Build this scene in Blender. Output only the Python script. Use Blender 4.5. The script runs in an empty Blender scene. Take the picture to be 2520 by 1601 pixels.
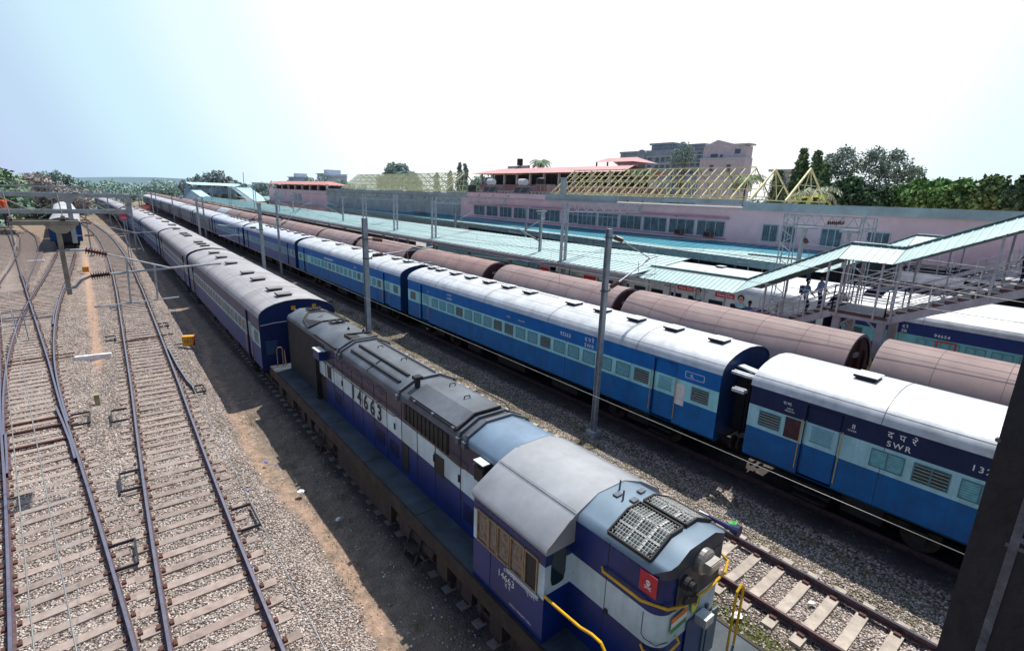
import bpy, bmesh, math, random
import numpy as np
from mathutils import Vector, Matrix
random.seed(7); np.random.seed(7)
R = math.radians
scene = bpy.context.scene
COL = scene.collection

# ------------------------------------------------------------------ materials
MATS = {}
def mat(name, col, rough=0.6, metal=0.0, var=0.12, scale=3.0, bump=0.0, bscale=20.0, dirt=None, dfac=0.0, dscale=1.2, streak=False, island=False, spec=0.4, em=None, isl=(.45,1.6), orand=0.0):
    if name in MATS: return MATS[name]
    m = bpy.data.materials.new(name); m.use_nodes = True
    nt = m.node_tree; N = nt.nodes; L = nt.links
    b = N['Principled BSDF']
    b.inputs['Roughness'].default_value = rough
    b.inputs['Metallic'].default_value = metal
    b.inputs['Specular IOR Level'].default_value = spec
    tc = N.new('ShaderNodeTexCoord')
    nz = N.new('ShaderNodeTexNoise'); nz.inputs['Scale'].default_value = scale
    nz.inputs['Detail'].default_value = 6; nz.inputs['Roughness'].default_value = 0.65
    L.new(tc.outputs['Object'], nz.inputs['Vector'])
    rp = N.new('ShaderNodeValToRGB')
    lo = [max(0, c * (1 - var * 2.2)) for c in col]; hi = [min(1, c * (1 + var * 2.2)) for c in col]
    rp.color_ramp.elements[0].position = 0.3; rp.color_ramp.elements[0].color = (*lo, 1)
    rp.color_ramp.elements[1].position = 0.7; rp.color_ramp.elements[1].color = (*hi, 1)
    L.new(nz.outputs['Fac'], rp.inputs['Fac'])
    out = rp.outputs['Color']
    if island:
        g = N.new('ShaderNodeNewGeometry')
        r2 = N.new('ShaderNodeValToRGB')
        r2.color_ramp.elements[0].color = (isl[0],)*3+(1,); r2.color_ramp.elements[1].color = (isl[1],)*3+(1,)
        L.new(g.outputs['Random Per Island'], r2.inputs['Fac'])
        mx = N.new('ShaderNodeMixRGB'); mx.blend_type = 'MULTIPLY'; mx.inputs['Fac'].default_value = 1
        L.new(out, mx.inputs['Color1']); L.new(r2.outputs['Color'], mx.inputs['Color2']); out = mx.outputs['Color']
    if orand > 0:
        oi = N.new('ShaderNodeObjectInfo'); mr = N.new('ShaderNodeMapRange'); mr.inputs['To Min'].default_value = 1-orand; mr.inputs['To Max'].default_value = 1+orand
        L.new(oi.outputs['Random'], mr.inputs['Value'])
        mx = N.new('ShaderNodeVectorMath'); mx.operation = 'SCALE'; L.new(out, mx.inputs[0]); L.new(mr.outputs['Result'], mx.inputs['Scale']); out = mx.outputs['Vector']
    if dirt is not None:
        n2 = N.new('ShaderNodeTexNoise'); n2.inputs['Scale'].default_value = dscale; n2.inputs['Detail'].default_value = 8
        n2.inputs['Roughness'].default_value = 0.7
        mp = N.new('ShaderNodeMapping')
        mp.inputs['Scale'].default_value = (1, 6, 0.6) if streak else (1, 1, 1)
        mp.inputs['Location'].default_value = (3.1, 7.7, 1.3)
        L.new(tc.outputs['Object'], mp.inputs['Vector']); L.new(mp.outputs['Vector'], n2.inputs['Vector'])
        r3 = N.new('ShaderNodeValToRGB'); r3.color_ramp.elements[0].position = 0.42; r3.color_ramp.elements[1].position = 0.72
        r3.color_ramp.elements[0].color = (0, 0, 0, 1); r3.color_ramp.elements[1].color = (dfac, dfac, dfac, 1)
        L.new(n2.outputs['Fac'], r3.inputs['Fac'])
        mx = N.new('ShaderNodeMixRGB'); L.new(r3.outputs['Color'], mx.inputs['Fac'])
        L.new(out, mx.inputs['Color1']); mx.inputs['Color2'].default_value = (*dirt, 1); out = mx.outputs['Color']
    L.new(out, b.inputs['Base Color'])
    if bump > 0:
        n3 = N.new('ShaderNodeTexNoise'); n3.inputs['Scale'].default_value = bscale; n3.inputs['Detail'].default_value = 5
        L.new(tc.outputs['Object'], n3.inputs['Vector'])
        bp = N.new('ShaderNodeBump'); bp.inputs['Strength'].default_value = bump; bp.inputs['Distance'].default_value = 0.03
        L.new(n3.outputs['Fac'], bp.inputs['Height']); L.new(bp.outputs['Normal'], b.inputs['Normal'])
    MATS[name] = m
    return m

# ------------------------------------------------------------------ mesh builder
class MB:
    def __init__(s): s.v = []; s.f = []; s.m = []; s.M = None
    def add(s, pts, faces, mi=0):
        o = len(s.v)
        if s.M is not None: pts = [tuple(s.M @ Vector(p)) for p in pts]
        s.v.extend([tuple(p) for p in pts])
        for f in faces: s.f.append([o + i for i in f]); s.m.append(mi)
        return s
    def box(s, x0, x1, y0, y1, z0, z1, mi=0):
        if x0 > x1: x0, x1 = x1, x0
        if y0 > y1: y0, y1 = y1, y0
        if z0 > z1: z0, z1 = z1, z0
        return s.add([(x0,y0,z0),(x1,y0,z0),(x1,y1,z0),(x0,y1,z0),(x0,y0,z1),(x1,y0,z1),(x1,y1,z1),(x0,y1,z1)],
              [(0,3,2,1),(4,5,6,7),(0,1,5,4),(1,2,6,5),(2,3,7,6),(3,0,4,7)], mi)
    def quad(s, a, b, c, d, mi=0): return s.add([a,b,c,d], [(0,1,2,3)], mi)
    def prof_y(s, prof, y0, y1, mi=0, caps=True, closed=True, mis=None):
        n = len(prof); P = [(x,y0,z) for x,z in prof] + [(x,y1,z) for x,z in prof]
        o = len(s.v); s.add(P, [])
        k = n if closed else n-1
        for i in range(k):
            j = (i+1) % n
            s.f.append([o+i, o+j, o+n+j, o+n+i]); s.m.append(mis[i] if mis else mi)
        if caps and closed:
            s.f.append([o+i for i in range(n)][::-1]); s.m.append(mi)
            s.f.append([o+n+i for i in range(n)]); s.m.append(mi)
        return s
    def bar(s, a, b, w=0.05, h=None, mi=0):
        h = h or w
        a = Vector(a); b = Vector(b); d = b - a; L = d.length
        if L < 1e-6: return s
        d.normalize()
        up = Vector((0,0,1)) if abs(d.z) < 0.98 else Vector((0,1,0))
        x = d.cross(up).normalized(); u = x.cross(d)
        P = []
        for c in (a, b):
            for i, j in ((-1,-1),(1,-1),(1,1),(-1,1)): P.append(c + x*(i*w/2) + u*(j*h/2))
        return s.add(P, [(0,1,2,3)[::-1],(4,5,6,7),(0,1,5,4),(1,2,6,5),(2,3,7,6),(3,0,4,7)], mi)
    def tube(s, path, r, n=8, mi=0, caps=True):
        path = [Vector(p) for p in path]; rs = r if isinstance(r, (list, tuple)) else [r]*len(path)
        o = len(s.v); P = []; F = []
        prev = None
        for i, p in enumerate(path):
            if i == 0: t = path[1]-path[0]
            elif i == len(path)-1: t = path[-1]-path[-2]
            else: t = (path[i+1]-path[i]).normalized() + (path[i]-path[i-1]).normalized()
            t.normalize()
            if prev is None:
                ref = Vector((0,0,1)) if abs(t.z) < 0.9 else Vector((1,0,0))
                x = t.cross(ref).normalized()
            else:
                x = prev - t*prev.dot(t)
                if x.length < 1e-6: x = t.orthogonal()
                x.normalize()
            prev = x; y = t.cross(x)
            for k in range(n):
                a = 2*math.pi*k/n; P.append(p + (x*math.cos(a) + y*math.sin(a))*rs[i])
        for i in range(len(path)-1):
            for k in range(n):
                k2 = (k+1) % n; F.append((i*n+k, i*n+k2, (i+1)*n+k2, (i+1)*n+k))
        if caps:
            F.append(tuple(range(n))[::-1]); F.append(tuple((len(path)-1)*n + k for k in range(n)))
        return s.add(P, F, mi)
    def build(s, name, parent=None, mats=(), smooth=False, loc=None, rotz=0.0):
        me = bpy.data.meshes.new(name); me.from_pydata(s.v, [], s.f)
        for m in (mats if isinstance(mats, (list, tuple)) else [mats]): me.materials.append(m)
        me.polygons.foreach_set('material_index', s.m)
        if smooth:
            me.polygons.foreach_set('use_smooth', [True]*len(me.polygons))
        me.update()
        o = bpy.data.objects.new(name, me); COL.objects.link(o)
        if parent: o.parent = parent
        if loc: o.location = loc
        o.rotation_euler.z = rotz
        if smooth and smooth != 'full':
            bm = bmesh.new(); bm.from_mesh(me); bmesh.ops.recalc_face_normals(bm, faces=bm.faces)
            for e in bm.edges:
                if len(e.link_faces) == 2 and e.calc_face_angle(0) > R(42): e.smooth = False
            bm.to_mesh(me); bm.free()
        return o
def tag(o, label=None, cat=None, group=None, kind=None):
    if label: o['label'] = label
    if cat: o['category'] = cat
    if group: o['group'] = group
    if kind: o['kind'] = kind
    return o
def thing(name, label, cat, loc=(0,0,0), rotz=0.0, group=None):
    o = bpy.data.objects.new(name, None); COL.objects.link(o); o.empty_display_size = 0.3
    o.location = loc; o.rotation_euler.z = rotz
    return tag(o, label, cat, group)
def dup(root, loc, rotz=0.0, label=None, group=None):
    def cp(o, par):
        c = o.copy(); COL.objects.link(c)
        if par is not None: c.parent = par
        for ch in o.children: cp(ch, c)
        return c
    r = cp(root, None); r.location = loc; r.rotation_euler.z = rotz
    if label: r['label'] = label
    if group: r['group'] = group
    return r
def text(name, body, parent, origin, xdir, ydir, size, m, align='LEFT', ex=0.0, spacing=1.0, kindcat=None, bold=0.0):
    c = bpy.data.curves.new(name, 'FONT'); c.body = body; c.size = size; c.align_x = align
    c.extrude = ex; c.offset = bold*size; c.space_character = spacing; c.materials.append(m)
    o = bpy.data.objects.new(name, c); COL.objects.link(o)
    X = Vector(xdir).normalized(); Y = Vector(ydir).normalized(); Z = X.cross(Y)
    M = Matrix((( X.x, Y.x, Z.x, origin[0]), (X.y, Y.y, Z.y, origin[1]), (X.z, Y.z, Z.z, origin[2]), (0,0,0,1)))
    me = bpy.data.meshes.new_from_object(o); me.name = name
    bpy.data.objects.remove(o); bpy.data.curves.remove(c)
    if not me.materials: me.materials.append(m)
    o = bpy.data.objects.new(name, me); COL.objects.link(o)
    if parent: o.parent = parent
    o.matrix_basis = M
    return o
def interp(pts, y):
    if y <= pts[0][0]: 
        (a,b),(c,d) = pts[0],pts[1]; return b+(y-a)*(d-b)/(c-a)
    for (a,b),(c,d) in zip(pts, pts[1:]):
        if y <= c: 
            t = (y-a)/(c-a); return b+(d-b)*t
    (a,b),(c,d) = pts[-2],pts[-1]; return b+(y-a)*(d-b)/(c-a)
def smoothpts(pts, step=1.0):
    ys = np.arange(pts[0][0], pts[-1][0]+0.01, step)
    P = [(y, sum(interp(pts, y+d)*w for d, w in ((-4,.1),(-2,.2),(0,.4),(2,.2),(4,.1)))) for y in ys]
    return P

# ------------------------------------------------------------------ camera, world, sun
cam = bpy.data.cameras.new('camera'); co = bpy.data.objects.new('camera', cam); COL.objects.link(co)
f_, pitch, roll, yaw, H = 1252.96, 0.25074707, -0.03467274, 0.68872131, 8.79243
cp_, sp_ = math.cos(pitch), math.sin(pitch); cy_, sy_ = math.cos(yaw), math.sin(yaw)
fwd = Vector((sy_*cp_, cy_*cp_, -sp_)); right = Vector((cy_, -sy_, 0)); down = fwd.cross(right)
cr_, sr_ = math.cos(roll), math.sin(roll)
r2 = right*cr_ + down*sr_; d2 = -right*sr_ + down*cr_
co.matrix_world = Matrix(((r2.x, -d2.x, -fwd.x, 0), (r2.y, -d2.y, -fwd.y, 0), (r2.z, -d2.z, -fwd.z, H), (0,0,0,1)))
cam.sensor_width = 36; cam.lens = f_/2520*36; cam.clip_start = 0.05; cam.clip_end = 6000
scene.camera = co

SUN = Vector((0.42, 0.13, 1.0)).normalized()
elev = math.asin(SUN.z); az = math.atan2(SUN.x, SUN.y)
sl = bpy.data.lights.new('sun', 'SUN'); sl.energy = 5.0; sl.angle = R(0.5); sl.color = (1, 0.95, 0.87)
so = bpy.data.objects.new('sun', sl); COL.objects.link(so); so.rotation_euler = SUN.to_track_quat('Z', 'Y').to_euler()
w = bpy.data.worlds.new('World'); scene.world = w; w.use_nodes = True
nt = w.node_tree; N = nt.nodes; L = nt.links
bg = N['Background']
sky = N.new('ShaderNodeTexSky'); sky.sky_type = 'NISHITA'; sky.sun_disc = False
sky.sun_elevation = elev; sky.sun_rotation = az; sky.air_density = 1.0; sky.dust_density = 1.6; sky.ozone_density = 2.2
bg.inputs['Strength'].default_value = 0.12
# bright haze glow toward the sun's side of the sky, in world directions
tc = N.new('ShaderNodeTexCoord'); nrm = N.new('ShaderNodeVectorMath'); nrm.operation = 'NORMALIZE'
L.new(tc.outputs['Generated'], nrm.inputs[0])
dp = N.new('ShaderNodeVectorMath'); dp.operation = 'DOT_PRODUCT'
g = Vector((math.sin(R(48))*math.cos(R(22)), math.cos(R(48))*math.cos(R(22)), math.sin(R(22))))
dp.inputs[1].default_value = g
L.new(nrm.outputs[0], dp.inputs[0])
cr = N.new('ShaderNodeValToRGB'); e = cr.color_ramp.elements; cr.color_ramp.interpolation = 'EASE'
e[0].position = .50; e[0].color = (.48,.50,.78,1); e[1].position = .925; e[1].color = (1.0,1.0,1.0,1)
for p, c in ((.615,(.47,.62,.80,1)),(.70,(.56,.77,.87,1)),(.80,(.73,.87,.96,1)),(.88,(.90,.96,1.0,1))):
    k = e.new(p); k.color = c
L.new(dp.outputs['Value'], cr.inputs['Fac'])
sc = N.new('ShaderNodeVectorMath'); sc.operation = 'SCALE'; sc.inputs['Scale'].default_value = 1.16/0.12
L.new(cr.outputs['Color'], sc.inputs[0])
rp = N.new('ShaderNodeMapRange'); rp.inputs['From Min'].default_value = 0.25; rp.inputs['From Max'].default_value = 0.60; rp.interpolation_type = 'SMOOTHSTEP'
L.new(dp.outputs['Value'], rp.inputs['Value'])
mx = N.new('ShaderNodeMixRGB'); L.new(rp.outputs['Result'], mx.inputs['Fac'])
L.new(sky.outputs['Color'], mx.inputs['Color1']); L.new(sc.outputs['Vector'], mx.inputs['Color2'])
L.new(mx.outputs['Color'], bg.inputs['Color'])
scene.view_settings.view_transform = 'Standard'; scene.view_settings.look = 'None'; scene.view_settings.exposure = 0
scene.render.engine = 'CYCLES'
scene.cycles.max_bounces = 5; scene.cycles.diffuse_bounces = 2; scene.cycles.glossy_bounces = 2; scene.cycles.transparent_max_bounces = 4
# ------------------------------------------------------------------ track geometry (y, x)
C_A = [(-6,0.15),(0,-.45),(5,-.85),(10.7,-1.28),(15,-1.68),(20,-2.15),(26,-2.8),(32.6,-3.37),(36.5,-3.76),(42,-4.3),(50,-5.1),(57.6,-5.83),(69,-6.97),(92,-9.15),(120,-12),(160,-16.5),(220,-24)]
C_B = [(20,-2.15),(24,-2.52),(28,-2.9),(33,-3.23),(38,-3.42),(45,-3.54),(52,-3.5),(58,-3.34),(70,-3.08),(88,-2.9),(110,-3.0),(150,-4.3),(200,-7.5)]
C_2 = [(-6,.9),(0,.92),(10,.97),(14,1.0),(18,1.08),(22,1.16),(26,1.28),(34,1.42),(42,1.56),(51,1.72),(64,1.86),(78,1.86),(95,1.62),(110,1.2),(127,.25),(160,-1.9),(200,-5.2),(260,-11)]
C_1 = [(-8,6.35),(5,6.44),(21,6.55),(45,6.82),(66,7.05),(88,6.95),(109,6.6),(150,5.6),(192,4.2),(260,.5)]
C_E = [(-10,11.69),(60,11.72),(100,11.9),(145,12.1),(230,12.6),(300,12.4)]
C_T2 = [(-16,16.82),(45,16.82),(75,16.88),(94,16.95),(117,17.3),(140,17.75),(166,18.3),(240,18.8),(300,18.6)]
C_3 = [(-8,21.9),(95,21.9),(120,22.2),(165,22.9),(240,23.6),(320,23.6)]
def ctr(C, y): return interp(C, y)
def ang(C, y): return -math.atan((ctr(C, y+1)-ctr(C, y-1))/2)

# ------------------------------------------------------------------ ground
m_dirt = None
def ground_mat():
    m = bpy.data.materials.new('yard_ground'); m.use_nodes = True
    nt = m.node_tree; N = nt.nodes; L = nt.links; b = N['Principled BSDF']; b.inputs['Roughness'].default_value = 0.95
    b.inputs['Specular IOR Level'].default_value = 0.15
    tc = N.new('ShaderNodeTexCoord')
    def noise(sc, det=6):
        n = N.new('ShaderNodeTexNoise'); n.inputs['Scale'].default_value = sc; n.inputs['Detail'].default_value = det; n.inputs['Roughness'].default_value = .7
        L.new(tc.outputs['Object'], n.inputs['Vector']); return n
    def ramp(src, stops):
        r = N.new('ShaderNodeValToRGB'); e = r.color_ramp.elements
        e[0].position, e[0].color = stops[0][0], (*stops[0][1], 1); e[1].position, e[1].color = stops[-1][0], (*stops[-1][1], 1)
        for p, c in stops[1:-1]:
            k = e.new(p); k.color = (*c, 1)
        L.new(src, r.inputs['Fac']); return r.outputs['Color']
    def mix(f, a, b2, mode='MIX'):
        x = N.new('ShaderNodeMixRGB'); x.blend_type = mode
        if isinstance(f, float): x.inputs['Fac'].default_value = f
        else: L.new(f, x.inputs['Fac'])
        L.new(a, x.inputs['Color1']); L.new(b2, x.inputs['Color2']); return x.outputs['Color']
    vo = N.new('ShaderNodeTexVoronoi'); vo.inputs['Scale'].default_value = 17; L.new(tc.outputs['Object'], vo.inputs['Vector'])
    sep = N.new('ShaderNodeSeparateColor'); L.new(vo.outputs['Color'], sep.inputs['Color'])
    stones = ramp(sep.outputs['Red'], [(0,(.175,.15,.135)),(.35,(.34,.29,.26)),(.62,(.48,.41,.37)),(.85,(.61,.54,.49)),(1,(.74,.69,.65))])
    edge = ramp(vo.outputs['Distance'], [(0.25,(1,1,1)),(.75,(.25,.22,.2))])
    stones = mix(1.0, stones, edge, 'MULTIPLY')
    big = ramp(noise(.5).outputs['Fac'], [(.3,(.72,.70,.70)),(.7,(1.15,1.1,1.05))]); stones = mix(1.0, stones, big, 'MULTIPLY')
    dirt = ramp(noise(2.5, 9).outputs['Fac'], [(.3,(.17,.135,.105)),(.55,(.26,.205,.16)),(.75,(.36,.30,.25))])
    red = ramp(noise(5, 9).outputs['Fac'], [(.3,(.34,.215,.15)),(.7,(.52,.36,.27))])
    grass = ramp(noise(22, 6).outputs['Fac'], [(.3,(.05,.07,.025)),(.55,(.13,.15,.05)),(.75,(.30,.27,.13))])
    def attr(n, sharp=.25, ns=1.7, amp=1.1):
        a = N.new('ShaderNodeAttribute'); a.attribute_name = n
        nz = noise(ns, 9); 
        s = N.new('ShaderNodeMath'); s.operation = 'SUBTRACT'; s.inputs[1].default_value = .5; L.new(nz.outputs['Fac'], s.inputs[0])
        k = N.new('ShaderNodeMath'); k.operation = 'MULTIPLY_ADD'; k.inputs[1].default_value = amp
        L.new(s.outputs[0], k.inputs[0]); L.new(a.outputs['Fac'], k.inputs[2])
        r = N.new('ShaderNodeMapRange'); r.inputs['From Min'].default_value = .5-sharp; r.inputs['From Max'].default_value = .5+sharp
        L.new(k.outputs[0], r.inputs['Value']); return r.outputs['Result']
    c = mix(attr('gravel', .15), dirt, stones)
    c = mix(attr('red', .2, 2.5), c, red)
    c = mix(attr('grass', .15, 3.5, 1.4), c, grass)
    oil = N.new('ShaderNodeRGB'); oil.outputs[0].default_value = (.07,.062,.06,1)  # dark tone for oily track beds and for shade painted under trains
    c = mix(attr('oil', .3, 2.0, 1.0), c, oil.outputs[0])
    L.new(c, b.inputs['Base Color'])
    bp = N.new('ShaderNodeBump'); bp.inputs['Strength'].default_value = .8; bp.inputs['Distance'].default_value = .03
    inv = N.new('ShaderNodeMath'); inv.operation = 'SUBTRACT'; inv.inputs[0].default_value = 1; L.new(vo.outputs['Distance'], inv.inputs[1])
    ad = N.new('ShaderNodeMath'); ad.operation = 'ADD'; L.new(inv.outputs[0], ad.inputs[0]); L.new(noise(9, 6).outputs['Fac'], ad.inputs[1])
    L.new(ad.outputs[0], bp.inputs['Height']); L.new(bp.outputs['Normal'], b.inputs['Normal'])
    return m
GM = ground_mat()
def sstep(a, b, x):
    t = min(1, max(0, (x-a)/(b-a))); return t*t*(3-2*t)
def gattr(x, y):
    # gravel / red soil / grass amounts and ground height
    dt2 = x - ctr(C_2, y)
    gravel = 1.0
    redge = 2.12 + .25*math.sin(y*.21) + .15*math.sin(y*.57+1)
    if dt2 > 0: gravel = 1 - sstep(redge-.1, redge+.5, dt2)
    red = 0.0
    if 3.0 < x < 4.6: red = .60*math.exp(-((x-(ctr(C_2,y)+redge+.45))/.38)**2)
    if dt2 > 3.4 and x < 10:
        gravel = .2+.6*math.exp(-((x-4.1)/.45)**2)*sstep(-.6, .5, math.sin(y*.5+1)) if x < 5.4 else .15
    if x > 8.6: gravel = .95
    if 8.6 < x < 10.3: gravel = .75
    if x > 8.2 and x < 9.2: gravel = .9
    # strip of soil between the two left tracks
    s = x - (-.62 - .01*(y-30)) if y > 28 else 9
    if y > 27 and abs(s) < 1.1: 
        k = sstep(27, 34, y)*(1-sstep(75, 110, y)); red = max(red, .78*k*math.exp(-(s/.36)**2))
    if y > 70: 
        k = sstep(70, 120, y)
        if x < 0: gravel = 1-.75*k; red = max(red, .35*k)
    if x < -7.5 - y*.05: gravel = min(gravel, .35)
    grass = 0.0
    if 12.8 < x < 14.6 : grass = .38
    if 9.0 < x < 10.2 and y < 6: grass = .62
    if 7 < x < 10.3 and y < 3: grass = .6
    if x > 30: gravel = .5
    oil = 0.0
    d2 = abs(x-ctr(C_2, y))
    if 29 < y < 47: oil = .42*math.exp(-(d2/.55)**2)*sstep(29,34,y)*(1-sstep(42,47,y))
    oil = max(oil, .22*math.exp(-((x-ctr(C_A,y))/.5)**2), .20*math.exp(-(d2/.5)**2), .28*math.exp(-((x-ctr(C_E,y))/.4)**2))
    if x > 15.1 and x < 20: oil = .75  # shade under the bright blue coaches painted into the ground colour
    if x > 5.0 and x < 8.0 and y > 2.5: oil = .6  # shade beneath the locomotive and its coaches, painted into the ground too
    if 3.9 < x <= 5.0 and y < 24: oil = .28  # slightly darker ground left of the locomotive
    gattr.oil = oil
    # height
    h = -.36
    for C in (C_2, C_1, C_E, C_T2, C_3):
        d = abs(x-ctr(C, y)); h = max(h, -.36+(.155 if C is not C_E else .10)*(1-sstep(1.45, 2.5, d)))
    d = min(abs(x-ctr(C_A, y)), abs(x-ctr(C_B, y)) if y > 20 else 99); h = max(h, -.36+.155*(1-sstep(1.45, 2.6, d)))
    h += .02*math.sin(x*3.1+y*1.7)+.015*math.sin(x*5.3-y*2.3)
    return gravel, red, grass, min(h, -.2)
def ground_grid(x0, x1, nx, y0, y1, ny, name):
    xs = np.linspace(x0, x1, nx); t = np.linspace(0, 1, ny); ys = y0+(y1-y0)*(t**1.6)
    V = []; A = [[], [], [], []]
    for y in ys:
        for x in xs:
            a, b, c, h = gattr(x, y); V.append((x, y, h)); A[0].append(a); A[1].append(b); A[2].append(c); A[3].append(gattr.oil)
    F = [(j*nx+i, j*nx+i+1, (j+1)*nx+i+1, (j+1)*nx+i) for j in range(ny-1) for i in range(nx-1)]
    me = bpy.data.meshes.new(name); me.from_pydata(V, [], F); me.materials.append(GM)
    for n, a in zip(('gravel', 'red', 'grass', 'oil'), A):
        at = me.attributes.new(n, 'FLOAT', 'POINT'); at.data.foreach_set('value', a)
    me.polygons.foreach_set('use_smooth', [True]*len(me.polygons))
    o = bpy.data.objects.new(name, me); COL.objects.link(o); tag(o, kind='structure'); return o
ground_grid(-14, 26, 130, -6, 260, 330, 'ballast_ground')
mb = MB(); mb.quad((-3500,-200,-.62),(3500,-200,-.62),(3500,5000,-.62),(-3500,5000,-.62))
m_far = mat('far_earth', (.30,.24,.17), .95, var=.25, scale=.02, dirt=(.10,.13,.07), dfac=.8, dscale=.012)
tag(mb.build('ground', None, m_far), kind='structure')
# scattered stones, one mass
def stones(name, regions, label):
    base = np.array([(1,0,0),(-1,0,0),(0,1,0),(0,-1,0),(0,0,1),(0,0,-1)], float)
    fb = np.array([(0,2,4),(2,1,4),(1,3,4),(3,0,4),(2,0,5),(1,2,5),(3,1,5),(0,3,5)])
    P = []
    for (x0, x1, y0, y1, n, smin, smax) in regions:
        k = 0
        while k < n:
            x = random.uniform(x0, x1); y = y0+(y1-y0)*random.random()**1.25
            a, r_, g_, h = gattr(x, y)
            if random.random() > max(.10, a*(1-min(1, r_*1.3))*(1-g_*.8)): k += .3; continue
            P.append((x, y, h, random.uniform(smin, smax))); k += 1
    n = len(P); P = np.array(P)
    sc = np.random.uniform(.55, 1.25, (n, 6, 1))*base[None]*P[:, 3][:, None, None]
    sc[:, :, 2] *= .75
    a = np.random.uniform(0, 6.28, n); b = np.random.uniform(-.6, .6, n)
    ca, sa, cb, sb = np.cos(a), np.sin(a), np.cos(b), np.sin(b)
    x, y, z = sc[:, :, 0].copy(), sc[:, :, 1].copy(), sc[:, :, 2].copy()
    x2 = x*ca[:, None]-y*sa[:, None]; y2 = x*sa[:, None]+y*ca[:, None]
    y3 = y2*cb[:, None]-z*sb[:, None]; z3 = y2*sb[:, None]+z*cb[:, None]
    V = np.stack([x2+P[:, 0][:, None], y3+P[:, 1][:, None], z3+P[:, 2][:, None]+.008], -1).reshape(-1, 3)
    F = (fb[None]+6*np.arange(n)[:, None, None]).reshape(-1)
    me = bpy.data.meshes.new(name); me.vertices.add(n*6); me.vertices.foreach_set('co', V.ravel())
    me.loops.add(len(F)); me.loops.foreach_set('vertex_index', F)
    me.polygons.add(n*8); me.polygons.foreach_set('loop_start', np.arange(n*8)*3); me.polygons.foreach_set('loop_total', np.full(n*8, 3))
    me.update(calc_edges=True)
    m = bpy.data.materials.new('ballast_stone'); m.use_nodes = True; NN = m.node_tree.nodes; LL = m.node_tree.links
    b = NN['Principled BSDF']; b.inputs['Roughness'].default_value = .9; b.inputs['Specular IOR Level'].default_value = .2
    gm = NN.new('ShaderNodeNewGeometry'); r = NN.new('ShaderNodeValToRGB'); e = r.color_ramp.elements
    e[0].color = (.19,.165,.15,1); e[1].color = (.80,.75,.71,1)
    for p, c in ((.3,(.36,.31,.28,1)),(.6,(.51,.44,.40,1)),(.88,(.63,.555,.51,1))):
        k = e.new(p); k.color = c
    LL.new(gm.outputs['Random Per Island'], r.inputs['Fac']); LL.new(r.outputs['Color'], b.inputs['Base Color'])
    me.materials.append(m)
    o = bpy.data.objects.new(name, me); COL.objects.link(o)
    return tag(o, label, 'gravel', kind='stuff')
stones('ballast_stones', [(-3.4,3.6,6,20,62000,.018,.036),(-6,3.8,18,45,46000,.024,.045),(8.4,14.4,.5,12,24000,.024,.045),(8.2,10.4,12,45,9000,.025,.045),(12.4,14.4,10,40,6000,.025,.045),(2.9,5.2,6,40,7000,.014,.034)], 'loose grey and brown ballast stones lying along the tracks')

def grass_blades(name, regions, label):
    V = []; F = []
    for (x0, x1, y0, y1, n) in regions:
        cl = [(random.uniform(x0, x1), random.uniform(y0, y1), random.uniform(.15, .6)) for _ in range(max(4, n//90))]
        for i in range(n):
            c = random.choice(cl); x = random.gauss(c[0], c[2]*.6); y = random.gauss(c[1], c[2]*.9)
            if x < x0-.2 or x > x1+.2: continue
            h = gattr(x, y)[3]; a = random.uniform(0, 6.28); l = random.uniform(.04, .12); w_ = .006; lx, ly = random.gauss(0, .04), random.gauss(0, .04)
            o = len(V); V += [(x-w_*math.cos(a), y-w_*math.sin(a), h-.01), (x+w_*math.cos(a), y+w_*math.sin(a), h-.01), (x+lx, y+ly, h+l)]; F.append((o, o+1, o+2))
    me = bpy.data.meshes.new(name); me.from_pydata(V, [], F); me.materials.append(mat('grass_blade', (.16,.17,.06), .8, 0, .3, 1.5, island=True, spec=.1))
    o = bpy.data.objects.new(name, me); COL.objects.link(o); return tag(o, label, 'grass', kind='stuff')
grass_blades('trackside_grass', [(8.7,10.5,-.5,5.5,16000),(12.9,14.6,1,42,22000),(3.7,4.9,5,22,2500),(9.2,10.2,6,30,3000)], 'sparse dry grass growing beside the tracks')
# ------------------------------------------------------------------ tracks
m_rail = mat('rail_rust', (.105,.062,.07), .6, .3, .2, 8)
m_railtop = mat('rail_top', (.30,.27,.33), .28, .85, .1, 6)
m_railshine = mat('rail_shine', (.75,.74,.80), .18, .95, .08, 6)
m_slp = mat('sleeper_brown', (.29,.225,.195), .9, 0, .16, 5, .3, 30, (.36,.33,.31), .75, 3.0, orand=.22)
m_slc = mat('sleeper_concrete', (.47,.41,.35), .9, 0, .12, 4, .3, 30, (.26,.21,.18), .5, 2.0, orand=.12)
m_clip = mat('rail_clip', (.11,.05,.04), .8, .2, .2, 20)
def rail_on(parent, pts, top, off=0.0, name='rail'):
    prof = [(-.075,-.172),(.075,-.172),(.075,-.16),(.012,-.135),(.012,-.045),(.036,-.03),(.036,-.004),(.030,0),(-.030,0),(-.036,-.004),(-.036,-.03),(-.012,-.045),(-.012,-.135),(-.075,-.16)]
    mb = MB(); n = len(prof); P = []; F = []; M = []
    for i, (y, x) in enumerate(pts):
        a, b = pts[max(0, i-1)], pts[min(len(pts)-1, i+1)]
        t = math.atan2(b[1]-a[1], b[0]-a[0]); cx, cy = x+off*math.cos(t), y-off*math.sin(t)
        for px, pz in prof: P.append((cx+px*math.cos(t), cy-px*math.sin(t), pz))
    for i in range(len(pts)-1):
        for k in range(n):
            k2 = (k+1) % n; F.append((i*n+k, i*n+k2, (i+1)*n+k2, (i+1)*n+k)); M.append(1 if k == 7 else 0)
    mb.v = P; mb.f = [list(f) for f in F]; mb.m = M
    return mb.build(name, parent, [m_rail, top])
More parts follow.
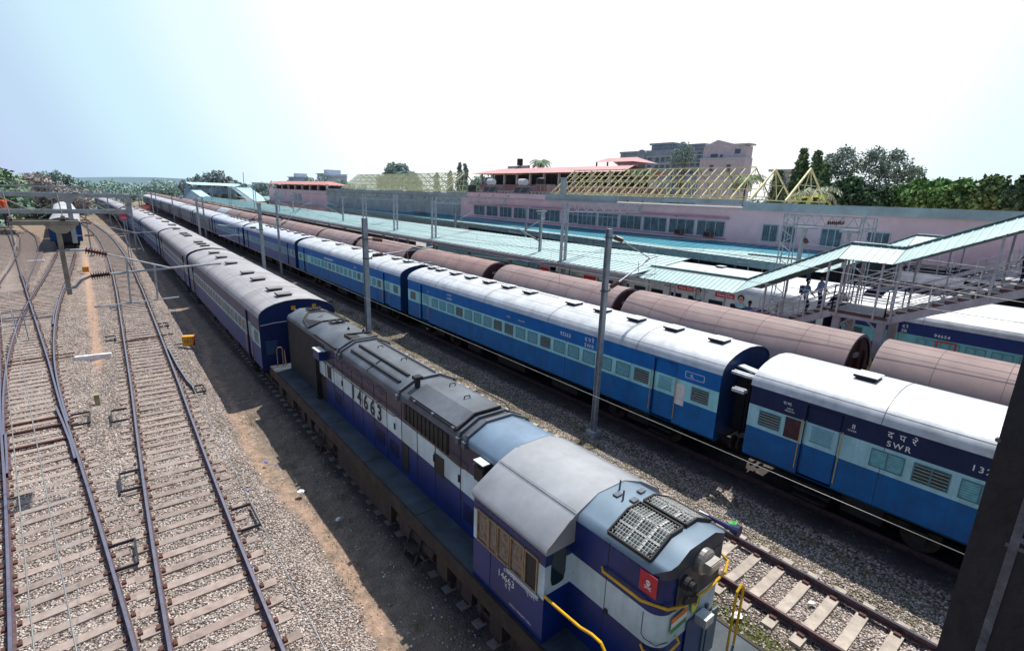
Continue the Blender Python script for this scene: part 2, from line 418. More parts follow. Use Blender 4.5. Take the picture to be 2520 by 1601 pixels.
def sleeper_mb(mb, x, y, t, L=2.6, w=.24, z=-.172, clips=True, psc=False):
    M = Matrix.Translation((x, y, z)) @ Matrix.Rotation(-t, 4, 'Z'); mb.M = M
    if psc: mb.prof_y([(-L/2,-.16),(-L/2,0.0),(-.55,0.0),(-.3,-.02),(.3,-.02),(.55,0),(L/2,0),(L/2,-.16)], -w/2, w/2, 0)
    else: mb.box(-L/2, L/2, -w/2, w/2, -.14, .0, 0)
    if clips:
        for s in (-.875, .875):
            for q in (-.12, .12): mb.box(s+q-.035, s+q+.035, -.07, .07, .0, .05, 1)
    mb.M = None
def make_track(label, C, y0, y1, top, psc, near, parts=100, step=.62, rails=True, far_end=None, L=2.6, sz=-.172):
    t = thing('railway_track', label, 'railway track')
    pts = [p for p in smoothpts(C, 1.0)]
    pts = [p for p in pts if y0 <= p[0] <= y1]
    if rails:
        rail_on(t, pts, top[0], -.87); rail_on(t, pts, top[1], .87)
    y = y0+.3; k = 0; rest = MB()
    while y < (far_end or y1):
        x = ctr(C, y); a = -ang(C, y); jit = random.uniform(-.03, .03)
        if near[0] < y < near[1] and k < parts:
            mb = MB(); sleeper_mb(mb, x+jit, y+random.uniform(-.02,.02), a+random.uniform(-.012,.012), L, z=sz, psc=psc); mb.build('sleeper', t, [m_slc if psc else m_slp, m_clip]); k += 1
        else: sleeper_mb(rest, x+jit, y, a, L, z=sz, clips=y < 60, psc=psc)
        y += step
    if rest.v: tag(rest.build('sleepers', t, [m_slc if psc else m_slp, m_clip]), kind='stuff')
    return t
TA = make_track('leftmost main track whose rails fork at a turnout near the crossing', C_A, -4, 218, (m_railtop, m_railtop), False, (6, 66), far_end=150)
TB = make_track('curved branch track leaving the turnout toward the parked blue coach', C_B, 24, 195, (m_railtop, m_railtop), False, (46, 90), parts=60, far_end=120, L=2.5, sz=-.177)
T2_ = make_track('gently curving open track beside the yellow 101 box', C_2, -4, 255, (m_railtop, m_railtop), False, (6, 68), far_end=150, sz=-.166)
TE = make_track('empty track on concrete sleepers between locomotive and blue coaches', C_E, -8, 295, (m_rail, m_railshine), True, (.5, 60), far_end=150)
TC1 = make_track('track under the dark blue locomotive and its coaches', C_1, -6, 255, (m_railtop, m_railtop), False, (0, 0), far_end=60, L=2.4, sz=-.19)
TC2 = make_track('track under the long bright blue coach train', C_T2, -14, 290, (m_rail, m_rail), True, (0, 0), far_end=-13, L=2.2)
TC3 = make_track('track under the brown covered wagons', C_3, -6, 318, (m_railtop, m_railtop), True, (0, 0), far_end=20)
C_4 = [(-16,32.4),(260,32.4)]; C_5 = [(-16,36.2),(260,36.2)]
make_track('track under the silver roofed coaches beyond the island platform', C_4, -14, 255, (m_railtop, m_railtop), True, (0, 0), far_end=20)
C_6 = [(40,-10.5),(90,-14),(140,-20),(230,-36)]
make_track('far left yard track beyond the station throat', C_6, 45, 228, (m_railtop, m_railtop), False, (0,0), far_end=120)
C_7 = [(56,-5.7),(62,-6.0),(72,-6.1),(90,-6.6),(110,-8.0),(140,-12),(190,-21)]
make_track('yard track joining the main track at the far turnout', C_7, 57, 188, (m_railtop, m_railtop), False, (0,0), far_end=120)
# turnout pieces on track A: wing/check rails, switch ties
def short_rail(parent, pts, name): rail_on(parent, pts, m_railtop, 0, name)
short_rail(TA, [(42, ctr(C_B,42)+.79), (45, ctr(C_B,45)+.77), (48, ctr(C_B,48)+.77), (51, ctr(C_B,51)+.79)], 'check_rail')
short_rail(TA, [(20.5,-1.42),(22,-1.56),(24,-1.80),(26,-2.06)], 'switch_rail')
short_rail(TA, [(20.5,-3.02),(22,-3.15),(24,-3.35)], 'switch_rail')
short_rail(T2_, [(25.3,2.62),(26.5,2.5),(29,2.42),(33,2.40)], 'guard_rail')
mb = MB()
for y in (22.6, 24.1, 25.0): 
    x = ctr(C_A, y); mb = MB(); mb.bar((x-1.3, y, -.12), (x+.95, y+.1, -.12), .11, .07); mb.build('switch_rod', TA, m_clip)
for y in (33.6, 34.3): mb = MB(); mb.bar((-4.2, y, -.10), (-1.6, y+.25, -.10), .06, .05); mb.build('switch_rod', TA, m_clip)
mb = MB(); mb.bar((.3, 35.6, -.1), (3.0, 36.2, -.1), .09, .06); mb.build('switch_rod', T2_, m_clip)

# signal cable loops beside the rails (black rectangular frames)
m_blk = mat('black_paint', (.02,.022,.035), .45, 0, .1)
fr = [((-.13,24.3),(.29,24.42),(-.0,23.1),'beside the second track, farthest up'),((-.5,18.72),(.27,18.6),(-.2,17.4),'mid'),]
def frame(cx, cy, w, l, label, rot=0.0):
    mb = MB(); z = -.03
    for a, b in (((-w/2,-l/2),(w/2,-l/2)),((w/2,-l/2),(w/2,l/2)),((w/2,l/2),(-w/2,l/2))):
        mb.bar((a[0],a[1],z),(b[0],b[1],z), .045, .07)
    o = mb.build('rail_joint_frame', None, m_blk, loc=(cx, cy, -.02), rotz=rot)
    tag(o, label, 'track frame', 'thin black rectangular frames fixed beside the rails')
frame(-.12, 23.8, .5, 1.25, 'black rectangular frame left of the second track beyond the narrow post stub', math.pi)
frame(-.10, 18.0, .5, 1.2, 'black rectangular frame at left rail of second track, middle of three', math.pi)
frame(-1.30, 24.2, .55, 1.2, 'black rectangular frame beside the switch blades of the leftmost track')
frame(-.47, 14.1, .55, 1.1, 'nearest black rectangular frame beside right rail of leftmost track')
frame(2.25, 14.0, .5, 1.15, 'black rectangular frame outside right rail of second track, near')
frame(2.72, 25.2, .5, .9, 'dark frame at the end of the short guard rail')
frame(2.75, 38.6, .5, .9, 'small dark frame beside second track near the yellow box')
frame(-.02, 36.6, .5, 1.1, 'far black frame at left rail of second track')
# white boundary stones, box, post stub
m_white = mat('white_paint', (.80,.80,.80), .7, 0, .06, 6, dirt=(.4,.38,.36), dfac=.4)
m_txt = mat('black_lettering', (.02,.02,.02), .6, 0, .05); m_wtxt = mat('white_lettering', (.78,.80,.82), .6, 0, .05)
def white_beam(x, y, l, label, rot):
    mb = MB(); mb.prof_y([(-.13,-.1),(.13,-.1),(.11,.16),(-.11,.16)], -l/2, l/2)
    o = mb.build('boundary_stone', None, m_white, loc=(x, y, -.2), rotz=rot); tag(o, label, 'boundary stone')
    return o
o = white_beam(-.82, 33.4, 1.5, 'white painted concrete beam lying on gravel between the two near tracks', R(90-6))
text('stone_lettering', 'FM', o, (.0, -.1, .163), (0,1,0), (-1,0,0), .16, m_txt, 'CENTER')
white_beam(-5.35, 77.3, 1.45, 'white painted concrete beam lying between rails beyond the crossing', R(90-4))
mb = MB(); mb.box(-.09,.09,-.09,.09,-.2,.28); tag(mb.build('post_stub', None, mat('stub', (.33,.30,.17), .9, 0, .2), loc=(-.78, 26.1, -.1)), 'short weathered post stub standing in the red soil strip', 'post')
m_yel = mat('box_orange', (.78,.36,.02), .5, 0, .1, 5, dirt=(.3,.12,.02), dfac=.4); m_red_edge = mat('box_red', (.45,.05,.02), .5)
def point_box(x, y, label, txt, z0=-.1, s=.24, rot=0.0):
    t = thing('point_indicator_box', label, 'signal box', (x, y, 0), rot)
    mb = MB(); mb.box(-s, s, -.17, .17, z0, z0+.52); mb.build('housing', t, m_red_edge)
    mb = MB(); mb.box(-s+.03, s-.03, -.19, -.171, z0+.04, z0+.49); mb.box(-s-.02, s+.02, -.2, .2, z0+.521, z0+.55, 0); mb.build('front_plate', t, m_yel)
    mb = MB(); mb.bar((-s-.02, 0, z0+.1), (-s-.5, .1, z0+.05), .05, .05); mb.build('arm', t, m_blk)
    if txt: text('box_number', txt, t, (0, -.196, z0+.16), (1,0,0), (0,0,1), .28, m_txt, 'CENTER')
    return t
point_box(3.42, 33.0, 'orange point indicator box marked 101 between gravel and coaches', '101', s=.27, rot=R(-20))
point_box(-1.05, 66.0, 'smaller orange point indicator box near the hanging post', '102', rot=R(-5))

# litter
m_lit = {'green': mat('green_plastic', (.05,.5,.1), .4), 'white': mat('white_plastic', (.75,.78,.8), .4), 'blue': mat('blue_plastic', (.1,.15,.6), .4)}
def litter(x, y, kind, s, label):
    bm = bmesh.new(); bmesh.ops.create_icosphere(bm, subdivisions=2, radius=s)
    for v in bm.verts: v.co.x *= 1.5; v.co.z *= .4; v.co += Vector([random.uniform(-.25,.25)*s for _ in range(3)])
    me = bpy.data.meshes.new('litter'); bm.to_mesh(me); bm.free(); me.materials.append(m_lit[kind])
    o = bpy.data.objects.new('litter', me); COL.objects.link(o); o.location = (x, y, -.17); o.rotation_euler.z = random.random()*6
    tag(o, label, 'litter')
litter(13.25, 5.75, 'green', .09, 'bright green plastic litter on shaded grass beside the empty track')
litter(10.1, 4.0, 'white', .10, 'clear crumpled plastic bottle below the near rail of empty track')
litter(11.9, 3.1, 'white', .06, 'small pale litter between concrete sleepers of the empty track')
litter(11.0, 5.0, 'white', .04, 'tiny white scrap against the near rail of empty track')
litter(.1, 10.2, 'white', .06, 'white crumpled cup at the bottom between the two left tracks')
litter(3.9, 14.6, 'white', .08, 'white rag in the shade below the locomotive deck')
litter(3.5, 17.0, 'blue', .05, 'small blue scrap in the shade beside locomotive')
litter(4.3, 12.6, 'white', .06, 'pale scrap under the locomotive steps')
V = []; F = []; MI = []
for i in range(420):
    x, y = random.choice([(random.uniform(-3.2, 3.4), 7+30*random.random()**1.5), (random.uniform(3.2, 5), random.uniform(6, 30)), (random.uniform(8.6, 14.3), random.uniform(1, 30)), (random.uniform(-1.2,0), random.uniform(25,60))])
    h = gattr(x, y)[3]+.03; s_ = random.uniform(.012, .045); a = random.random()*6.28; o = len(V)
    for k in range(5): V.append((x+s_*math.cos(a+k*1.256)*random.uniform(.5,1.2), y+s_*math.sin(a+k*1.256)*random.uniform(.5,1.2), h+random.uniform(-.01,.02)))
    F.append(tuple(range(o, o+5))); MI.append(random.choice([0,0,0,1,2,2,2]))
me = bpy.data.meshes.new('litter_scraps'); me.from_pydata(V, [], F)
for m in (m_lit['white'], m_lit['blue'], mat('scrap_brown', (.30,.17,.09), .8, 0, .3, 5)): me.materials.append(m)
me.polygons.foreach_set('material_index', MI); o = bpy.data.objects.new('litter_scraps', me); COL.objects.link(o); tag(o, 'tiny scraps of paper and leaves strewn over the track bed', 'litter', kind='stuff')
mb = MB(); mb.box(-.3,.3,-.18,.18,0,.22); tag(mb.build('stone_slab', None, mat('slab', (.25,.24,.22), .9, 0, .2, 4), loc=(14.3, 41.2, -.3), rotz=.4), 'dark stone block on gravel beside the bright blue coaches', 'stone')
# ------------------------------------------------------------------ passenger coaches
def paint(name, c, d=(.06,.05,.05), df=.4, rough=.45, var=.09): return mat(name, c, rough, 0, var, 1.3, .08, 3.5, d, df, 1.1, streak=True, spec=.25)
P_bl = dict(up=paint('coach_blue_upper', (.001,.155,.50), (.02,.10,.24)), band=paint('coach_band_aqua', (.36,.78,.82), (.2,.40,.43)), low=paint('coach_blue_lower', (.001,.155,.45), (.03,.09,.17), .5),
            roof=mat('roof_silver', (.64,.67,.70), .45, .2, .06, 1.2, .1, 5, (.32,.33,.34), .55, 1.9), end=paint('coach_end_blue', (.012,.05,.16)))
P_c = dict(up=paint('coach_navy_upper', (.010,.022,.085), (.03,.04,.08)), band=paint('coach_band_pale', (.38,.68,.77), (.18,.34,.4)), low=paint('coach_blue_lower2', (.001,.125,.38), (.03,.05,.10), .4),
           roof=mat('roof_white_silver', (.62,.65,.68), .5, .12, .08, 1.2, .12, 5, (.30,.32,.34), .6, 2.6), end=paint('coach_end_navy', (.01,.02,.06)))
P_d = dict(up=paint('coach_dusty_upper', (.055,.07,.14), (.09,.08,.09)), band=paint('coach_band_grey', (.36,.50,.56), (.15,.2,.22)), low=paint('coach_dusty_lower', (.014,.05,.20), (.08,.08,.12), .45),
           roof=mat('roof_dusty', (.37,.365,.385), .75, .0, .07, 1.0, .06, 7, (.20,.18,.18), .55, .7), end=paint('coach_end_deep_blue', (.008,.022,.10), (.02,.03,.06), .3))
P_v = dict(up=paint('van_grey_upper', (.20,.235,.29), (.12,.12,.14)), band=paint('van_grey_band', (.21,.245,.30), (.12,.12,.14)), low=paint('van_grey_lower', (.15,.16,.22), (.1,.1,.12)),
           roof=mat('roof_pale', (.50,.53,.58), .6, .05, .07, 1.0, .06, 7, (.34,.34,.35), .45, .7), end=P_c['end'])
P_h = dict(up=paint('coach_hazy_upper', (.07,.15,.40)), band=paint('coach_hazy_band', (.30,.48,.60), (.2,.3,.36)), low=paint('coach_hazy_lower', (.085,.14,.33), (.1,.1,.16)), roof=mat('roof_hazy', (.56,.61,.68), .6, .1, .05, 1.0, .05, 7, (.38,.40,.42), .4, .7), end=P_bl['end'])  # blue coach palette with distance haze painted into its colours
P_s = dict(up=paint('coach_royal_upper', (.014,.04,.20)), band=paint('coach_band_teal', (.18,.50,.58), (.1,.25,.3)), low=paint('coach_lower_blue3', (.012,.07,.26)), roof=P_c['roof'], end=P_c['end'])
P_w = dict(up=paint('wrap_white', (.62,.66,.68), (.4,.4,.42), .2), band=paint('wrap_white2', (.63,.67,.68), (.4,.4,.42), .2), low=paint('wrap_white3', (.55,.6,.64), (.4,.4,.42), .3), roof=P_c['roof'], end=P_c['end'])
m_dark = mat('underframe', (.025,.022,.022), .8, .1, .25, 6); m_glass = mat('dark_glass', (.015,.018,.022), .15, 0, .1, 2, spec=.6)
m_shut = mat('window_shutter', (.12,.38,.45), .55, 0, .12, 9); m_wframe = mat('window_frame_aqua', (.08,.20,.25), .5, 0, .08, 5); m_bar = mat('window_bar', (.30,.58,.64), .5, 0, .1, 9)
m_brass = mat('handrail_brass', (.55,.36,.14), .45, .4, .1, 8); m_ventw = mat('vent_plate', (.62,.65,.68), .5, .1, .08, 5); m_black = mat('vent_black', (.018,.018,.02), .6)
m_rubber = mat('gangway_rubber', (.02,.022,.03), .7, 0, .2, 5)
X0 = -1.62
def coach_profile(hw=1.62, z0=1.12, ze=3.40):
    roof = [(hw,ze),(hw-.03,ze+.12),(hw-.13,ze+.26),(hw-.33,ze+.39),(hw-.68,ze+.53),(hw-1.1,ze+.62),(0,ze+.66)]
    return roof + [(-x,z) for x,z in roof[-2::-1]]
def window_mesh(w, h, style):
    key = ('win', round(w,2), round(h,2), style)
    if key in MATS: return MATS[key]
    mb = MB(); x = 0.0
    # frame standing 12 mm proud, pane recessed, bars
    f = .026
    mb.box(x-.014, x+.01, -w/2, w/2, -h/2, -h/2+f, 0); mb.box(x-.014, x+.01, -w/2, w/2, h/2-f, h/2, 0)
    mb.box(x-.014, x+.01, -w/2, -w/2+f, -h/2+f, h/2-f, 0); mb.box(x-.014, x+.01, w/2-f, w/2, -h/2+f, h/2-f, 0)
    c = .05   # chamfered corners
    for sy in (-1, 1):
        for sz in (-1, 1): mb.bar((x-.002, sy*(w/2-f-.005), sz*(h/2-f-c)), (x-.002, sy*(w/2-f-c), sz*(h/2-f-.005)), .02, .02, 0)
    mb.box(x-.004, x-.001, -w/2+f, w/2-f, -h/2+f, h/2-f, 1)
    if style in ('shut', 'bars', 'open'):
        n = 7 if style == 'shut' else 5
        for i in range(n):
            z = -h/2+f+(h-2*f)*(i+.5)/n; mb.box(x-.012, x-.0045, -w/2+f, w/2-f, z-.007, z+.007, 2)
        if w > .7: mb.box(x-.016, x-.0046, -.018, .018, -h/2+f, h/2-f, 0)
    me = bpy.data.meshes.new('window'); me.from_pydata(mb.v, [], mb.f)
    mm = {'shut': [m_wframe, m_shut, m_bar], 'bars': [m_wframe, m_glass, m_bar], 'open': [mat('window_frame_grey', (.30,.38,.42), .6), m_glass, mat('bar_grey', (.10,.13,.15), .6)], 'dark': [m_wframe, m_glass, m_bar]}[style]
    for m in mm: me.materials.append(m)
    me.polygons.foreach_set('material_index', mb.m); MATS[key] = me
    return me
def put_window(t, y, z, w, h, style, x=X0):
    o = bpy.data.objects.new('window', window_mesh(w, h, style)); COL.objects.link(o); o.parent = t; o.location = (x-.001, y, z); return o
def bogie(t, y, x=0):
    mb = MB()
    for s in (-1, 1):
        mb.box(s*1.02-.07, s*1.02+.07, y-1.75, y+1.75, .52, .74); mb.box(s*1.15-.09, s*1.15+.09, y-.5, y+.5, .40, .9)
        for q in (-1.3, 1.3): mb.box(s*1.1-.12, s*1.1+.12, y+q-.18, y+q+.18, .3, .72)
    o = mb.build('bogie', t, m_dark)
    for q in (-1.3, 1.3):
        m2 = MB()
        m2.tube([(-1.0, y+q, .46), (1.0, y+q, .46)], .07, 8)
        for s in (-.84, .84): m2.tube([(s-.06, y+q, .46), (s+.06, y+q, .46)], .455, 18)
        m2.build('wheel', o, mat('wheel_steel', (.06,.045,.04), .55, .4, .2, 8))
def make_coach(label, pal, L=21.35, windows='sleeper', vents='plates', vl=None, group=None, detail=True, ends=True, zb=(2.06, 2.78), wmode='shut', doors=True, extra=None, vside=.0):
    t = thing('passenger_coach', label, 'train coach', group=group)
    hw = 1.62; z0, ze = 1.12, 3.40; h = L/2
    mb = MB()
    segs = [(z0, zb[0], 2), (zb[0], zb[1], 1), (zb[1], ze, 0)]
    # side walls as strips with door recesses cut out
    dy = [(-h+1.62, -h+2.56), (h-2.56, h-1.62)] if doors else []
    cuts = sorted([-h, h]+[c for d in dy for c in d])
    for s in (-1, 1):
        for a, b in zip(cuts, cuts[1:]):
            isdoor = any(abs(a-d[0]) < 1e-6 for d in dy)
            for q0, q1, mi in segs:
                x = s*hw if not isdoor else s*(hw-.10)
                if isdoor and q1 == ze: 
                    mb.quad((x,a,q0),(x,b,q0),(x,b,ze-.12),(x,a,ze-.12), mi); mb.quad((s*hw,a,ze-.12),(s*hw,b,ze-.12),(s*hw,b,ze),(s*hw,a,ze), mi)
                    mb.quad((x,a,ze-.12),(x,b,ze-.12),(s*hw,b,ze-.12),(s*hw,a,ze-.12), mi)
                else: mb.quad((x,a,q0),(x,b,q0),(x,b,q1),(x,a,q1), mi)
            if isdoor:
                for yy in (a, b): mb.quad((s*hw,yy,z0),(s*(hw-.10),yy,z0),(s*(hw-.10),yy,ze-.12),(s*hw,yy,ze-.12), 3)
        # tumblehome below
        mb.quad((s*hw,-h,z0),(s*hw,h,z0),(s*(hw-.12),h,z0-.1),(s*(hw-.12),-h,z0-.1), 2)
        for yy in (-7.1, -3.6, 0, 3.6, 7.1):    # faint panel joints
            mb.box(s*hw-.003, s*hw+.003, yy-.006, yy+.006, z0, ze-.02, 3)
        mb.box(s*hw-.004, s*hw+.008, -h, h, zb[0]-.03, zb[0]-.005, 3) if False else None
    # end walls
    prof = [(hw,z0-.1)]+coach_profile()+[(-hw,z0-.1)]
    for s in (-1, 1):
        o = len(mb.v); mb.v += [(x, s*h, z) for x, z in prof]; mb.f.append(list(range(o, o+len(prof)))[::(1 if s < 0 else -1)]); mb.m.append(3)
    mb.quad((-hw+.12,-h,z0-.1),(hw-.12,-h,z0-.1),(hw-.12,h,z0-.1),(-hw+.12,h,z0-.1), 3)
    body = mb.build('body', t, [pal['up'], pal['band'], pal['low'], pal['end']])
    # roof shell slightly proud
    mb = MB(); rp_ = [(x*1.008, z+.012) for x, z in coach_profile()]; rp_[0] = (hw+.02, ze-.03); rp_[-1] = (-hw-.02, ze-.03)
    mb.prof_y(rp_, -h-.03, h+.03, 0, closed=False)
    inner = [(x*.985, z-.03) for x, z in rp_]
    for s in (-1, 1):
        o = len(mb.v); n = len(rp_); mb.v += [(x, s*(h+.03), z) for x, z in rp_]+[(x, s*(h+.03), z) for x, z in inner]
        for i in range(n-1): mb.f.append([o+i, o+i+1, o+n+i+1, o+n+i]); mb.m.append(1)
    # transverse seams
    if detail:
        for yy in np.arange(-h+3.4, h-2, 4.85):
            mb.tube([(x*1.002, yy, z+.004) for x, z in rp_], .011, 4, 2, False)
        for q in (2, 4, len(rp_)-5, len(rp_)-3): mb.tube([(rp_[q][0], -h, rp_[q][1]), (rp_[q][0], h, rp_[q][1])], .006, 4, 2, False)
    mb.build('roof', t, [pal['roof'], mat('roof_rim', (.12,.13,.16), .6), mat('roof_seam', tuple(c*.55 for c in (.5,.5,.52)), .7)], smooth=True)
    # roof ventilators
    if vents:
        ys = vl if vl is not None else [(-h+2.2)+i*(L-4.4)/8 for i in range(9)]
        for i, yy in enumerate(ys):
            m2 = MB(); xx = vside; zt = 4.075
            m2.box(xx-.27, xx+.27, yy-.25, yy+.25, zt-.04, zt+.075, 1); m2.box(xx-.32, xx+.32, yy-.29, yy+.29, zt+.076, zt+.10, 0); m2.box(xx-.34, xx-.32, yy-.29, yy+.29, zt+.03, zt+.10, 1)  # black base and edge strip paint in the shadow beneath the plate
            m2.build('roof_vent', t, [m_ventw if pal['roof'] in (P_bl['roof'], P_c['roof']) else mat('vent_grey', (.20,.20,.215), .6), m_black])
    # windows
    zc = (2.43); wins = []
    if windows == 'sleeper': wins = [(-h+3.07+.88*i, .66, .50, wmode) for i in range(int((L-6.3)/.88)+1)]
    elif windows == 'general': wins = [(-h+2.95+.92*i, .74, .50, wmode) for i in range(int((L-5.9)/.92)+1)]
    elif windows == 'small': wins = [(-h+3.2+.88*i, .52, .48, wmode) for i in range(int((L-6.4)/.88)+1)]
    elif windows == 'wrap': wins = [(-h+3.4+1.5*i, 1.0, .40, 'dark') for i in range(int((L-6.8)/1.5)+1)]
    if windows:
        for y, w_, h_, st in wins: put_window(t, y, zc, w_, h_, 'bars' if (st == 'shut' and detail and random.random() < .13) else st)
        for y in (-h+.66, h-.66): put_window(t, y, zc, .64, .48, 'bars')
    # doors
    for i, (a, b) in enumerate(dy):
        m2 = MB(); x = X0+.1; c = (a+b)/2
        m2.box(x-.03, x-.002, a+.05, b-.05, z0+.02, zb[0], 1); m2.box(x-.03, x-.002, a+.05, b-.05, zb[0], zb[1]-.02, 2); m2.box(x-.03, x-.002, a+.05, b-.05, zb[1]-.02, ze-.16, 0)
        for k in range(7): m2.box(x-.045, x-.031, c-.27, c+.27, 2.24+k*.06, 2.262+k*.06, 3)
        m2.box(x-.04, x-.0305, c-.30, c+.30, 2.2, 2.222, 3); m2.box(x-.04, x-.0305, c-.30, c+.30, 2.66, 2.682, 3)
        d = m2.build('door', t, [pal['up'], pal['low'], pal['band'], m_shut])
        if detail:
            for yy in (a-.05, b+.05):
                m3 = MB(); xx = X0-.05; m3.tube([(X0, yy, z0+.15), (xx, yy, z0+.18), (xx, yy, 2.78), (X0, yy, 2.82)], .016, 6)
                m3.build('handrail', d, m_brass)
            m3 = MB()
            for k in range(3): m3.box(X0+.0+.05*0, X0+.28, a+.02, b-.02, z0-.22-.22*k, z0-.19-.22*k)
            m3.build('step', d, m_dark)
    # gangways and buffers
    if ends:
        for s in (-1, 1):
            m2 = MB(); m2.box(-.48, .48, s*h, s*(h+.46), 1.2, 3.2); m2.box(-.55, .55, s*(h+.3), s*(h+.36), 1.15, 3.3)
            m2.build('gangway', t, m_rubber)
            for q in (-.98, .98): m2 = MB(); m2.tube([(q, s*h, 1.0), (q, s*(h+.35), 1.0)], .09, 8); m2.tube([(q, s*(h+.35), 1.0), (q, s*(h+.43), 1.0)], .24, 12); m2.build('buffer', t, m_dark)
    # under frame
    mb = MB(); mb.box(-1.2, 1.2, -h+.1, h-.1, .85, z0-.1)
    for yy, l_ in ((-3.4, 1.6), (0.4, 2.2), (3.6, 1.2)): mb.box(-1.35, -.5, yy-l_/2, yy+l_/2, .42, .86); mb.box(.5, 1.35, yy-l_/2, yy+l_/2, .42, .86)
    mb.build('underframe', t, m_dark)
    for s in (-1, 1): bogie(t, s*(h-3.3))
    return t
def place(o, C, y, yawadj=0):
    # set by chord between the coach ends
    a, b = ctr(C, y-9), ctr(C, y+9); o.location = ((a+b)/2, y, 0); o.rotation_euler.z = -math.atan2(b-a, 18)+yawadj
def side_text(t, y, z, body, size, m=None, name='lettering', x=X0-.006, align='LEFT', sp=1.0): return text(name, body, t, (x, y, z), (0,-1,0), (0,0,1), size, m or m_wtxt, align, spacing=sp, bold=.012)

# ---- bright blue train (train 2)
h = 21.35/2
cB = make_coach('bright blue sleeper coach numbered 93263 with silver roof', P_bl, vl=[10.0,9.0,7.3,5.7,3.9,2.2,.46,-2.6,-4.3,-6.1,-7.85,-9.7], vside=-.15)
place(cB, C_T2, 18.38)
mb = MB(); mb.box(X0-.012, X0-.003, 8.94-18.38, 9.30-18.38, 1.86, 2.62); mb.build('notice_board', cB, m_white)
mb = MB(); mb.box(X0-.012, X0-.002, 9.5, 9.9, 2.9, 3.0)
side_text(cB, 15.15-18.38, 2.99, '93263', .23, sp=1.15); side_text(cB, 13.7-18.38, 2.83, 'SWR', .22, sp=1.25); side_text(cB, 13.7-18.38, 3.07, 'द प रे', .24)
side_text(cB, 24.4-18.38, 2.92, 'SLEEPER', .15); side_text(cB, 24.4-18.38, 3.12, 'शयनयान', .15); side_text(cB, 8.8-18.38, 2.98, 'SL', .15); side_text(cB, 26.6-18.38, 2.95, 'S4', .14)
mb = MB()
for a, b, c, d in ((8.98, 8.98, 2.94, 3.14), (8.28, 8.28, 2.94, 3.14)): mb.box(X0-.005, X0-.002, a-18.38-.01, a-18.38+.01, c, d)
mb.box(X0-.005, X0-.002, 8.28-18.38, 8.98-18.38, 3.14, 3.155); mb.box(X0-.005, X0-.002, 8.28-18.38, 8.98-18.38, 2.925, 2.94)
mb.build('lettering_box', cB, m_wtxt)
side_text(cB, 18.9-18.38, 3.0, 'मडगांव', .11); side_text(cB, 18.0-18.38, 3.0, 'MADGAON', .09)
cC = make_coach('navy and blue second class coach lettered SWR, nearest the dark bridge post', P_c, windows='general', vl=[8.15,2.5,-3], vside=-.1)
place(cC, C_T2, -3.98)
side_text(cC, 3.1+3.98, 2.86, 'SWR', .21, sp=1.35); side_text(cC, 3.12+3.98, 3.1, 'द प रे', .23, sp=1.3); side_text(cC, 1.45+3.98, 2.95, '13265', .21, sp=1.3)
side_text(cC, 3.92+3.98, 3.02, 'II', .17); side_text(cC, 4.0+3.98, 2.93, 'CHAIR', .07)
side_text(cC, 5.72+3.98, 3.1, 'रा.भा.', .12); side_text(cC, 5.6+3.98, 2.98, 'JAIPUR', .06); side_text(cC, 5.65+3.98, 2.90, 'RESERVED', .06)
mb = MB(); mb.box(X0-.02, X0-.003, 5.16+3.98, 5.58+3.98, 2.12, 2.74); mb.build('rusty_panel', cC, mat('rust_panel', (.07,.03,.035), .8, 0, .2, 6))
mb = MB()
for q in (0, .16): mb.tube([(-1.2+q, 10.67, 3.45), (-1.15+q, 11.1, 3.42), (-1.15+q, 11.6, 3.44)], .055, 8)
for q in (0, .16): mb.tube([(-1.35+q, 11.0, 2.95), (-1.35+q, 11.4, 2.95)], .075, 10)
mb.bar((-.9, 10.7, 3.55), (-.6, 11.6, 3.55), .3, .05); mb.build('gangway_pipes', cC, m_ventw)
cA = make_coach('mid blue sleeper coach with silver roof, second beyond coach 93263\'s neighbour', P_bl, windows='small', vl=[7.1,3.6,0,-2.4,-4.8,-7.3,-9], vside=-.1)
cA['label'] = 'blue sleeper coach with scratched grey door tray, next beyond coach 93263'
place(cA, C_T2, 40.8)
side_text(cA, 7.0, 2.9, '==', .2); side_text(cA, -3.0, 2.95, 'शयनयान', .16)
mb = MB(); mb.bar((X0-.02, 3.4, 3.0), (X0-.02, 1.4, 3.0), .05, .12); mb.build('rain_gutter', cA, m_ventw)
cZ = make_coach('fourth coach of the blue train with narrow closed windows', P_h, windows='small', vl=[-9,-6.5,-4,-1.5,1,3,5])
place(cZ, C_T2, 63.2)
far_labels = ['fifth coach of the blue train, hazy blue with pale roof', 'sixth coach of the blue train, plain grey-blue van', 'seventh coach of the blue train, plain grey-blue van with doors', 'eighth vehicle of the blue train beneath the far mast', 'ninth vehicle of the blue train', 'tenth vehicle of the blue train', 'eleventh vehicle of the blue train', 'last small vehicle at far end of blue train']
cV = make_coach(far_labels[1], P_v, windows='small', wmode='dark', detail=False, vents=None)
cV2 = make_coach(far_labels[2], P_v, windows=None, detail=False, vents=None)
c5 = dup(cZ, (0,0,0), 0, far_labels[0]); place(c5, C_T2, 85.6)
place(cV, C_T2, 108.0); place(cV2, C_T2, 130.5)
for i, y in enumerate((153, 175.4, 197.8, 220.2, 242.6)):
    o = dup(cV2 if i % 2 else cV, (0,0,0), 0, far_labels[3+i]); place(o, C_T2, y)

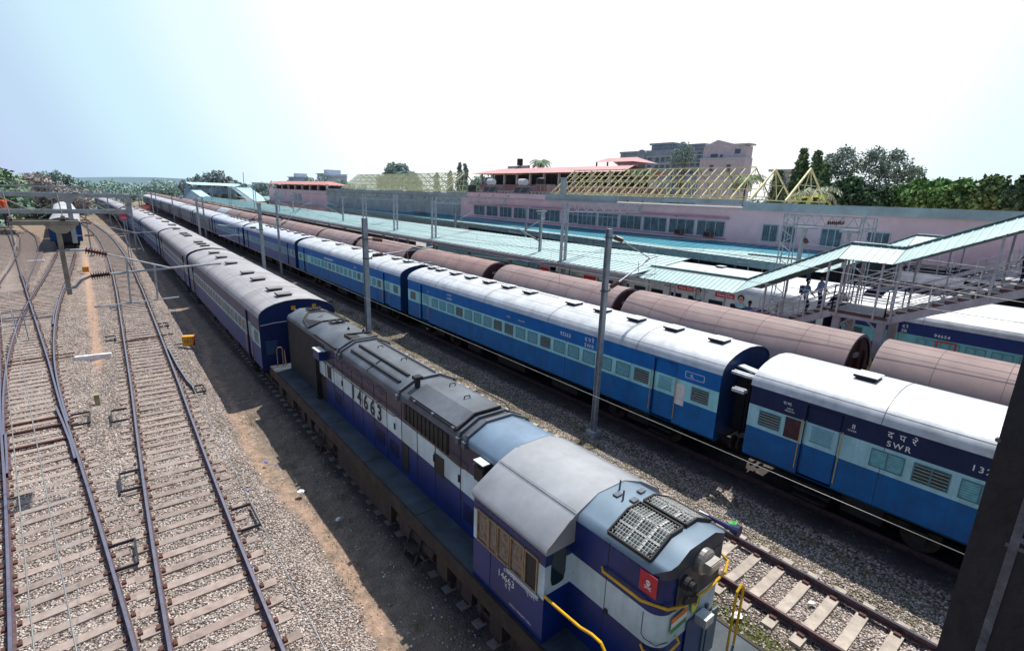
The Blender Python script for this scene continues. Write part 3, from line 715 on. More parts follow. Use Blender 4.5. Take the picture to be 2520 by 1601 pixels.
# ---- dusty train behind the locomotive (train 1)
d1 = make_coach('dusty purple-grey coach with deep blue end wall, coupled to the locomotive', P_d, windows='sleeper', wmode='open', vl=[7.95,5.2,1.95,-2.45,-4.9,-8.05,-9.6], vside=-.25)
place(d1, C_1, 33.55)
mb = MB()
h_ = -10.675
mb.tube([(-1.58, h_-.03, 3.05), (-1.0, h_-.04, 3.12), (1.1, h_-.04, 3.16), (1.55, h_-.03, 3.1)], .014, 6)
mb.box(-.15, -.05, h_-.05, h_-.01, 3.5, 3.62); mb.build('end_rail', d1, m_ventw)
mb = MB(); mb.box(-.28,-.10,h_-.04,h_-.012,3.60,3.78); mb.box(.62,.78,h_-.04,h_-.012,3.62,3.78); mb.build('marker_plate', d1, m_yel)
mb = MB()
for i in range(7): mb.box(-1.42,-.95,h_-.03,h_-.012,1.75+i*.09,1.79+i*.09)
mb.build('end_louvre', d1, mat('louvre', (.06,.12,.22), .6))
d2 = make_coach('second dusty coach behind the locomotive with grouped dark roof vents', P_d, windows='small', wmode='open', vl=[-9.3,-7.6,-6.0,.15,1.7,3.3,9], vside=-.1); place(d2, C_1, 55.9)
names1 = ['third dusty coach behind the locomotive, pale grey roof', 'fourth coach behind the locomotive, with roof slats', 'fifth coach behind the locomotive', 'sixth coach behind the locomotive, under the lattice portal', 'seventh coach behind the locomotive', 'eighth coach behind the locomotive', 'ninth coach behind the locomotive', 'last coach of the dusty train, farthest away']
P_e = dict(P_d); P_e['roof'] = mat('roof_lilac', (.42,.41,.45), .7, 0, .07, 1.0, .05, 7, (.28,.26,.28), .5, .7)
d3 = make_coach(names1[0], P_e, windows='small', wmode='bars', vl=[-7.4,-6.7,-6,-1.2,-.5,.2,6,6.7], vside=.25, detail=False); place(d3, C_1, 78.3)
for i in range(7):
    o = dup(d3, (0,0,0), 0, names1[1+i]); place(o, C_1, 100.7+22.4*i)

# ---- train 4 and 5 beyond the island platform
s1 = make_coach('blue coach numbered 94654 with a red framed window, seen between brown wagons', P_s, windows='general', vl=[-5,-1,3,7])
s1.location = (32.4, -1.3, 0)
side_text(s1, 6.75+1.3, 2.84, 'SR', .2, sp=1.15); side_text(s1, 6.75+1.3, 3.06, 'द रे', .2); side_text(s1, 5.45+1.3, 2.87, '94654', .21, sp=1.2)
mb = MB()
for a, b, c, d in ((4.55,5.3,2.66,2.72),(4.55,5.3,2.12,2.18),(4.55,4.61,2.18,2.66),(5.24,5.3,2.18,2.66)): mb.box(X0-.03, X0-.016, a+1.3, b+1.3, c, d)
mb.build('red_window_frame', s1, mat('red_paint', (.55,.03,.03), .5))
s2 = make_coach('white advertising-wrapped chair car standing behind the island platform', P_w, windows='wrap', vl=[-6,-2,2,6]); s2.location = (32.4, 21.0, 0)
s2m = X0-.02
def ad(t, y0, y1, z0, z1, body, size, redm):
    mb = MB(); mb.box(s2m-.004, s2m, y0, y1, z0, z1); o = mb.build('advert_panel', t, redm)
    text('advert_lettering', body, o, (s2m-.008, y1-.12, z0+.07), (0,-1,0), (0,0,1), size, m_wtxt)
m_ared = mat('advert_red', (.62,.02,.03), .5, 0, .05)
ad(s2, 18.37-21, 19.6-21, 2.90, 3.18, 'New Day', .27, m_ared); ad(s2, 15.5-21, 16.8-21, 2.88, 3.18, 'New Day', .28, m_ared)
side_text(s2, 20.7-21, 2.95, 'CHAIR CAR', .17, mat('grey_lettering', (.15,.17,.2), .6), x=s2m); side_text(s2, 17.85-21, 3.02, 'Indian Railways', .1, mat('grey_lettering', (.15,.17,.2)), x=s2m)
def face_ad(t, y, z):
    mb = MB(); 
    def disc(cy, cz, ry, rz, mi, dx):
        n = 16; mb.add([(s2m-dx, cy+ry*math.cos(2*math.pi*i/n), cz+rz*math.sin(2*math.pi*i/n)) for i in range(n)], [tuple(range(n))], mi)
    disc(y, z+.05, .22, .22, 1, .003); disc(y, z-.05, .16, .22, 0, .006); disc(y, z-.38, .34, .2, 2, .004)
    disc(y-.06, z, .03, .03, 1, .009); disc(y+.06, z, .03, .03, 1, .009)
    mb.build('advert_portrait', t, [mat('print_skin', (.62,.33,.26), .6), m_txt, mat('print_shirt', (.35,.55,.62), .6)])
face_ad(s2, 18.02-21, 3.0); face_ad(s2, 15.08-21, 3.0)
s3 = make_coach('silver roofed coach farther along behind the canopy', P_s, windows=None, detail=False, vents=None); s3.location = (32.4, 43.4, 0)
for i, y in enumerate((-1.8, 20.6)):
    o = make_coach(['outer silver roofed coach beside the pink building, near half', 'outer silver roofed coach beside the pink building, emerging past the canopy end'][i], P_c, windows=None, detail=(i == 0), vl=[-6,-1,4,8]); o.location = (36.2, y, 0)

# ------------------------------------------------------------------ brown covered wagons (train 3)
m_wr = mat('wagon_roof', (.315,.235,.225), .7, 0, .08, .8, .08, 4, (.24,.15,.16), .6, .7, streak=False)
m_wr2 = mat('wagon_roof_red', (.335,.225,.205), .7, 0, .08, .8, .08, 4, (.24,.13,.13), .6, .7)
m_ws = mat('wagon_side', (.13,.055,.05), .75, 0, .15, 2, .05, 9, (.07,.04,.035), .5, 1.0); m_we = mat('wagon_end', (.11,.035,.035), .75, 0, .2, 2, dirt=(.05,.03,.03), dfac=.5)
m_seam = mat('wagon_seam', (.27,.20,.20), .8)
def make_wagon(label, L=10.25, roofm=None, group=None):
    t = thing('covered_wagon', label, 'goods wagon', group=group); h = L/2; hw = 1.58
    arc = [(hw*math.cos(a), 2.62+1.55*math.sin(a)) for a in [R(d) for d in range(0, 181, 9)]]
    mb = MB(); mb.prof_y([(hw-.02,1.25),(hw-.02,2.62),(-hw+.02,2.62),(-hw+.02,1.25)], -h+.06, h-.06)
    for s in (-1, 1):
        for yy in np.arange(-h+.9, h-.5, 1.4): mb.box(s*(hw-.02), s*(hw+.05), yy-.05, yy+.05, 1.25, 2.6)
    mb.build('body', t, m_ws)
    mb = MB(); mb.prof_y(arc, -h, h, 0, closed=False)
    for s in (-1, 1):      # rim
        inner = [(x*.93, 2.62+(z-2.62)*.93) for x, z in arc]; o = len(mb.v); n = len(arc)
        mb.v += [(x, s*h, z) for x, z in arc]+[(x, s*h, z) for x, z in inner]
        for i in range(n-1): mb.f.append([o+i, o+i+1, o+n+i+1, o+n+i]); mb.m.append(0)
    for yy in np.arange(-h+1.7, h-1, 1.72): mb.tube([(x*1.001, yy, 2.62+(z-2.62)*1.002) for x, z in arc], .010, 4, 1, False)
    for k in (11, 14): mb.tube([(arc[k][0], -h, arc[k][1]), (arc[k][0], h, arc[k][1])], .007, 4, 1, False)
    mb.build('roof', t, [roofm or m_wr, m_seam], smooth=True)
    for s in (-1, 1):
        mb = MB(); y = s*(h-.06); o = len(mb.v); pr = [(x*.985, 2.62+(z-2.62)*.985) for x, z in arc]+[(-hw+.03,1.25),(hw-.03,1.25)]
        mb.v += [(x, y, z) for x, z in pr]; mb.f.append(list(range(len(pr)))); mb.m.append(0)
        for x in (-.75, 0, .75): mb.box(x-.05, x+.05, s*(h-.055), s*(h+.02), 1.25, 3.4 if x else 4.0)
        mb.box(-.5, -.1, s*(h-.055), s*(h+.03), 3.35, 3.5, 1)
        mb.build('end_wall', t, [m_we, mat('wagon_plate', (.42,.34,.32), .7)])
        for q in (-.9, .9): m2 = MB(); m2.tube([(q, s*h, 1.0), (q, s*(h+.2), 1.0)], .08, 8); m2.tube([(q, s*(h+.2), 1.0), (q, s*(h+.27), 1.0)], .2, 12); m2.build('buffer', t, m_dark)
        m2 = MB(); m2.bar((0, s*h, .95), (0, s*(h+.33), .95), .2); m2.build('coupler', t, m_dark)
    mb = MB(); mb.box(-1.25, 1.25, -h+.1, h-.1, .9, 1.24)
    for s in (-1, 1):
        for q in (-1, 1): mb.tube([(q*.84-.06, s*(h-2.2), .45), (q*.84+.06, s*(h-2.2), .45)], .45, 16)
        for q in (-1, 1): mb.box(q*1.1-.08, q*1.1+.08, s*(h-2.2)-.9, s*(h-2.2)+.9, .45, .85)
    mb.build('underframe', t, m_dark)
    # walkway rail along the near edge
    return t
wl = ['nearest brown covered wagon, cut off by the dark bridge post', 'brown covered wagon beside the stair column, plain purplish roof', 'brown covered wagon passing behind the second tall mast', 'brown wagon with a double roof rib, third from the stairs', 'reddish brown wagon just left of the grey insulator mast', 'sixth brown wagon counted from the right', 'seventh brown wagon counted from the right', 'eighth brown wagon counted from the right', 'ninth brown wagon counted from the right']
wag = make_wagon(wl[0]); wag.location = (21.95, 0.02, 0)
wag2 = make_wagon(wl[3], roofm=m_wr2)
for i, (yc, src) in enumerate(((11.05, wag), (21.95, wag), (33.5, wag2), (45.1, wag2), (56.3, wag), (67.1, wag2), (77.5, wag), (87.6, wag2))):
    if src is wag2 and i == 2: o = wag2
    else: o = dup(src, (0,0,0), 0, wl[i+1])
    o.location = (ctr(C_3, yc), yc, 0); o.rotation_euler.z = 0
mb = MB()
w3 = bpy.data.objects[wag2.name]
wagp = make_wagon('pale bluish grey wagon among the brown ones far along the train', roofm=mat('wagon_pale', (.48,.52,.56), .7, 0, .06, .8)); place(wagp, C_3, 120.0)
k = 0
for y in np.arange(98.5, 312, 10.75):
    if abs(y-120) < 3: continue
    o = dup(wag if k % 3 else wag2, (0,0,0), 0, 'small far brown wagon near the vanishing end of the train', 'far brown wagons at the end of the train'); place(o, C_3, float(y)); k += 1
# ------------------------------------------------------------------ locomotive (local y = world y - 3.2, nose at -y)
LO = thing('diesel_locomotive', 'dark blue diesel locomotive numbered 14663 with white stripe, hauling the dusty train', 'locomotive', (6.44, 3.2, 0), -.0088)
lp = lambda n, c, d=(.03,.03,.035), df=.5, r=.33, v=.12: mat(n, c, r, 0, v, 1.1, .05, 5, d, df, .9, streak=True, spec=.4)
m_lb = lp('loco_blue', (.004,.024,.17), r=.42); m_lst = lp('loco_stripe', (.52,.67,.75), (.22,.26,.28), .35); m_ln = lp('loco_nose_blue', (.003,.024,.17), r=.34)
m_lup = lp('loco_hood_upper', (.020,.022,.068), (.02,.02,.03)); m_lroof = mat('loco_roof', (.12,.14,.17), .55, .1, .16, 1.0, .06, 6, (.05,.055,.065), .6, .6)
m_lroofb = mat('loco_roof_blue', (.17,.25,.35), .40, .1, .1, 1.2, .05, 6, (.14,.19,.25), .5, .7); m_cabr = mat('cab_roof', (.34,.355,.38), .42, .1, .08, 1.4, .05, 7, (.30,.32,.35), .5, .8)
m_nroof = mat('nose_roof', (.17,.24,.31), .38, .1, .07, 1.2, .04, 7, (.18,.24,.31), .5, .7)
m_soot = mat('loco_soot', (.022,.022,.028), .75, 0, .2, 3, .1, 12); m_deck = mat('loco_deck', (.055,.075,.095), .65, .1, .22, 1.5, .1, 10, (.03,.03,.035), .6, 1.0)
m_frame = mat('loco_frame', (.042,.032,.03), .8, .1, .25, 2.5, .1, 9); m_yellow = mat('rail_yellow', (.80,.45,.01), .35, 0, .08, 8, dirt=(.3,.16,.03), dfac=.4)
m_tan = mat('window_tan', (.32,.22,.13), .5, 0, .15, 5)
E = 3.70; HW = .85
def oct_(hw=HW, e=E, k=.33, t=3.93): return [(hw,e),(k,t),(-k,t),(-hw,e)]
def shoulder(hw, e): return [(hw, e-.10),(hw-.05, e),(.34, e+.23),(-.34, e+.23),(-hw+.05, e),(-hw, e-.10)]
# long hood
def hood_side(mb, y0, y1, hw, z0, up, st, lo, sz=(2.38, 2.95), e=3.6):
    for s in (-1, 1):
        for a, b, m in ((z0, sz[0], lo), (sz[0], sz[1], st), (sz[1], e, up)): mb.quad((s*hw,y0,a),(s*hw,y1,a),(s*hw,y1,b),(s*hw,y0,b), m)
mb = MB()
hood_side(mb, 3.85, 13.9, HW, 1.42, 0, 1, 2); hood_side(mb, 13.9, 18.3, HW, 1.42, 3, 3, 3)
mb.quad((-HW,18.3,1.42),(HW,18.3,1.42),(HW,18.3,3.6),(-HW,18.3,3.6), 3); o = len(mb.v)
mb.add([(x,18.3,z) for x,z in shoulder(HW,E)], [(0,1,2,3,4,5)], 3)
for y in (4.4,5.25,6.35,7.25,8.1,9.0,9.85,10.7,11.5,12.3,13.1): mb.box(-HW-.006, -HW+.002, y-.012, y+.012, 1.5, 3.45, 3); mb.box(HW-.002, HW+.006, y-.012, y+.012, 1.5, 3.45, 3)
for y in (5.3,6.4,8.5,12.35): 
    mb.box(-HW-.025, -HW-.005, y-.03, y+.03, 2.55, 2.72, 3)
hood = mb.build('long_hood', LO, [m_lup, m_lst, m_lb, m_soot])
# hood roof in segments
def roofseg(name, y0, y1, m, dz=0.0, hw=HW, par=LO):
    mb = MB(); pr = [(x*1.01, z+dz) for x, z in shoulder(hw, E)]; pr = pr+[(-hw*1.01,E-.16+dz),(hw*1.01,E-.16+dz)]
    mb.prof_y(pr, y0, y1, 0); return mb.build(name, par, m, smooth=True)
roofseg('hood_roof', 12.62, 18.35, m_lroof); roofseg('hood_roof', 8.24, 12.58, m_lroof, .01); roofseg('hood_roof', 5.06, 8.2, m_lroof); roofseg('hood_roof', 3.83, 5.02, m_lroofb, .012)
def rib(y, w=.07, dz=.05):
    mb = MB(); P = [(x*1.03, y, z+dz) for x, z in shoulder(HW, E)]
    for a, b in zip(P, P[1:]): mb.bar(a, b, w, .05)
    mb.box(-HW-.09, -HW-.01, y-.06, y+.06, E-.2, E-.05); mb.build('roof_rib', LO, m_lroof)
for y in (12.6, 12.35, 8.22, 5.04, 5.3): rib(y, .05 if y in (12.35, 5.3) else .08)
mb = MB()
for x, z in ((-.62, 3.83), (-.35, 3.95)): mb.bar((x, 8.6, z+.0), (x, 12.0, z+.0), .07, .06)
mb.bar((-.84, 10.3, 3.69), (-.4, 10.3, 3.93), .03, .03)
for y in (12.75,): mb.bar((-.86, y, 3.70), (-.86, 14.9, 3.70), .05, .07)
mb.bar((.35, 8.4, 3.97), (.35, 12.2, 3.97), .03, .03)
mb.build('roof_bar', LO, m_soot)
# raised hatch between ribs
mb = MB(); pr = [(.80,3.70),(.33,3.97),(-.33,3.97),(-.80,3.76),(-.80,3.70)]; mb.prof_y([(x,z+.03) for x,z in pr], 5.5, 7.7)
for y in (5.6, 6.5, 7.4): mb.box(-.86,-.80,y-.05,y+.05,3.68,3.76)
mb.build('roof_hatch', LO, m_lroof)
mb = MB(); mb.bar((-.82, 5.5, 3.72), (-.82, 7.7, 3.72), .03, .05); mb.bar((-.82,5.48,3.74),(-.33,5.48,4.0),.04,.04); mb.bar((-.33,5.48,4.0),(.4,5.48,4.0),.04,.04)
for x, y in ((.0, 6.3), (.15, 7.2), (0.05, 9.7), (0.0, 11.2)):
    mb.tube([(x-.09, y, 4.0), (x-.07, y, 4.07), (x+.07, y, 4.07), (x+.09, y, 4.0)], .015, 6)
mb.tube([(-.45, 7.95, 3.86), (-.45, 7.95, 4.12)], .08, 8); mb.box(-.56,-.34,7.85,8.05,4.08,4.16)
for x, y in ((0.1, 14.1), (.45, 13.6)): mb.tube([(x, y, 3.9), (x, y, 4.02)], [.07, .02], 6)
mb.tube([(.55, 5.2, 3.85), (.62, 5.6, 3.98), (.62, 6.6, 3.98), (.55, 6.9, 3.85)], .014, 5)
mb.tube([(.8, 13.4, 3.72), (.9, 13.3, 3.82), (.9, 14.6, 3.82), (.8, 14.7, 3.72)], .014, 5)
mb.build('lifting_eye', LO, m_soot)
# recessed fan openings
mb = MB(); mb.add([(-.30,12.78,3.955),(.55,12.78,3.90),(.55,13.35,3.90),(-.30,13.35,3.955)], [(0,1,2,3)]); 
mb.bar((-.32,12.76,3.97),(.57,12.76,3.93),.05,.06); mb.bar((-.32,13.37,3.97),(.57,13.37,3.93),.05,.06); mb.bar((-.32,12.76,3.97),(-.32,13.37,3.97),.05,.06)
mb.build('exhaust_opening', LO, m_black)
mb = MB(); mb.add([(-.80,15.75,3.755),(-.30,15.6,3.962),(.36,15.6,3.962),(.80,15.9,3.755),(.62,16.9,3.86),(.3,17.35,3.962),(-.3,17.3,3.962),(-.66,16.8,3.84)], [tuple(range(8))])
P = mb.v[:]; 
for i in range(8): mb.bar(P[i], P[(i+1)%8], .04, .05)
mb.bar((-.75,16.3,3.8),(.0,16.45,3.985),.02,.02)
mb.build('radiator_grille', LO, m_black)
for (yy, xx) in ((17.75, 0.05), (15.2, .1)):
    mb = MB(); w_, l_ = .26, .16; z = 4.0
    for a, b in (((-w_,-l_),(w_,-l_)),((w_,-l_),(w_,l_)),((w_,l_),(-w_,l_)),((-w_,l_),(-w_,-l_)),((0,-l_),(0,l_))): mb.bar((xx+a[0],yy+a[1],z),(xx+b[0],yy+b[1],z),.04,.05)
    mb.build('roof_frame', LO, m_black)
    mb = MB(); mb.box(xx-.22, xx+.22, yy-.12, yy+.12, 3.955, 3.965); mb.build('roof_glass', LO, m_ventw)
# side details
mb = MB()
for y0, y1, z0, z1 in ((14.05,14.45,2.42,2.86),(13.35,13.72,2.42,2.86),(5.95,6.4,2.30,2.80),(7.72,8.05,1.55,2.36)): mb = MB(); mb.box(-HW-.012, -HW-.007, y0, y1, z0, z1); mb.build('side_opening', LO, m_black)
mb = MB(); mb.box(-HW-.012, -HW-.008, 5.75, 7.95, 3.0, 3.5)
for k in range(11): mb.box(-HW-.03, -HW-.012, 5.8+k*.2, 5.82+k*.2, 3.0, 3.5)
mb.build('side_grille', LO, m_black)
mb = MB(); mb.box(-HW-.26, -HW-.01, 13.75, 14.35, 3.05, 3.36); mb.build('lamp_box', LO, m_lb)
mb = MB(); mb.box(-HW-.28, -HW-.01, 13.72, 14.38, 3.362, 3.39); mb.build('lamp_box_lid', LO, m_ventw)
mb = MB(); mb.tube([(-HW, 14.9, 3.35), (-HW-.09, 14.8, 3.2), (-HW-.09, 14.2, 2.98), (-HW-.09, 8.4, 3.0), (-HW, 8.3, 3.0)], .018, 6)
for y in (9.5,10.7,11.9,13.1): mb.bar((-HW, y, 3.0), (-HW-.09, y, 3.0), .02)
mb.tube([(-HW, 7.9, 3.12), (-HW-.09, 7.8, 3.12), (-HW-.09, 5.1, 3.02), (-HW, 5.0, 3.0)], .016, 6)
mb.build('handrail', LO, mat('rail_grime', (.16,.13,.09), .6, 0, .2, 5))
mb = MB(); mb.box(-HW-.16,-HW,14.50,14.60,1.42,3.0); mb.box(-HW-.18,-HW,14.4,14.7,1.42,1.55); mb.build('hood_pillar', LO, m_soot)
mb = MB()
for k in range(5): mb.tube([(-HW-.03, 9.2+k*.85, 3.3), (-HW-.05, 9.35+k*.85, 3.42), (-HW-.05, 9.65+k*.85, 3.42), (-HW-.03, 9.8+k*.85, 3.3)], .012, 5)
mb.build('pipe', LO, m_lb)
mb = MB(); mb.box(-HW-.2, -HW, 4.15, 4.45, 3.12, 3.42); mb.quad((-HW-.22,4.12,3.44),(-HW,4.12,3.52),(-HW,4.48,3.52),(-HW-.22,4.48,3.44)); mb.build('cab_front_lamp', LO, [m_black])
mb = MB(); mb.box(-HW-.21,-HW-.02,4.13,4.47,3.53,3.55); mb.build('lamp_cap', LO, m_ventw)
mb = MB(); mb.box(-HW-.02,-HW-.01,13.9,14.55,2.38,2.95) ; mb.build('stripe_panel', LO, m_lst)
def ltxt(y, z, b, s, m, x=-HW-.012, sp=1.0, al='LEFT'): return text('lettering', b, LO, (x, y, z), (0,-1,0), (0,0,1), s, m, al, spacing=sp, bold=.025)
for i, c in enumerate('14663'): ltxt(11.40-.48*i, 2.43, c, .64, m_txt, al='CENTER')
# deck and frame
mb = MB()
mb.box(-1.5, 1.5, -.75, 18.95, 1.30, 1.42, 0)
for s in (-1, 1): mb.box(s*1.5-.03, s*1.5+.03, -.75, 18.95, 1.06, 1.435, 1)
mb.box(-1.5, 1.5, -.82, -.75, .75, 1.43, 1); mb.box(-1.5, 1.5, 18.95, 19.02, .75, 1.43, 1)
for y in range(0, 19, 3): mb.box(-1.5, -.9, y+.2, y+.22, 1.42, 1.426, 1)
mb.build('deck', LO, [m_deck, m_frame])
mb = MB(); mb.box(-.9, .9, -.6, 18.8, .8, 1.3)
mb.box(-1.45, 1.45, 7.6, 11.4, .38, 1.05)
for y in (.5,1.6,4.8,6.6,12.0,13.9,16.0,17.5):
    for s in (-1,1): mb.box(s*1.35-.12, s*1.35+.12, y, y+.45, .55, 1.06)
mb.tube([(-1.3, 5.4, .8), (-1.3, 7.2, .8)], .2, 10); mb.tube([(-1.3, 11.7, .8), (-1.3, 13.5, .8)], .2, 10)
for y in (5.9, 12.4):
    for z in (.35, .65): mb.box(-1.72, -1.45, y, y+.5, z, z+.03)
    mb.bar((-1.7, y, .3), (-1.45, y, 1.1), .04); mb.bar((-1.7, y+.5, .3), (-1.45, y+.5, 1.1), .04)
mb.build('underframe', LO, m_frame)
for yb in (3.2, 15.3):
    mb = MB()
    for s in (-1,1):
        mb.box(s*1.12-.08, s*1.12+.08, yb-2.6, yb+2.6, .55, .85); mb.box(s*1.2-.1, s*1.2+.1, yb-.9, yb-.5, .35, .95); mb.box(s*1.2-.1, s*1.2+.1, yb+.9, yb+1.3, .35, .95)
        for q in (-1.9, 0, 1.9): mb.box(s*1.2-.14, s*1.2+.14, yb+q-.2, yb+q+.2, .33, .78)
        for q in (-1.35, -.5, .6, 1.4): mb.tube([(s*1.25, yb+q, .5), (s*1.25, yb+q, .9)], .09, 8)
    b_ = mb.build('bogie', LO, m_frame)
    for q in (-1.9, 0, 1.9):
        m2 = MB()
        for s in (-.84, .84): m2.tube([(s-.06, yb+q, .55), (s+.06, yb+q, .55)], .545, 20)
        m2.build('wheel', b_, MATS['wheel_steel'])
# cab
CH = 1.45
mb = MB()
sec = [(-CH, 3.28), (-CH, 1.06), (CH, 1.06), (CH, 3.28), (.85, 3.70), (.34, 3.90), (-.34, 3.90), (-.85, 3.70)]
y0, y1 = 1.80, 3.85
WB, WT = 2.38, 2.94           # white band
wins_z = (2.34, 3.02)
# side walls with window opening band
for s in (-1, 1):
    x = s*CH
    mb.quad((x,y0,1.06),(x,y1,1.06),(x,y1,2.30),(x,y0,2.30), 0)
    mb.quad((x,y0,3.02),(x,y1,3.02),(x,y1,3.3),(x,y0,3.3), 0)
    for a, b in ((y0, y0+.16), (y1-.12, y1)):
        mb.quad((x,a,2.30),(x,b,2.30),(x,b,2.94),(x,a,2.94), 1); mb.quad((x,a,2.94),(x,b,2.94),(x,b,3.02),(x,a,3.02), 0)
for y, s in ((y0, -1), (y1, 1)):
    def fq(xa, xb, za, zb, m): 
        mb.quad((xa,y,za),(xb,y,za),(xb,y,zb),(xa,y,zb), m)
    for sx in (-1, 1):
        a, b = sorted((sx*CH, sx*.845))
        fq(a, b, 1.06, 2.38, 3); fq(a, b, 2.38, 2.94, 1); 
        mb.add([(sx*CH,y,2.94),(sx*.845,y,2.94),(sx*.845,y,3.70),(sx*CH,y,3.28)], [(0,1,2,3)], 3)
mb.quad((-CH+.02,y0+.02,2.0),(CH-.02,y0+.02,2.0),(CH-.02,y1-.02,2.0),(-CH+.02,y1-.02,2.0), 2)
mb.box(-.8, .8, y0+.1, y1-.1, 1.42, 3.2, 2)
mb.build('cab', LO, [m_lb, m_lst, m_black, m_ln])
mb = MB(); pr = [(CH+.03,3.20),(CH+.05,3.27),(CH-.0,3.36),(.85,3.73),(.34,3.935),(-.34,3.935),(-.85,3.73),(-CH+.0,3.36),(-CH-.05,3.27),(-CH-.03,3.20)]
mb.prof_y(pr, y0-.05, y1+.02, 0, closed=True)
mb.build('cab_roof', LO, m_cabr, smooth=True)
mb = MB(); mb.tube([(-1.0, y0-.07, 3.69), (-1.3, y0-.07, 3.48), (-CH-.03, y0-.07, 3.36)], .014, 5); mb.tube([(-.85,y0-.04,3.76),(-.85,y1,3.755)], .008, 4); mb.tube([(.85,y0-.04,3.76),(.85,y1,3.755)], .008, 4); mb.build('gutter', LO, mat('gutter_grey', (.3,.3,.3), .5))
# cab side windows: dusty panes in tan frames, last one open
for i, (a, b, kind) in enumerate(((3.36,3.72,'p'),(3.1,3.35,'p'),(2.72,3.08,'p'),(2.32,2.70,'p'),(1.97,2.30,'o'))):
    w_ = MB(); f = .025; x = -CH-.004
    w_.box(x-.02, x+.02, a, a+f, 2.32, 3.0, 0); w_.box(x-.02, x+.02, b-f, b, 2.32, 3.0, 0); w_.box(x-.02, x+.02, a+f, b-f, 2.32, 2.345, 0); w_.box(x-.02, x+.02, a+f, b-f, 2.975, 3.0, 0)
    w_.box(x+.004, x+.010, a+f, b-f, 2.345, 2.975, 1)
    w_.build('cab_window', LO, [m_tan, mat('dusty_glass', (.12,.095,.08), .25, 0, .5, 14, dirt=(.22,.18,.15), dfac=.6, dscale=9) if kind == 'p' else m_black])
mb = MB(); mb.box(-CH-.05, -CH-.02, 1.9, 2.75, 2.285, 2.315); mb.box(-CH-.05, -CH-.02, 1.9, 2.75, 2.25, 2.262); mb.build('window_runner', LO, m_ventw)
n = 14
for sx in (-1, 1):
    mb = MB(); c = sx*1.15; P = []
    for i in range(n):
        a = 2*math.pi*i/n; P.append((c+.17*max(-1,min(1,1.25*math.cos(a))), y0-.006, 2.83+.34*max(-1,min(1,1.2*math.sin(a)))))
    mb.add(P, [tuple(range(n))], 0); mb.build('cab_front_window', LO, mat('green_glass', (.012,.03,.035), .12, spec=.7))
cabx = -CH-.006
text('cab_number', '14663', LO, (cabx, 3.05, 1.98), (0,-1,0), (0,0,1), .20, m_wtxt, 'LEFT')
text('cab_lettering', 'BVTS', LO, (cabx, 2.87, 2.17), (0,-1,0), (0,0,1), .10, m_wtxt, 'LEFT', spacing=1.6)
text('cab_lettering', 'द रे', LO, (cabx, 2.82, 1.86), (0,-1,0), (0,0,1), .13, m_wtxt, 'LEFT')
text('cab_lettering', 'एयर', LO, (cabx, 2.25, 2.14), (0,-1,0), (0,0,1), .16, m_wtxt, 'LEFT')
text('cab_lettering', 'LOCO WEIGHT-123.t', LO, (cabx, 2.68, 1.58), (0,-1,0), (0,0,1), .065, m_wtxt, 'LEFT')
# short hood / nose with rounded front corners
def nose_outline(r=.26, hw=HW, yf=0.0):
    P = [(-hw, 1.8)]
    for i in range(7):
        a = math.pi+ (math.pi/2)*i/6; P.append((-hw+r+r*math.cos(a), yf+r+r*math.sin(a)))
    for i in range(7):
        a = 1.5*math.pi + (math.pi/2)*i/6; P.append((hw-r+r*math.cos(a), yf+r+r*math.sin(a)))
    P.append((hw, 1.8)); return P
no = nose_outline(); mb = MB()
for za, zb, m in ((1.42, 2.38, 0), (2.38, 2.95, 1), (2.95, 3.60, 0)):
    o = len(mb.v); n = len(no); mb.v += [(x, y, za) for x, y in no]+[(x, y, zb) for x, y in no]
    for i in range(n-1): mb.f.append([o+i, o+i+1, o+n+i+1, o+n+i]); mb.m.append(m)
def ztop(x): 
    ax = abs(x); return 3.92 if ax < .34 else 3.92-(ax-.34)/(.80-.34)*.22 if ax < .8 else 3.70-(ax-.8)/.05*.1
o = len(mb.v); n = len(no)
mb.v += [(x, y, 3.60) for x, y in no]+[(x, y, ztop(x) if y > 1.7 or True else 0) for x, y in no]
mb.build('nose', LO, [m_ln, m_lst], smooth=True)
# nose roof built as shoulder profile clipped round at the front corners
mb = MB(); xs = [-.85,-.80,-.72,-.6,-.34,0,.34,.6,.72,.80,.85]
def yfront(x, r=.26): 
    ax = abs(x); return 0 if ax < .85-r else r-math.sqrt(max(0, r*r-(ax-(.85-r))**2))
for x in xs:
    z = ztop(x) if abs(x) < .85 else 3.58
    mb.v += [(x, yfront(x)-.015, 3.56), (x, yfront(x)-.015, z), (x, 1.8, z)]
for i in range(len(xs)-1):
    a, b = 3*i, 3*(i+1); mb.f.append([a+1, b+1, b+2, a+2]); mb.m.append(0); mb.f.append([a, b, b+1, a+1]); mb.m.append(1)
mb.build('nose_roof', LO, [m_nroof, mat('nose_front_dark', (.03,.04,.075), .45, 0, .15, 3, dirt=(.12,.11,.11), dfac=.6, dscale=2)], smooth=True)
mb = MB(); mb.box(-.55,.62,-.022,-.014,2.97,3.62); mb.build('front_panel', LO, mat('front_soot', (.05,.05,.075), .5, 0, .3, 4, dirt=(.16,.14,.13), dfac=.7, dscale=2.5))
mb = MB(); mb.box(-.15,.33,-.03,-.016,1.5,2.55); mb.build('front_door', LO, lp('door_blue', (.02,.05,.17)))
mb = MB(); mb.box(.36,.42,-.05,-.015,1.5,2.6); mb.box(.5,.78,-.04,-.015,1.5,2.35); mb.build('door_frame', LO, lp('door_grey', (.12,.17,.22)))
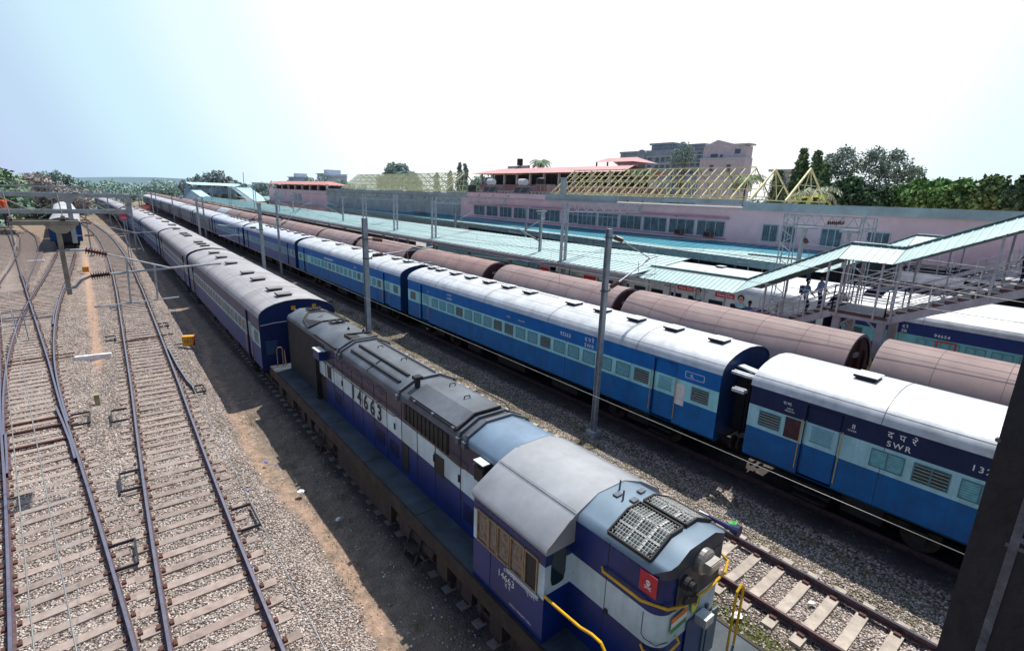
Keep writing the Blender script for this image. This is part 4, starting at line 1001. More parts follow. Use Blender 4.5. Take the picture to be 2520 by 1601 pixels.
# mesh grilles on nose roof
def grille(x0, x1, y0, y1, name):
    g = MB(); 
    def pz(x): return ztop(x)+.05
    xs = np.linspace(x0, x1, 13); ys = np.linspace(y0, y1, 16)
    xk = sorted(set([x0, x1]+[k for k in (-.34, .34) if min(x0,x1) < k < max(x0,x1)]))
    for a, b in zip(xk, xk[1:]): g.add([(a,y0,pz(a)-.035),(b,y0,pz(b)-.035),(b,y1,pz(b)-.035),(a,y1,pz(a)-.035)], [(0,1,2,3)], 1)
    for y in ys:
        for a, b in zip(xk, xk[1:]): g.bar((a,y,pz(a)),(b,y,pz(b)), .006, .006, 0)
    for x in xs: g.bar((x,y0,pz(x)),(x,y1,pz(x)), .006, .006, 0)
    for y in (y0, y1):
        for a, b in zip(xk, xk[1:]): g.bar((a,y,pz(a)-.01),(b,y,pz(b)-.01), .03, .06, 2)
    for x in (x0, x1): g.bar((x,y0,pz(x)-.01),(x,y1,pz(x)-.01), .03, .06, 2)
    for q in (.33, .66):
        x = x0+(x1-x0)*q; g.bar((x,y0,pz(x)-.02),(x,y1,pz(x)-.02), .04, .02, 0)
    for q in (.3, .62):
        y = y0+(y1-y0)*q
        for a, b in zip(xk, xk[1:]): g.bar((a,y,pz(a)-.02),(b,y,pz(b)-.02), .04, .02, 0)
    for x in (x0+.08*(1 if x1 > x0 else -1), x1-.08*(1 if x1 > x0 else -1)):
        for y in (y0+.07, y1-.07): g.tube([(x,y,pz(x)-.02),(x,y,pz(x)+.02)], .025, 6, 2)
    return g.build(name, LO, [mat('mesh_steel', (.42,.43,.42), .5, .3, .1, 8), mat('grille_dark', (.055,.075,.085), .5, 0, .3, 6), m_black])
grille(-.80, -.03, .32, 1.12, 'roof_grille'); grille(.06, .80, .32, 1.12, 'roof_grille')
mb = MB()
for x, y in ((-.12, 1.52), (.3, 1.35), (-.02,1.25)): mb.box(x-.07, x+.07, y-.05, y+.05, 3.93, 3.955)
mb.tube([(.05, 1.62, 3.92), (.06, 1.62, 4.1)], .018, 6); mb.tube([(-.15, 1.38, 3.92), (-.14, 1.38, 4.1)], .018, 6)
mb.build('roof_fitting', LO, m_lroof)
mb = MB(); xx = -HW-.004
mb.box(xx, xx+.006, 1.02, 1.03, 1.45, 3.62); mb.box(xx-.02, xx, .94, 1.0, 2.36, 2.44)
mb.tube([(xx,.30,2.90),(xx,.30,2.52),(xx,.24,2.47),(-HW+.04,.06,2.45),(-.62,-.015,2.46)], .006, 4)
for z in (1.6,1.9,2.2,2.6,3.0,3.3): mb.box(xx-.006, xx, 1.72, 1.735, z, z+.015)
for y in np.arange(.45, 1.75, .16): mb.box(xx-.006, xx, y, y+.014, 3.575, 3.59)
mb.build('panel_seam', LO, m_soot)
mb = MB(); xx = -CH-.004
for y in np.arange(1.88, 3.8, .15): mb.box(xx-.005, xx, y, y+.014, 1.12, 1.134); mb.box(xx-.005, xx, y, y+.014, 3.12, 3.134)
mb.box(xx-.003, xx, 3.28, 3.29, 1.08, 2.28); mb.build('rivet_row', LO, m_soot)
for y0_, y1_ in ((4.6,5.1),(8.3,8.85),(9.15,9.75),(12.5,13.05)):
    mb = MB()
    for k in range(6): mb.box(-HW-.02, -HW-.004, y0_, y1_, 1.75+k*.07, 1.775+k*.07)
    mb.build('louvre', LO, m_lup)
# headlight, lamp, horn
mb = MB(); mb.tube([(.02, 0, 3.60), (.02, -.10, 3.60)], .20, 20); mb.tube([(.02, -.1, 3.60), (.02, -.14, 3.60)], [.205, .17], 20)
mb.box(-.12,.16,-.24,-.12,3.52,3.68)
hl = mb.build('headlight', LO, mat('lamp_body', (.33,.32,.30), .45, .5, .12, 8)); 
mb = MB(); mb.box(-.10,.14,-.25,-.241,3.54,3.66); mb.build('headlight_glass', hl, mat('lamp_glass', (.5,.45,.4), .15, .3, .2, 10))
mb = MB(); mb.tube([(-.42, 0, 3.44), (-.42, -.13, 3.44)], .10, 14); mb.tube([(-.42, -.13, 3.44), (-.42, -.2, 3.44)], .07, 12); mb.build('marker_light', LO, m_soot)
mb = MB(); mb.tube([(.86, .55, 3.72), (.88, .40, 3.74), (.90, .05, 3.74), (.91, -.12, 3.74)], [.07, .035, .05, .105], 12); mb.build('horn', LO, lp('horn_blue', (.03,.035,.13)))
# red danger sign on nose side
mb = MB(); mb.box(-HW-.012, -HW-.004, .12, .42, 3.24, 3.58); ds = mb.build('danger_sign', LO, mat('danger_red', (.50,.015,.03), .5, 0, .08, 6, dirt=(.5,.35,.3), dfac=.3))
mb = MB(); n = 14; c = (.27, 3.43); x = -HW-.014
mb.add([(x, c[0]+.038*math.cos(2*math.pi*i/n), c[1]+.042*math.sin(2*math.pi*i/n)) for i in range(n)], [tuple(range(n))], 0)
mb.box(x-.001, x, c[0]-.02, c[0]+.02, c[1]-.06, c[1]-.03, 0)
mb.bar((x, c[0]-.06, c[1]-.11), (x, c[0]+.06, c[1]-.06), .003, .012, 0); mb.bar((x, c[0]-.06, c[1]-.06), (x, c[0]+.06, c[1]-.11), .003, .012, 0)
mb.box(x-.003, x-.001, c[0]-.022, c[0]-.008, c[1]-.008, c[1]+.01, 1); mb.box(x-.003, x-.001, c[0]+.008, c[0]+.022, c[1]-.008, c[1]+.01, 1)
mb.build('skull_emblem', ds, [m_wtxt, m_txt])
# yellow rails
mb = MB(); mb.tube([(-HW-.01, 1.12, 3.13), (-HW-.07, 1.05, 3.12), (-HW-.07, .32, 3.12), (-HW+.1, -.02, 3.12), (-.45, -.10, 3.08), (.2, -.10, 3.03), (.72, -.08, 3.06), (.93, .0, 3.12), (.95, .2, 3.2), (HW, .3, 3.25)], .022, 8)
mb.build('nose_handrail', LO, m_yellow)
mb = MB(); mb.tube([(-HW-.01, .28, 2.33), (-HW-.05, .2, 2.30), (-HW+.05, -.06, 2.3), (-.45, -.1, 2.42), (-.42, -.02, 2.46)], .02, 8); mb.build('nose_handrail', LO, m_yellow)
mb = MB(); mb.tube([(-CH, 1.80, 2.40), (-CH-.01, 1.5, 2.42), (-CH-.02, .95, 2.46), (-CH-.02, .72, 2.52), (-CH-.02, .54, 2.52), (-CH-.02, .42, 2.40), (-CH-.02, .40, 1.42)], .024, 8); mb.build('deck_handrail', LO, m_yellow)
mb = MB(); mb.tube([(.98, -.2, 1.45), (.98, -.2, 2.35), (1.0, -.2, 2.62), (1.12, -.2, 2.70), (1.22, -.2, 2.6), (1.2, -.2, 1.45)], .022, 8); mb.build('front_handrail', LO, m_yellow)
mb = MB(); mb.tube([(-1.25, 18.8, 1.42), (-1.25, 18.8, 2.15), (-1.2, 18.8, 2.25), (-1.08, 18.8, 2.25), (-1.03, 18.8, 2.15), (-1.03, 18.8, 1.42)], .02, 8)
mb.tube([(-.9, 18.8, 1.42), (-.95, 18.8, 2.1), (-1.0, 18.6, 1.45)], .015, 6); mb.build('rear_handrail', LO, mat('rail_bronze', (.28,.17,.10), .5, .2, .15, 6))
mb = MB(); mb.bar((-.5,-.11,3.2),(-.15,-.11,3.05), .05, .1); mb.build('rail_clamp', LO, m_black)
# flag and round emblem plate on front
mb = MB(); x0, x1, y = -.62, -.22, -.035
for i, (za, zb) in enumerate(((2.79, 2.88), (2.70, 2.79), (2.61, 2.70))): mb.quad((x0, y, za), (x1, y-.004, za+.02), (x1, y-.004, zb+.02), (x0, y, zb), i)
mb.build('flag_decal', LO, [mat('flag_orange', (.75,.22,.03), .5), m_white, mat('flag_green', (.04,.28,.08), .5)])
mb = MB(); n = 20; mb.add([(-.02+.10*math.cos(2*math.pi*i/n), -.04, 2.84+.17*math.sin(2*math.pi*i/n)) for i in range(n)], [tuple(range(n))], 0)
mb.tube([(-.02+.105*math.cos(2*math.pi*i/n), -.042, 2.84+.175*math.sin(2*math.pi*i/n)) for i in range(n+1)], .008, 5, 1, False)
mb.bar((-.06,-.05,2.84),(.02,-.05,2.90),.004,.02,2); mb.bar((-.02,-.05,2.80),(.03,-.05,2.86),.004,.02,2)
mb.build('emblem_plate', LO, [mat('emblem_yellow', (.66,.62,.06), .5), mat('emblem_green', (.1,.3,.12), .5), mat('emblem_red', (.6,.12,.03), .5)])
mb = MB(); mb.box(.05,.28,-.22,-.03,2.45,2.6); mb.build('socket_box', LO, mat('socket_silver', (.6,.65,.68), .3, .6, .1, 8))
for q in (-.98, .98):
    mb = MB(); mb.box(q-.24, q+.24, -1.15, -.82, .78, 1.3, 0); mb.tube([(q, -1.15, 1.04), (q, -1.38, 1.04)], .12, 12, 1); mb.tube([(q, -1.38, 1.04), (q, -1.44, 1.04)], .24, 16, 1)
    mb.build('buffer', LO, [mat('buffer_red', (.16,.035,.03), .6, 0, .2, 4), m_frame])

# ------------------------------------------------------------------ overhead line masts
m_galv = mat('galvanised_steel', (.36,.40,.44), .55, .35, .12, 5, .02, 10, (.22,.22,.22), .4, 1.5)
m_galvd = mat('weathered_steel', (.27,.25,.21), .6, .2, .15, 5, dirt=(.16,.12,.08), dfac=.5, dscale=2); m_ins = mat('insulator_brown', (.10,.035,.03), .3, 0, .15, 10, spec=.6)
m_wire = mat('wire_copper', (.30,.31,.30), .45, .5, .1, 3); m_bolt = mat('clamp_steel', (.12,.13,.14), .5, .5, .1, 5)
def insulator(parent, a, b, r=.09, n=8):
    a = Vector(a); b = Vector(b); P = [a]; RR = [.035]
    for i in range(n):
        for q, rr in ((.15, .045), (.35, r), (.5, r), (.65, .045)): P.append(a+(b-a)*((i+q)/n)); RR.append(rr)
    P.append(b); RR.append(.035); mb = MB(); mb.tube(P, RR, 12); return mb.build('insulator', parent, m_ins, smooth='full')
def hbeam_mast(x, y, ztop, label, w=.24, arm=None, z0=-.3, group=None, base=True, name='overhead_line_mast'):
    w *= .72
    t = thing(name, label, 'overhead mast', (x, y, 0), group=group)
    mb = MB(); mb.box(-w/2, w/2, -w/2, -w/2+.02, z0, ztop); mb.box(-w/2, w/2, w/2-.02, w/2, z0, ztop); mb.box(-.012, .012, -w/2+.02, w/2-.02, z0, ztop); mb.box(-w/2,w/2,-w/2,w/2,ztop-.005,ztop+.01)
    mb.build('pole', t, m_galv)
    if base: mb = MB(); mb.box(-.22, .22, -.22, .22, z0-.1, -.14); mb.build('footing', t, mat('footing_concrete', (.42,.42,.42), .9, 0, .12, 4))
    if arm: bracket(t, *arm)
    return t
def bracket(t, za, zb, dx, ztip, sgn=1, w=.12, reg=True, ri=.09, k=.42, xt=None):
    # za upper clamp, zb lower clamp, arm reaching dx to one side
    for z in (za, zb): mb = MB(); mb.box(-w-.0, w+.0, -w-.0, w+.0, z-.025, z+.025); mb.box(sgn*(w), sgn*(w+.16), -.04, .04, z-.03, z+.03); mb.build('clamp', t, m_bolt)
    s = sgn; j = (s*dx*.82, 0, ztip)
    insulator(t, (s*(w+.2), 0, za), (s*(w+.2)+s*dx*.14, 0, za+(ztip-za)*.14), ri, 7); 
    lo0 = (s*(w+.2), 0, zb+.12); lo1 = (lo0[0]+s*dx*.14, 0, lo0[2]+(ztip-lo0[2])*.15)
    insulator(t, lo0, lo1, ri, 7)
    mb = MB(); mb.tube([(s*(w+.12), 0, za), (s*(w+.2), 0, za)], .02, 6); mb.tube([(s*(w+.1), 0, zb), (s*(w+.2), 0, zb+.12)], .025, 6)
    mb.tube([(s*(w+.2)+s*dx*.14, 0, za+(ztip-za)*.14), j], .022, 8); mb.tube([lo1, (s*dx*.82, 0, ztip-.02), (s*dx, 0, ztip+.06)], .03, 8)
    if reg: mb.tube([(s*dx*.45, 0, ztip-.62), (s*dx, 0, ztip-.66)], .018, 6); mb.tube([(s*dx*.6, 0, ztip-.1), (s*dx*.62, 0, ztip-.63)], .012, 6); mb.tube([(s*dx*.95, 0, ztip-.66), (s*dx*.72, 0, ztip-.8)], .012, 6)
    mb.build('bracket_arm', t, m_galv)
hbeam_mast(14.42, 12.2, 7.72, 'tall steel mast between empty track and coach 93263, bracket over its roof', .25, (7.42, 5.47, 3.1, 6.55), z0=-.3)
hbeam_mast(9.0, 21.0, 7.62, 'tall steel mast beside the locomotive with two dark insulators, centre of the yard', .27, (6.75, 5.92, 3.3, 6.25), z0=-.3)
hbeam_mast(9.0, 38.4, 7.68, 'steel mast just beyond the first dusty coach', .26, (6.6, 5.9, 2.6, 6.2, -1), z0=-.3)
hbeam_mast(14.35, 54.5, 8.15, 'steel mast standing at the foot of the second blue coach with a long stay tube', .25, (5.6, 5.0, 3.4, 7.2), z0=-.3)
hbeam_mast(14.5, 98, 6.8, 'slimmer steel mast with bracket toward the left, beside the hazy blue coach', .28, (5.6, 5.0, 3.4, 5.6, -1), z0=-.3)
hbeam_mast(14.9, 141, 6.2, 'far steel mast beside the plain grey-blue vans', .28, None, z0=-.3)
hbeam_mast(4.15, 82.4, 7.15, 'steel mast left of the dusty train just beyond the hanging bracket', .28, (6.3, 5.4, 2.9, 6.0, -1), z0=-.3)
hbeam_mast(-.45, 82.0, 7.4, 'thin mast beside the hanging concrete post farther up', .2, None, z0=-.3)
for i, (x, y) in enumerate(((9.2, 66), (9.3, 118), (9.3, 150), (3.0, 128), (2.0, 160), (15.6, 185), (14.9, 230), (8.6, 185), (-8.5, 96), (-12, 130), (-6, 150), (-17, 165), (0.5, 205), (9, 225), (-14, 210))):
    hbeam_mast(x, y, 7.0+random.uniform(-.3,.4), 'small hazy mast in the distant overhead line field', .26, None, z0=-.3, group='distant overhead line masts')

# lattice portal with hanging concrete-coloured dropper post (left)
PT = thing('overhead_portal', 'grey lattice portal beam crossing the left tracks with bent stay rods', 'overhead portal', (0, 19.3, 0))
mb = MB()
zt0, zb0 = 8.42, 7.93
for y in (-.0, ): 
    mb.box(-9.2, 1.0, y-.05, y+.05, zt0-.11, zt0); mb.box(-9.2, 1.0, y-.05, y+.05, zb0-.07, zb0+.03)
mb.box(-9.2, 1.0, .75, .83, zt0-.09, zt0-.0); mb.box(-9.2, 1.0, .75, .83, zb0-.07, zb0+.02)
mb.box(.88, 1.0, -.06, .84, zb0-.08, zt0)
mb.build('chord', PT, m_galv)
mb = MB()
for k, x in enumerate(np.arange(-8.6, 1.0, 1.64)):
    x = x+.16
    mb.tube([(x+.05, -.08, zt0-.1), (x+.62, -.1, zb0+.04), (x+.74, -.1, zb0-.03), (x+.86, -.1, zb0+.04), (x+1.45, -.08, zt0-.12)], .018, 6)
    mb.box(x-.06, x+.06, -.1, .85, zt0, zt0+.04); mb.tube([(x+.4, .4, zt0+.03), (x+.5, .5, zt0+.13), (x+.75, .75, zt0+.0)], .012, 5)
mb.build('bracing', PT, m_galvd)
mb = MB(); mb.box(-9.2, -8.9, -.1, .85, -.3, 8.42); mb.build('pole', PT, m_galv)
# dropper with cap beam
DR = thing('hanging_dropper_post', 'brown weathered T-shaped dropper post hanging from the portal with two big insulators', 'overhead dropper', (-.74, 19.0, 0))
mb = MB(); mb.box(-.95, .46, -.13, .13, 7.57, 7.68); mb.box(-.95, -.87, -.13, .13, 7.68, 7.80); mb.box(-.92, .46, -.13, -.11, 7.69, 7.73); mb.box(.10, .19, -.13, .05, 7.68, 7.82)
mb.tube([(.14, 0, 7.8), (.10, .2, 8.4)], .016, 6); mb.tube([(-.91, 0, 7.8), (-.97, .2, 8.4)], .016, 6)
mb.build('cap_beam', DR, m_galvd)
mb = MB(); o = len(mb.v)
mb.add([(-.27,-.12,7.565),(.44,-.12,7.565),(.44,.12,7.565),(-.27,.12,7.565),(-.04,-.1,7.34),(.17,-.1,7.34),(.17,.1,7.34),(-.04,.1,7.34)], [(0,1,2,3),(0,4,5,1),(1,5,6,2),(2,6,7,3),(3,7,4,0)])
mb.build('gusset', DR, mat('gusset_tan', (.34,.30,.24), .6, .1, .12, 5, dirt=(.28,.12,.08), dfac=.4, dscale=2))
mb = MB(); mb.box(-.055, .055, -.08, .08, 5.62, 7.34); mb.build('pole', DR, m_galvd)
mb = MB()
for z in (6.86, 5.80): mb.box(-.10, .13, -.11, .11, z-.015, z+.015); mb.box(.08, .17, -.03, .03, z-.02, z+.05)
mb.tube([(.12, 0, 6.86), (.30, 0, 6.87), (.50, 0, 6.86)], .035, 8); mb.tube([(.14, 0, 5.80), (.30, 0, 6.0), (.52, 0, 6.10)], .035, 8)
mb.build('clamp', DR, m_galv)
insulator(DR, (.50, 0, 6.86), (.98, 0, 6.72), .12, 8); insulator(DR, (.52, 0, 6.10), (.98, 0, 6.14), .12, 8)
mb = MB(); mb.tube([(.98, 0, 6.72), (2.43, 0, 6.24)], .022, 8); mb.tube([(.98, 0, 6.14), (2.43, 0, 6.22), (3.88, 0, 6.29)], .032, 8)
mb.tube([(1.41, 0, 6.6), (1.36, 0, 5.26)], .03, 6); mb.tube([(2.08, 0, 6.36), (2.04, 0, 5.3)], .03, 6)
mb.tube([(.48, 0, 5.19), (2.6, 0, 5.29)], .022, 6); mb.tube([(.85, 0, 5.14), (1.65, 0, 5.17)], .013, 6); mb.tube([(.84,0,5.2),(.85,0,5.08)], .02, 6)
mb.build('bracket_arm', DR, m_galv)
D2 = thing('hanging_dropper_post', 'second T-shaped dropper post farther away behind the portal', 'overhead dropper', (-1.02, 46, 0))
mb = MB(); mb.box(-1.05, .85, -.14, .14, 7.55, 7.7); mb.build('cap_beam', D2, m_galv)
mb = MB(); mb.add([(-.4,-.12,7.55),(.4,-.12,7.55),(.4,.12,7.55),(-.4,.12,7.55),(-.14,-.1,7.25),(.14,-.1,7.25),(.14,.1,7.25),(-.14,.1,7.25)], [(0,1,2,3),(0,4,5,1),(1,5,6,2),(2,6,7,3),(3,7,4,0)]); mb.box(-.13,.13,-.1,.1,4.6,7.25); mb.build('pole', D2, m_galv)
insulator(D2, (.5,0,6.0),(1.0,0,5.9), .08, 6); insulator(D2, (.55,0,5.1),(1.05,0,5.1), .08, 6)
mb = MB(); mb.tube([(.13,0,6.1),(.5,0,6.0)],.02,6); mb.tube([(1.0,0,5.9),(3.4,0,5.25)],.022,6); mb.tube([(.13,0,5.1),(.55,0,5.1)],.02,6); mb.tube([(1.05,0,5.1),(4.8,0,5.3)],.022,6); mb.tube([(3.4,0,5.25),(3.75,0,3.9)],.02,6); mb.build('bracket_arm', D2, m_galv)
P2 = thing('overhead_portal', 'farther thin portal beam over the left yard tracks', 'overhead portal', (0, 46.2, 0))
mb = MB(); mb.box(-16, -.2, -.06, .06, 8.25, 8.35); mb.box(-16, -.2, -.06, .06, 7.72, 7.8)
for x in np.arange(-15.8, -.8, 1.2): mb.bar((x,0,7.76),(x+.6,0,8.3),.04); mb.bar((x+.6,0,8.3),(x+1.2,0,7.76),.04)
mb.box(-16.2,-15.9,-.15,.15,-.3,8.4)
mb.build('beam', P2, m_galv)
LB = thing('bracket_arm_assembly', 'broken-off looking bracket tubes at the far left edge above the crossing rails', 'overhead bracket', (-1.9, 19, 0))
mb = MB(); mb.tube([(-1.5, 0, 5.15), (.05+.2, 0, 5.28)], .02, 8); mb.tube([(-1.2, 0, 5.0), (.62, 0, 5.13)], .018, 8); mb.tube([(-.1, 0, 5.2), (-.1, 0, 4.85)], .02, 6); mb.tube([(-.6,0,4.83),(.1,0,4.88)], .014, 6); mb.tube([(.1,0,5.3),(.12,0,4.4)], .013, 6)
mb.tube([(-1.5,0,5.15),(-7,0,5.3)], .03, 6)
mb.build('tube', LB, m_galv)
# station masts: lattice masts standing through the canopy
def lattice_mast(x, y, zt, label, z0=.84, beam=None):
    t = thing('lattice_mast', label, 'lattice mast', (x, y, 0))
    mb = MB(); w = .20
    for sx in (-1, 1): mb.box(sx*w-.05, sx*w+.05, -.1, .1, z0, zt)
    z = z0+.2
    while z < zt-.35: mb.bar((-w, -.1, z), (w, -.1, z+.27), .035); mb.bar((w, -.1, z+.27), (-w, -.1, z+.54), .035); z += .54
    mb.build('pole', t, m_galv)
    if beam:
        mb = MB(); x1 = beam
        for zz in (zt, zt-.55): mb.box(0, x1, -.25, -.19, zz-.05, zz); mb.box(0, x1, .19, .25, zz-.05, zz)
        k = 0; xx = 0
        while xx < x1-.1: mb.bar((xx,-.22,zt-.55+.55*(k%2)), (min(x1,xx+.45),-.22,zt-.55+.55*((k+1)%2)), .035); xx += .45; k += 1
        mb.box(x1-.08, x1, -.25, .25, zt-.6, zt); mb.build('beam', t, m_galv)
    return t
lattice_mast(24.9, 25.0, 8.38, 'nearest lattice mast rising through the mint canopy', beam=8.0)
lattice_mast(25.1, 42.6, 8.38, 'second lattice mast rising through the mint canopy', beam=8.5)
lattice_mast(25.6, 51.5, 8.42, 'third lattice mast rising through the canopy, before the grey wall')
lattice_mast(25.3, 58.9, 8.32, 'fourth lattice mast, partly hidden behind the tall yard mast', beam=8.5)
for i, (x, y, zt) in enumerate(((25.3, 95, 8.3), (25.6, 112, 8.3), (25.6, 135, 8.3), (26, 160, 8.3))): lattice_mast(x, y, zt, 'far lattice mast above the mint canopy', beam=8.5 if i % 2 == 0 else None)['group'] = 'far lattice masts above the canopy'
def t_mast(x, y, zt, label, brk=-1, z0=.84):
    t = hbeam_mast(x, y, zt, label, .24, None, z0=z0, base=False, name='canopy_dropper_mast')
    mb = MB(); mb.box(-.5, .5, -.08, .08, zt, zt+.1); mb.box(-.3, .3, -.06, .06, zt-.18, zt-.1); mb.build('cap_beam', t, m_galv)
    mb = MB(); s = brk; mb.tube([(s*.15, 0, zt-2.1), (s*2.6, 0, zt-1.0)], .03, 6); mb.tube([(s*1.9, 0, zt-1.55), (s*3.1, 0, zt-1.35)], .018, 6); mb.build('bracket_arm', t, m_galv)
    insulator(t, (s*.16,0,zt-2.1), (s*.7,0,zt-1.87), .07, 6)
    return t
t_mast(26.0, 28.6, 7.65, 'square dropper mast with cap beam left of the nearest lattice mast')
t_mast(25.8, 67, 7.7, 'dropper mast in front of the left end of the grey wall', -1); t_mast(34.3, 53.2, 7.6, 'dropper mast on the far canopy gap before the grey wall', 1); t_mast(34.3, 40, 7.6, 'dropper mast behind the far canopy edge near first windows', 1)
t_mast(26.3, 90, 7.6, 'far dropper mast before pink building, left', -1); t_mast(34.3, 90, 7.6, 'far dropper mast before pink building, right', -1)
# portal frame right, behind stairs
GP = thing('station_portal', 'grey lattice portal frame standing between the pink building and covered stairs', 'overhead portal', (31.0, 0, 0))
mb = MB()
for yy in (13.0, 9.15):
    for dx in (-.2, .25):
        for dy in (-.28, .28): mb.bar((dx, yy+dy*1.3, .0), (dx, yy+dy, 8.25), .05)
    z = .6
    while z < 7.9: mb.bar((-.2, yy-.3, z), (-.2, yy+.3, z+.4), .04); mb.bar((-.2, yy+.3, z+.4), (-.2, yy-.3, z+.8), .04); z += .8
for zz in (8.25, 7.72):
    for dx in (-.2, .25): mb.bar((dx, 8.9, zz), (dx, 13.3, zz), .07)
y = 9.0; k = 0
while y < 13.2: mb.bar((-.2, y, 7.72+.53*(k%2)), (-.2, y+.26, 7.72+.53*((k+1)%2)), .035); y += .26; k += 1
mb.build('frame', GP, m_galv)
mb = MB(); mb.tube([(-.1,12.2,5.6),(-.1,12.1,7.6)], .13, 10); mb.box(-.4,.2,11.6,12.6,7.5,7.62); mb.tube([(-.1,9.9,5.6),(-.1,9.9,7.5)], .1, 8); mb.box(-.4,.2,9.5,10.3,7.45,7.6); mb.build('dropper', GP, m_galv)
insulator(GP, (-.2, 12.0, 6.95), (-.35, 11.8, 6.75), .12, 5); insulator(GP, (-.2,11.0,7.9),(-.2,10.2,7.95), .12, 8)
mb = MB(); mb.tube([(-.35,11.8,6.75),(-.9,11.3,5.9)],.02,6); mb.tube([(-.1,9.9,7.0),(-.7,10.3,6.0)],.03,6); mb.build('bracket_arm', GP, m_galv)

# wires
def wire(pts, r, label, group=None):
    mb = MB(); mb.tube(pts, r, 6); o = mb.build('overhead_wire', None, m_wire, smooth='full'); tag(o, label, 'overhead wire', group); return o
def catenary(C, z, y0, y1, label, sup=(21, 54), dx=0, r=.011, both=True):
    ys = list(np.arange(y0, y1, 3.0))+[y1]
    wire([(ctr(C, y)+dx, y, z) for y in ys], r, 'contact wire '+label)
    if both:
        def sag(y): t = ((y-12) % 44)/44; return z+1.15-.75*4*t*(1-t)
        mb = MB(); mb.tube([(ctr(C, y)+dx, y, sag(y)) for y in ys], r, 6)
        o = mb.build('overhead_wire', None, m_wire, smooth='full'); tag(o, 'messenger wire '+label, 'overhead wire')
        mb = MB()
        for y in ys[::2]: mb.tube([(ctr(C, y)+dx, y, z), (ctr(C, y)+dx, y, sag(y))], r*.6, 4)
        mb.build('dropper', o, m_wire)
catenary(C_E, 5.5, 12, 140, 'over the empty track', dx=.15)
wire([(ctr(C_1, y)-.12, y, 5.5) for y in np.arange(-1, 150, 3)], .0042, 'single bright wire running over the locomotive track')
wire([(ctr(C_2, y)+.02, y, 5.4) for y in np.arange(1, 120, 3)], .006, 'thin wire over the second track from the left')
wire([(interp([(2,-.48),(20,-2.3),(36.5,-3.9),(60,-6.1),(90,-9)], y), y, 5.5) for y in np.arange(2, 88, 3)], .006, 'left of the twin wires over the leftmost track')
wire([(interp([(2,-.26),(20,-2.1),(26,-2.65),(45,-3.5),(90,-3.0)], y), y, 5.5) for y in np.arange(2, 88, 3)], .006, 'right of the twin wires over the leftmost track')
catenary(C_T2, 5.5, 12, 140, 'over the bright blue train', dx=.3)
catenary(C_3, 5.5, -5, 140, 'over the brown wagons')
catenary(C_4, 5.5, -5, 140, 'over the white advertising coach')
# ------------------------------------------------------------------ platforms and canopies
m_plat = mat('platform_paving', (.36,.34,.32), .85, 0, .12, 3, .1, 12, (.22,.2,.18), .4, 1.5); m_platw = mat('platform_wall', (.25,.23,.21), .9, 0, .2, 2)
def corr_mat(name, c, d, scale=1.0, df=.4, seam=0.62):
    m = mat(name, c, .45, .05, .05, .6, 0, 9, d, df, .6, streak=False)
    return m
m_mint = corr_mat('canopy_mint', (.50,.65,.64), (.34,.45,.44), df=.55); m_teal = corr_mat('canopy_teal', (.045,.27,.36), (.03,.15,.20), df=.5)
m_mintd = mat('canopy_mint_rib', (.40,.61,.62), .5, 0, .06, 2); m_fascia = mat('canopy_fascia', (.07,.10,.11), .7, 0, .2, 3); m_valance = mat('valance_teal', (.13,.22,.24), .7, 0, .15, 2)
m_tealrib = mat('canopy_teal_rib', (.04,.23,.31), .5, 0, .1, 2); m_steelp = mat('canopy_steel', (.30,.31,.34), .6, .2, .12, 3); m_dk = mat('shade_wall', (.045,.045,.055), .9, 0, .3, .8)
def sheet_roof(t, name, near, far, y0, y1, rib, mats, thick=.04, step=None, skew=0.0):
    # near(y)->(x,z), far(y)->(x,z): corrugated sheet with raised ribs running across
    mb = MB(); ys = np.arange(y0, y1+.01, step or 6.0)
    if ys[-1] < y1-.01: ys = np.append(ys, y1)
    for a, b in zip(ys, ys[1:]):
        na, nb, fa, fb_ = near(a), near(b), far(a), far(b)
        for dz, flip in ((0, 0), (-thick, 1)):
            mb.quad((na[0],a,na[1]+dz),(fa[0],a+skew,fa[1]+dz),(fb_[0],b+skew,fb_[1]+dz),(nb[0],b,nb[1]+dz), 0 if not flip else 2)
        mb.quad((na[0],a,na[1]),(nb[0],b,nb[1]),(nb[0],b,nb[1]-thick),(na[0],a,na[1]-thick), 2)
        mb.quad((fa[0],a+skew,fa[1]),(fb_[0],b+skew,fb_[1]),(fb_[0],b+skew,fb_[1]-thick),(fa[0],a+skew,fa[1]-thick), 2)
    y = y0
    while y < y1:
        n, f = near(y), far(y); mb.bar((n[0]-.02,y,n[1]+.012),(f[0]+.02,y+skew,f[1]+.012), .05, .035, 1); y += rib
    return mb.build(name, t, mats)
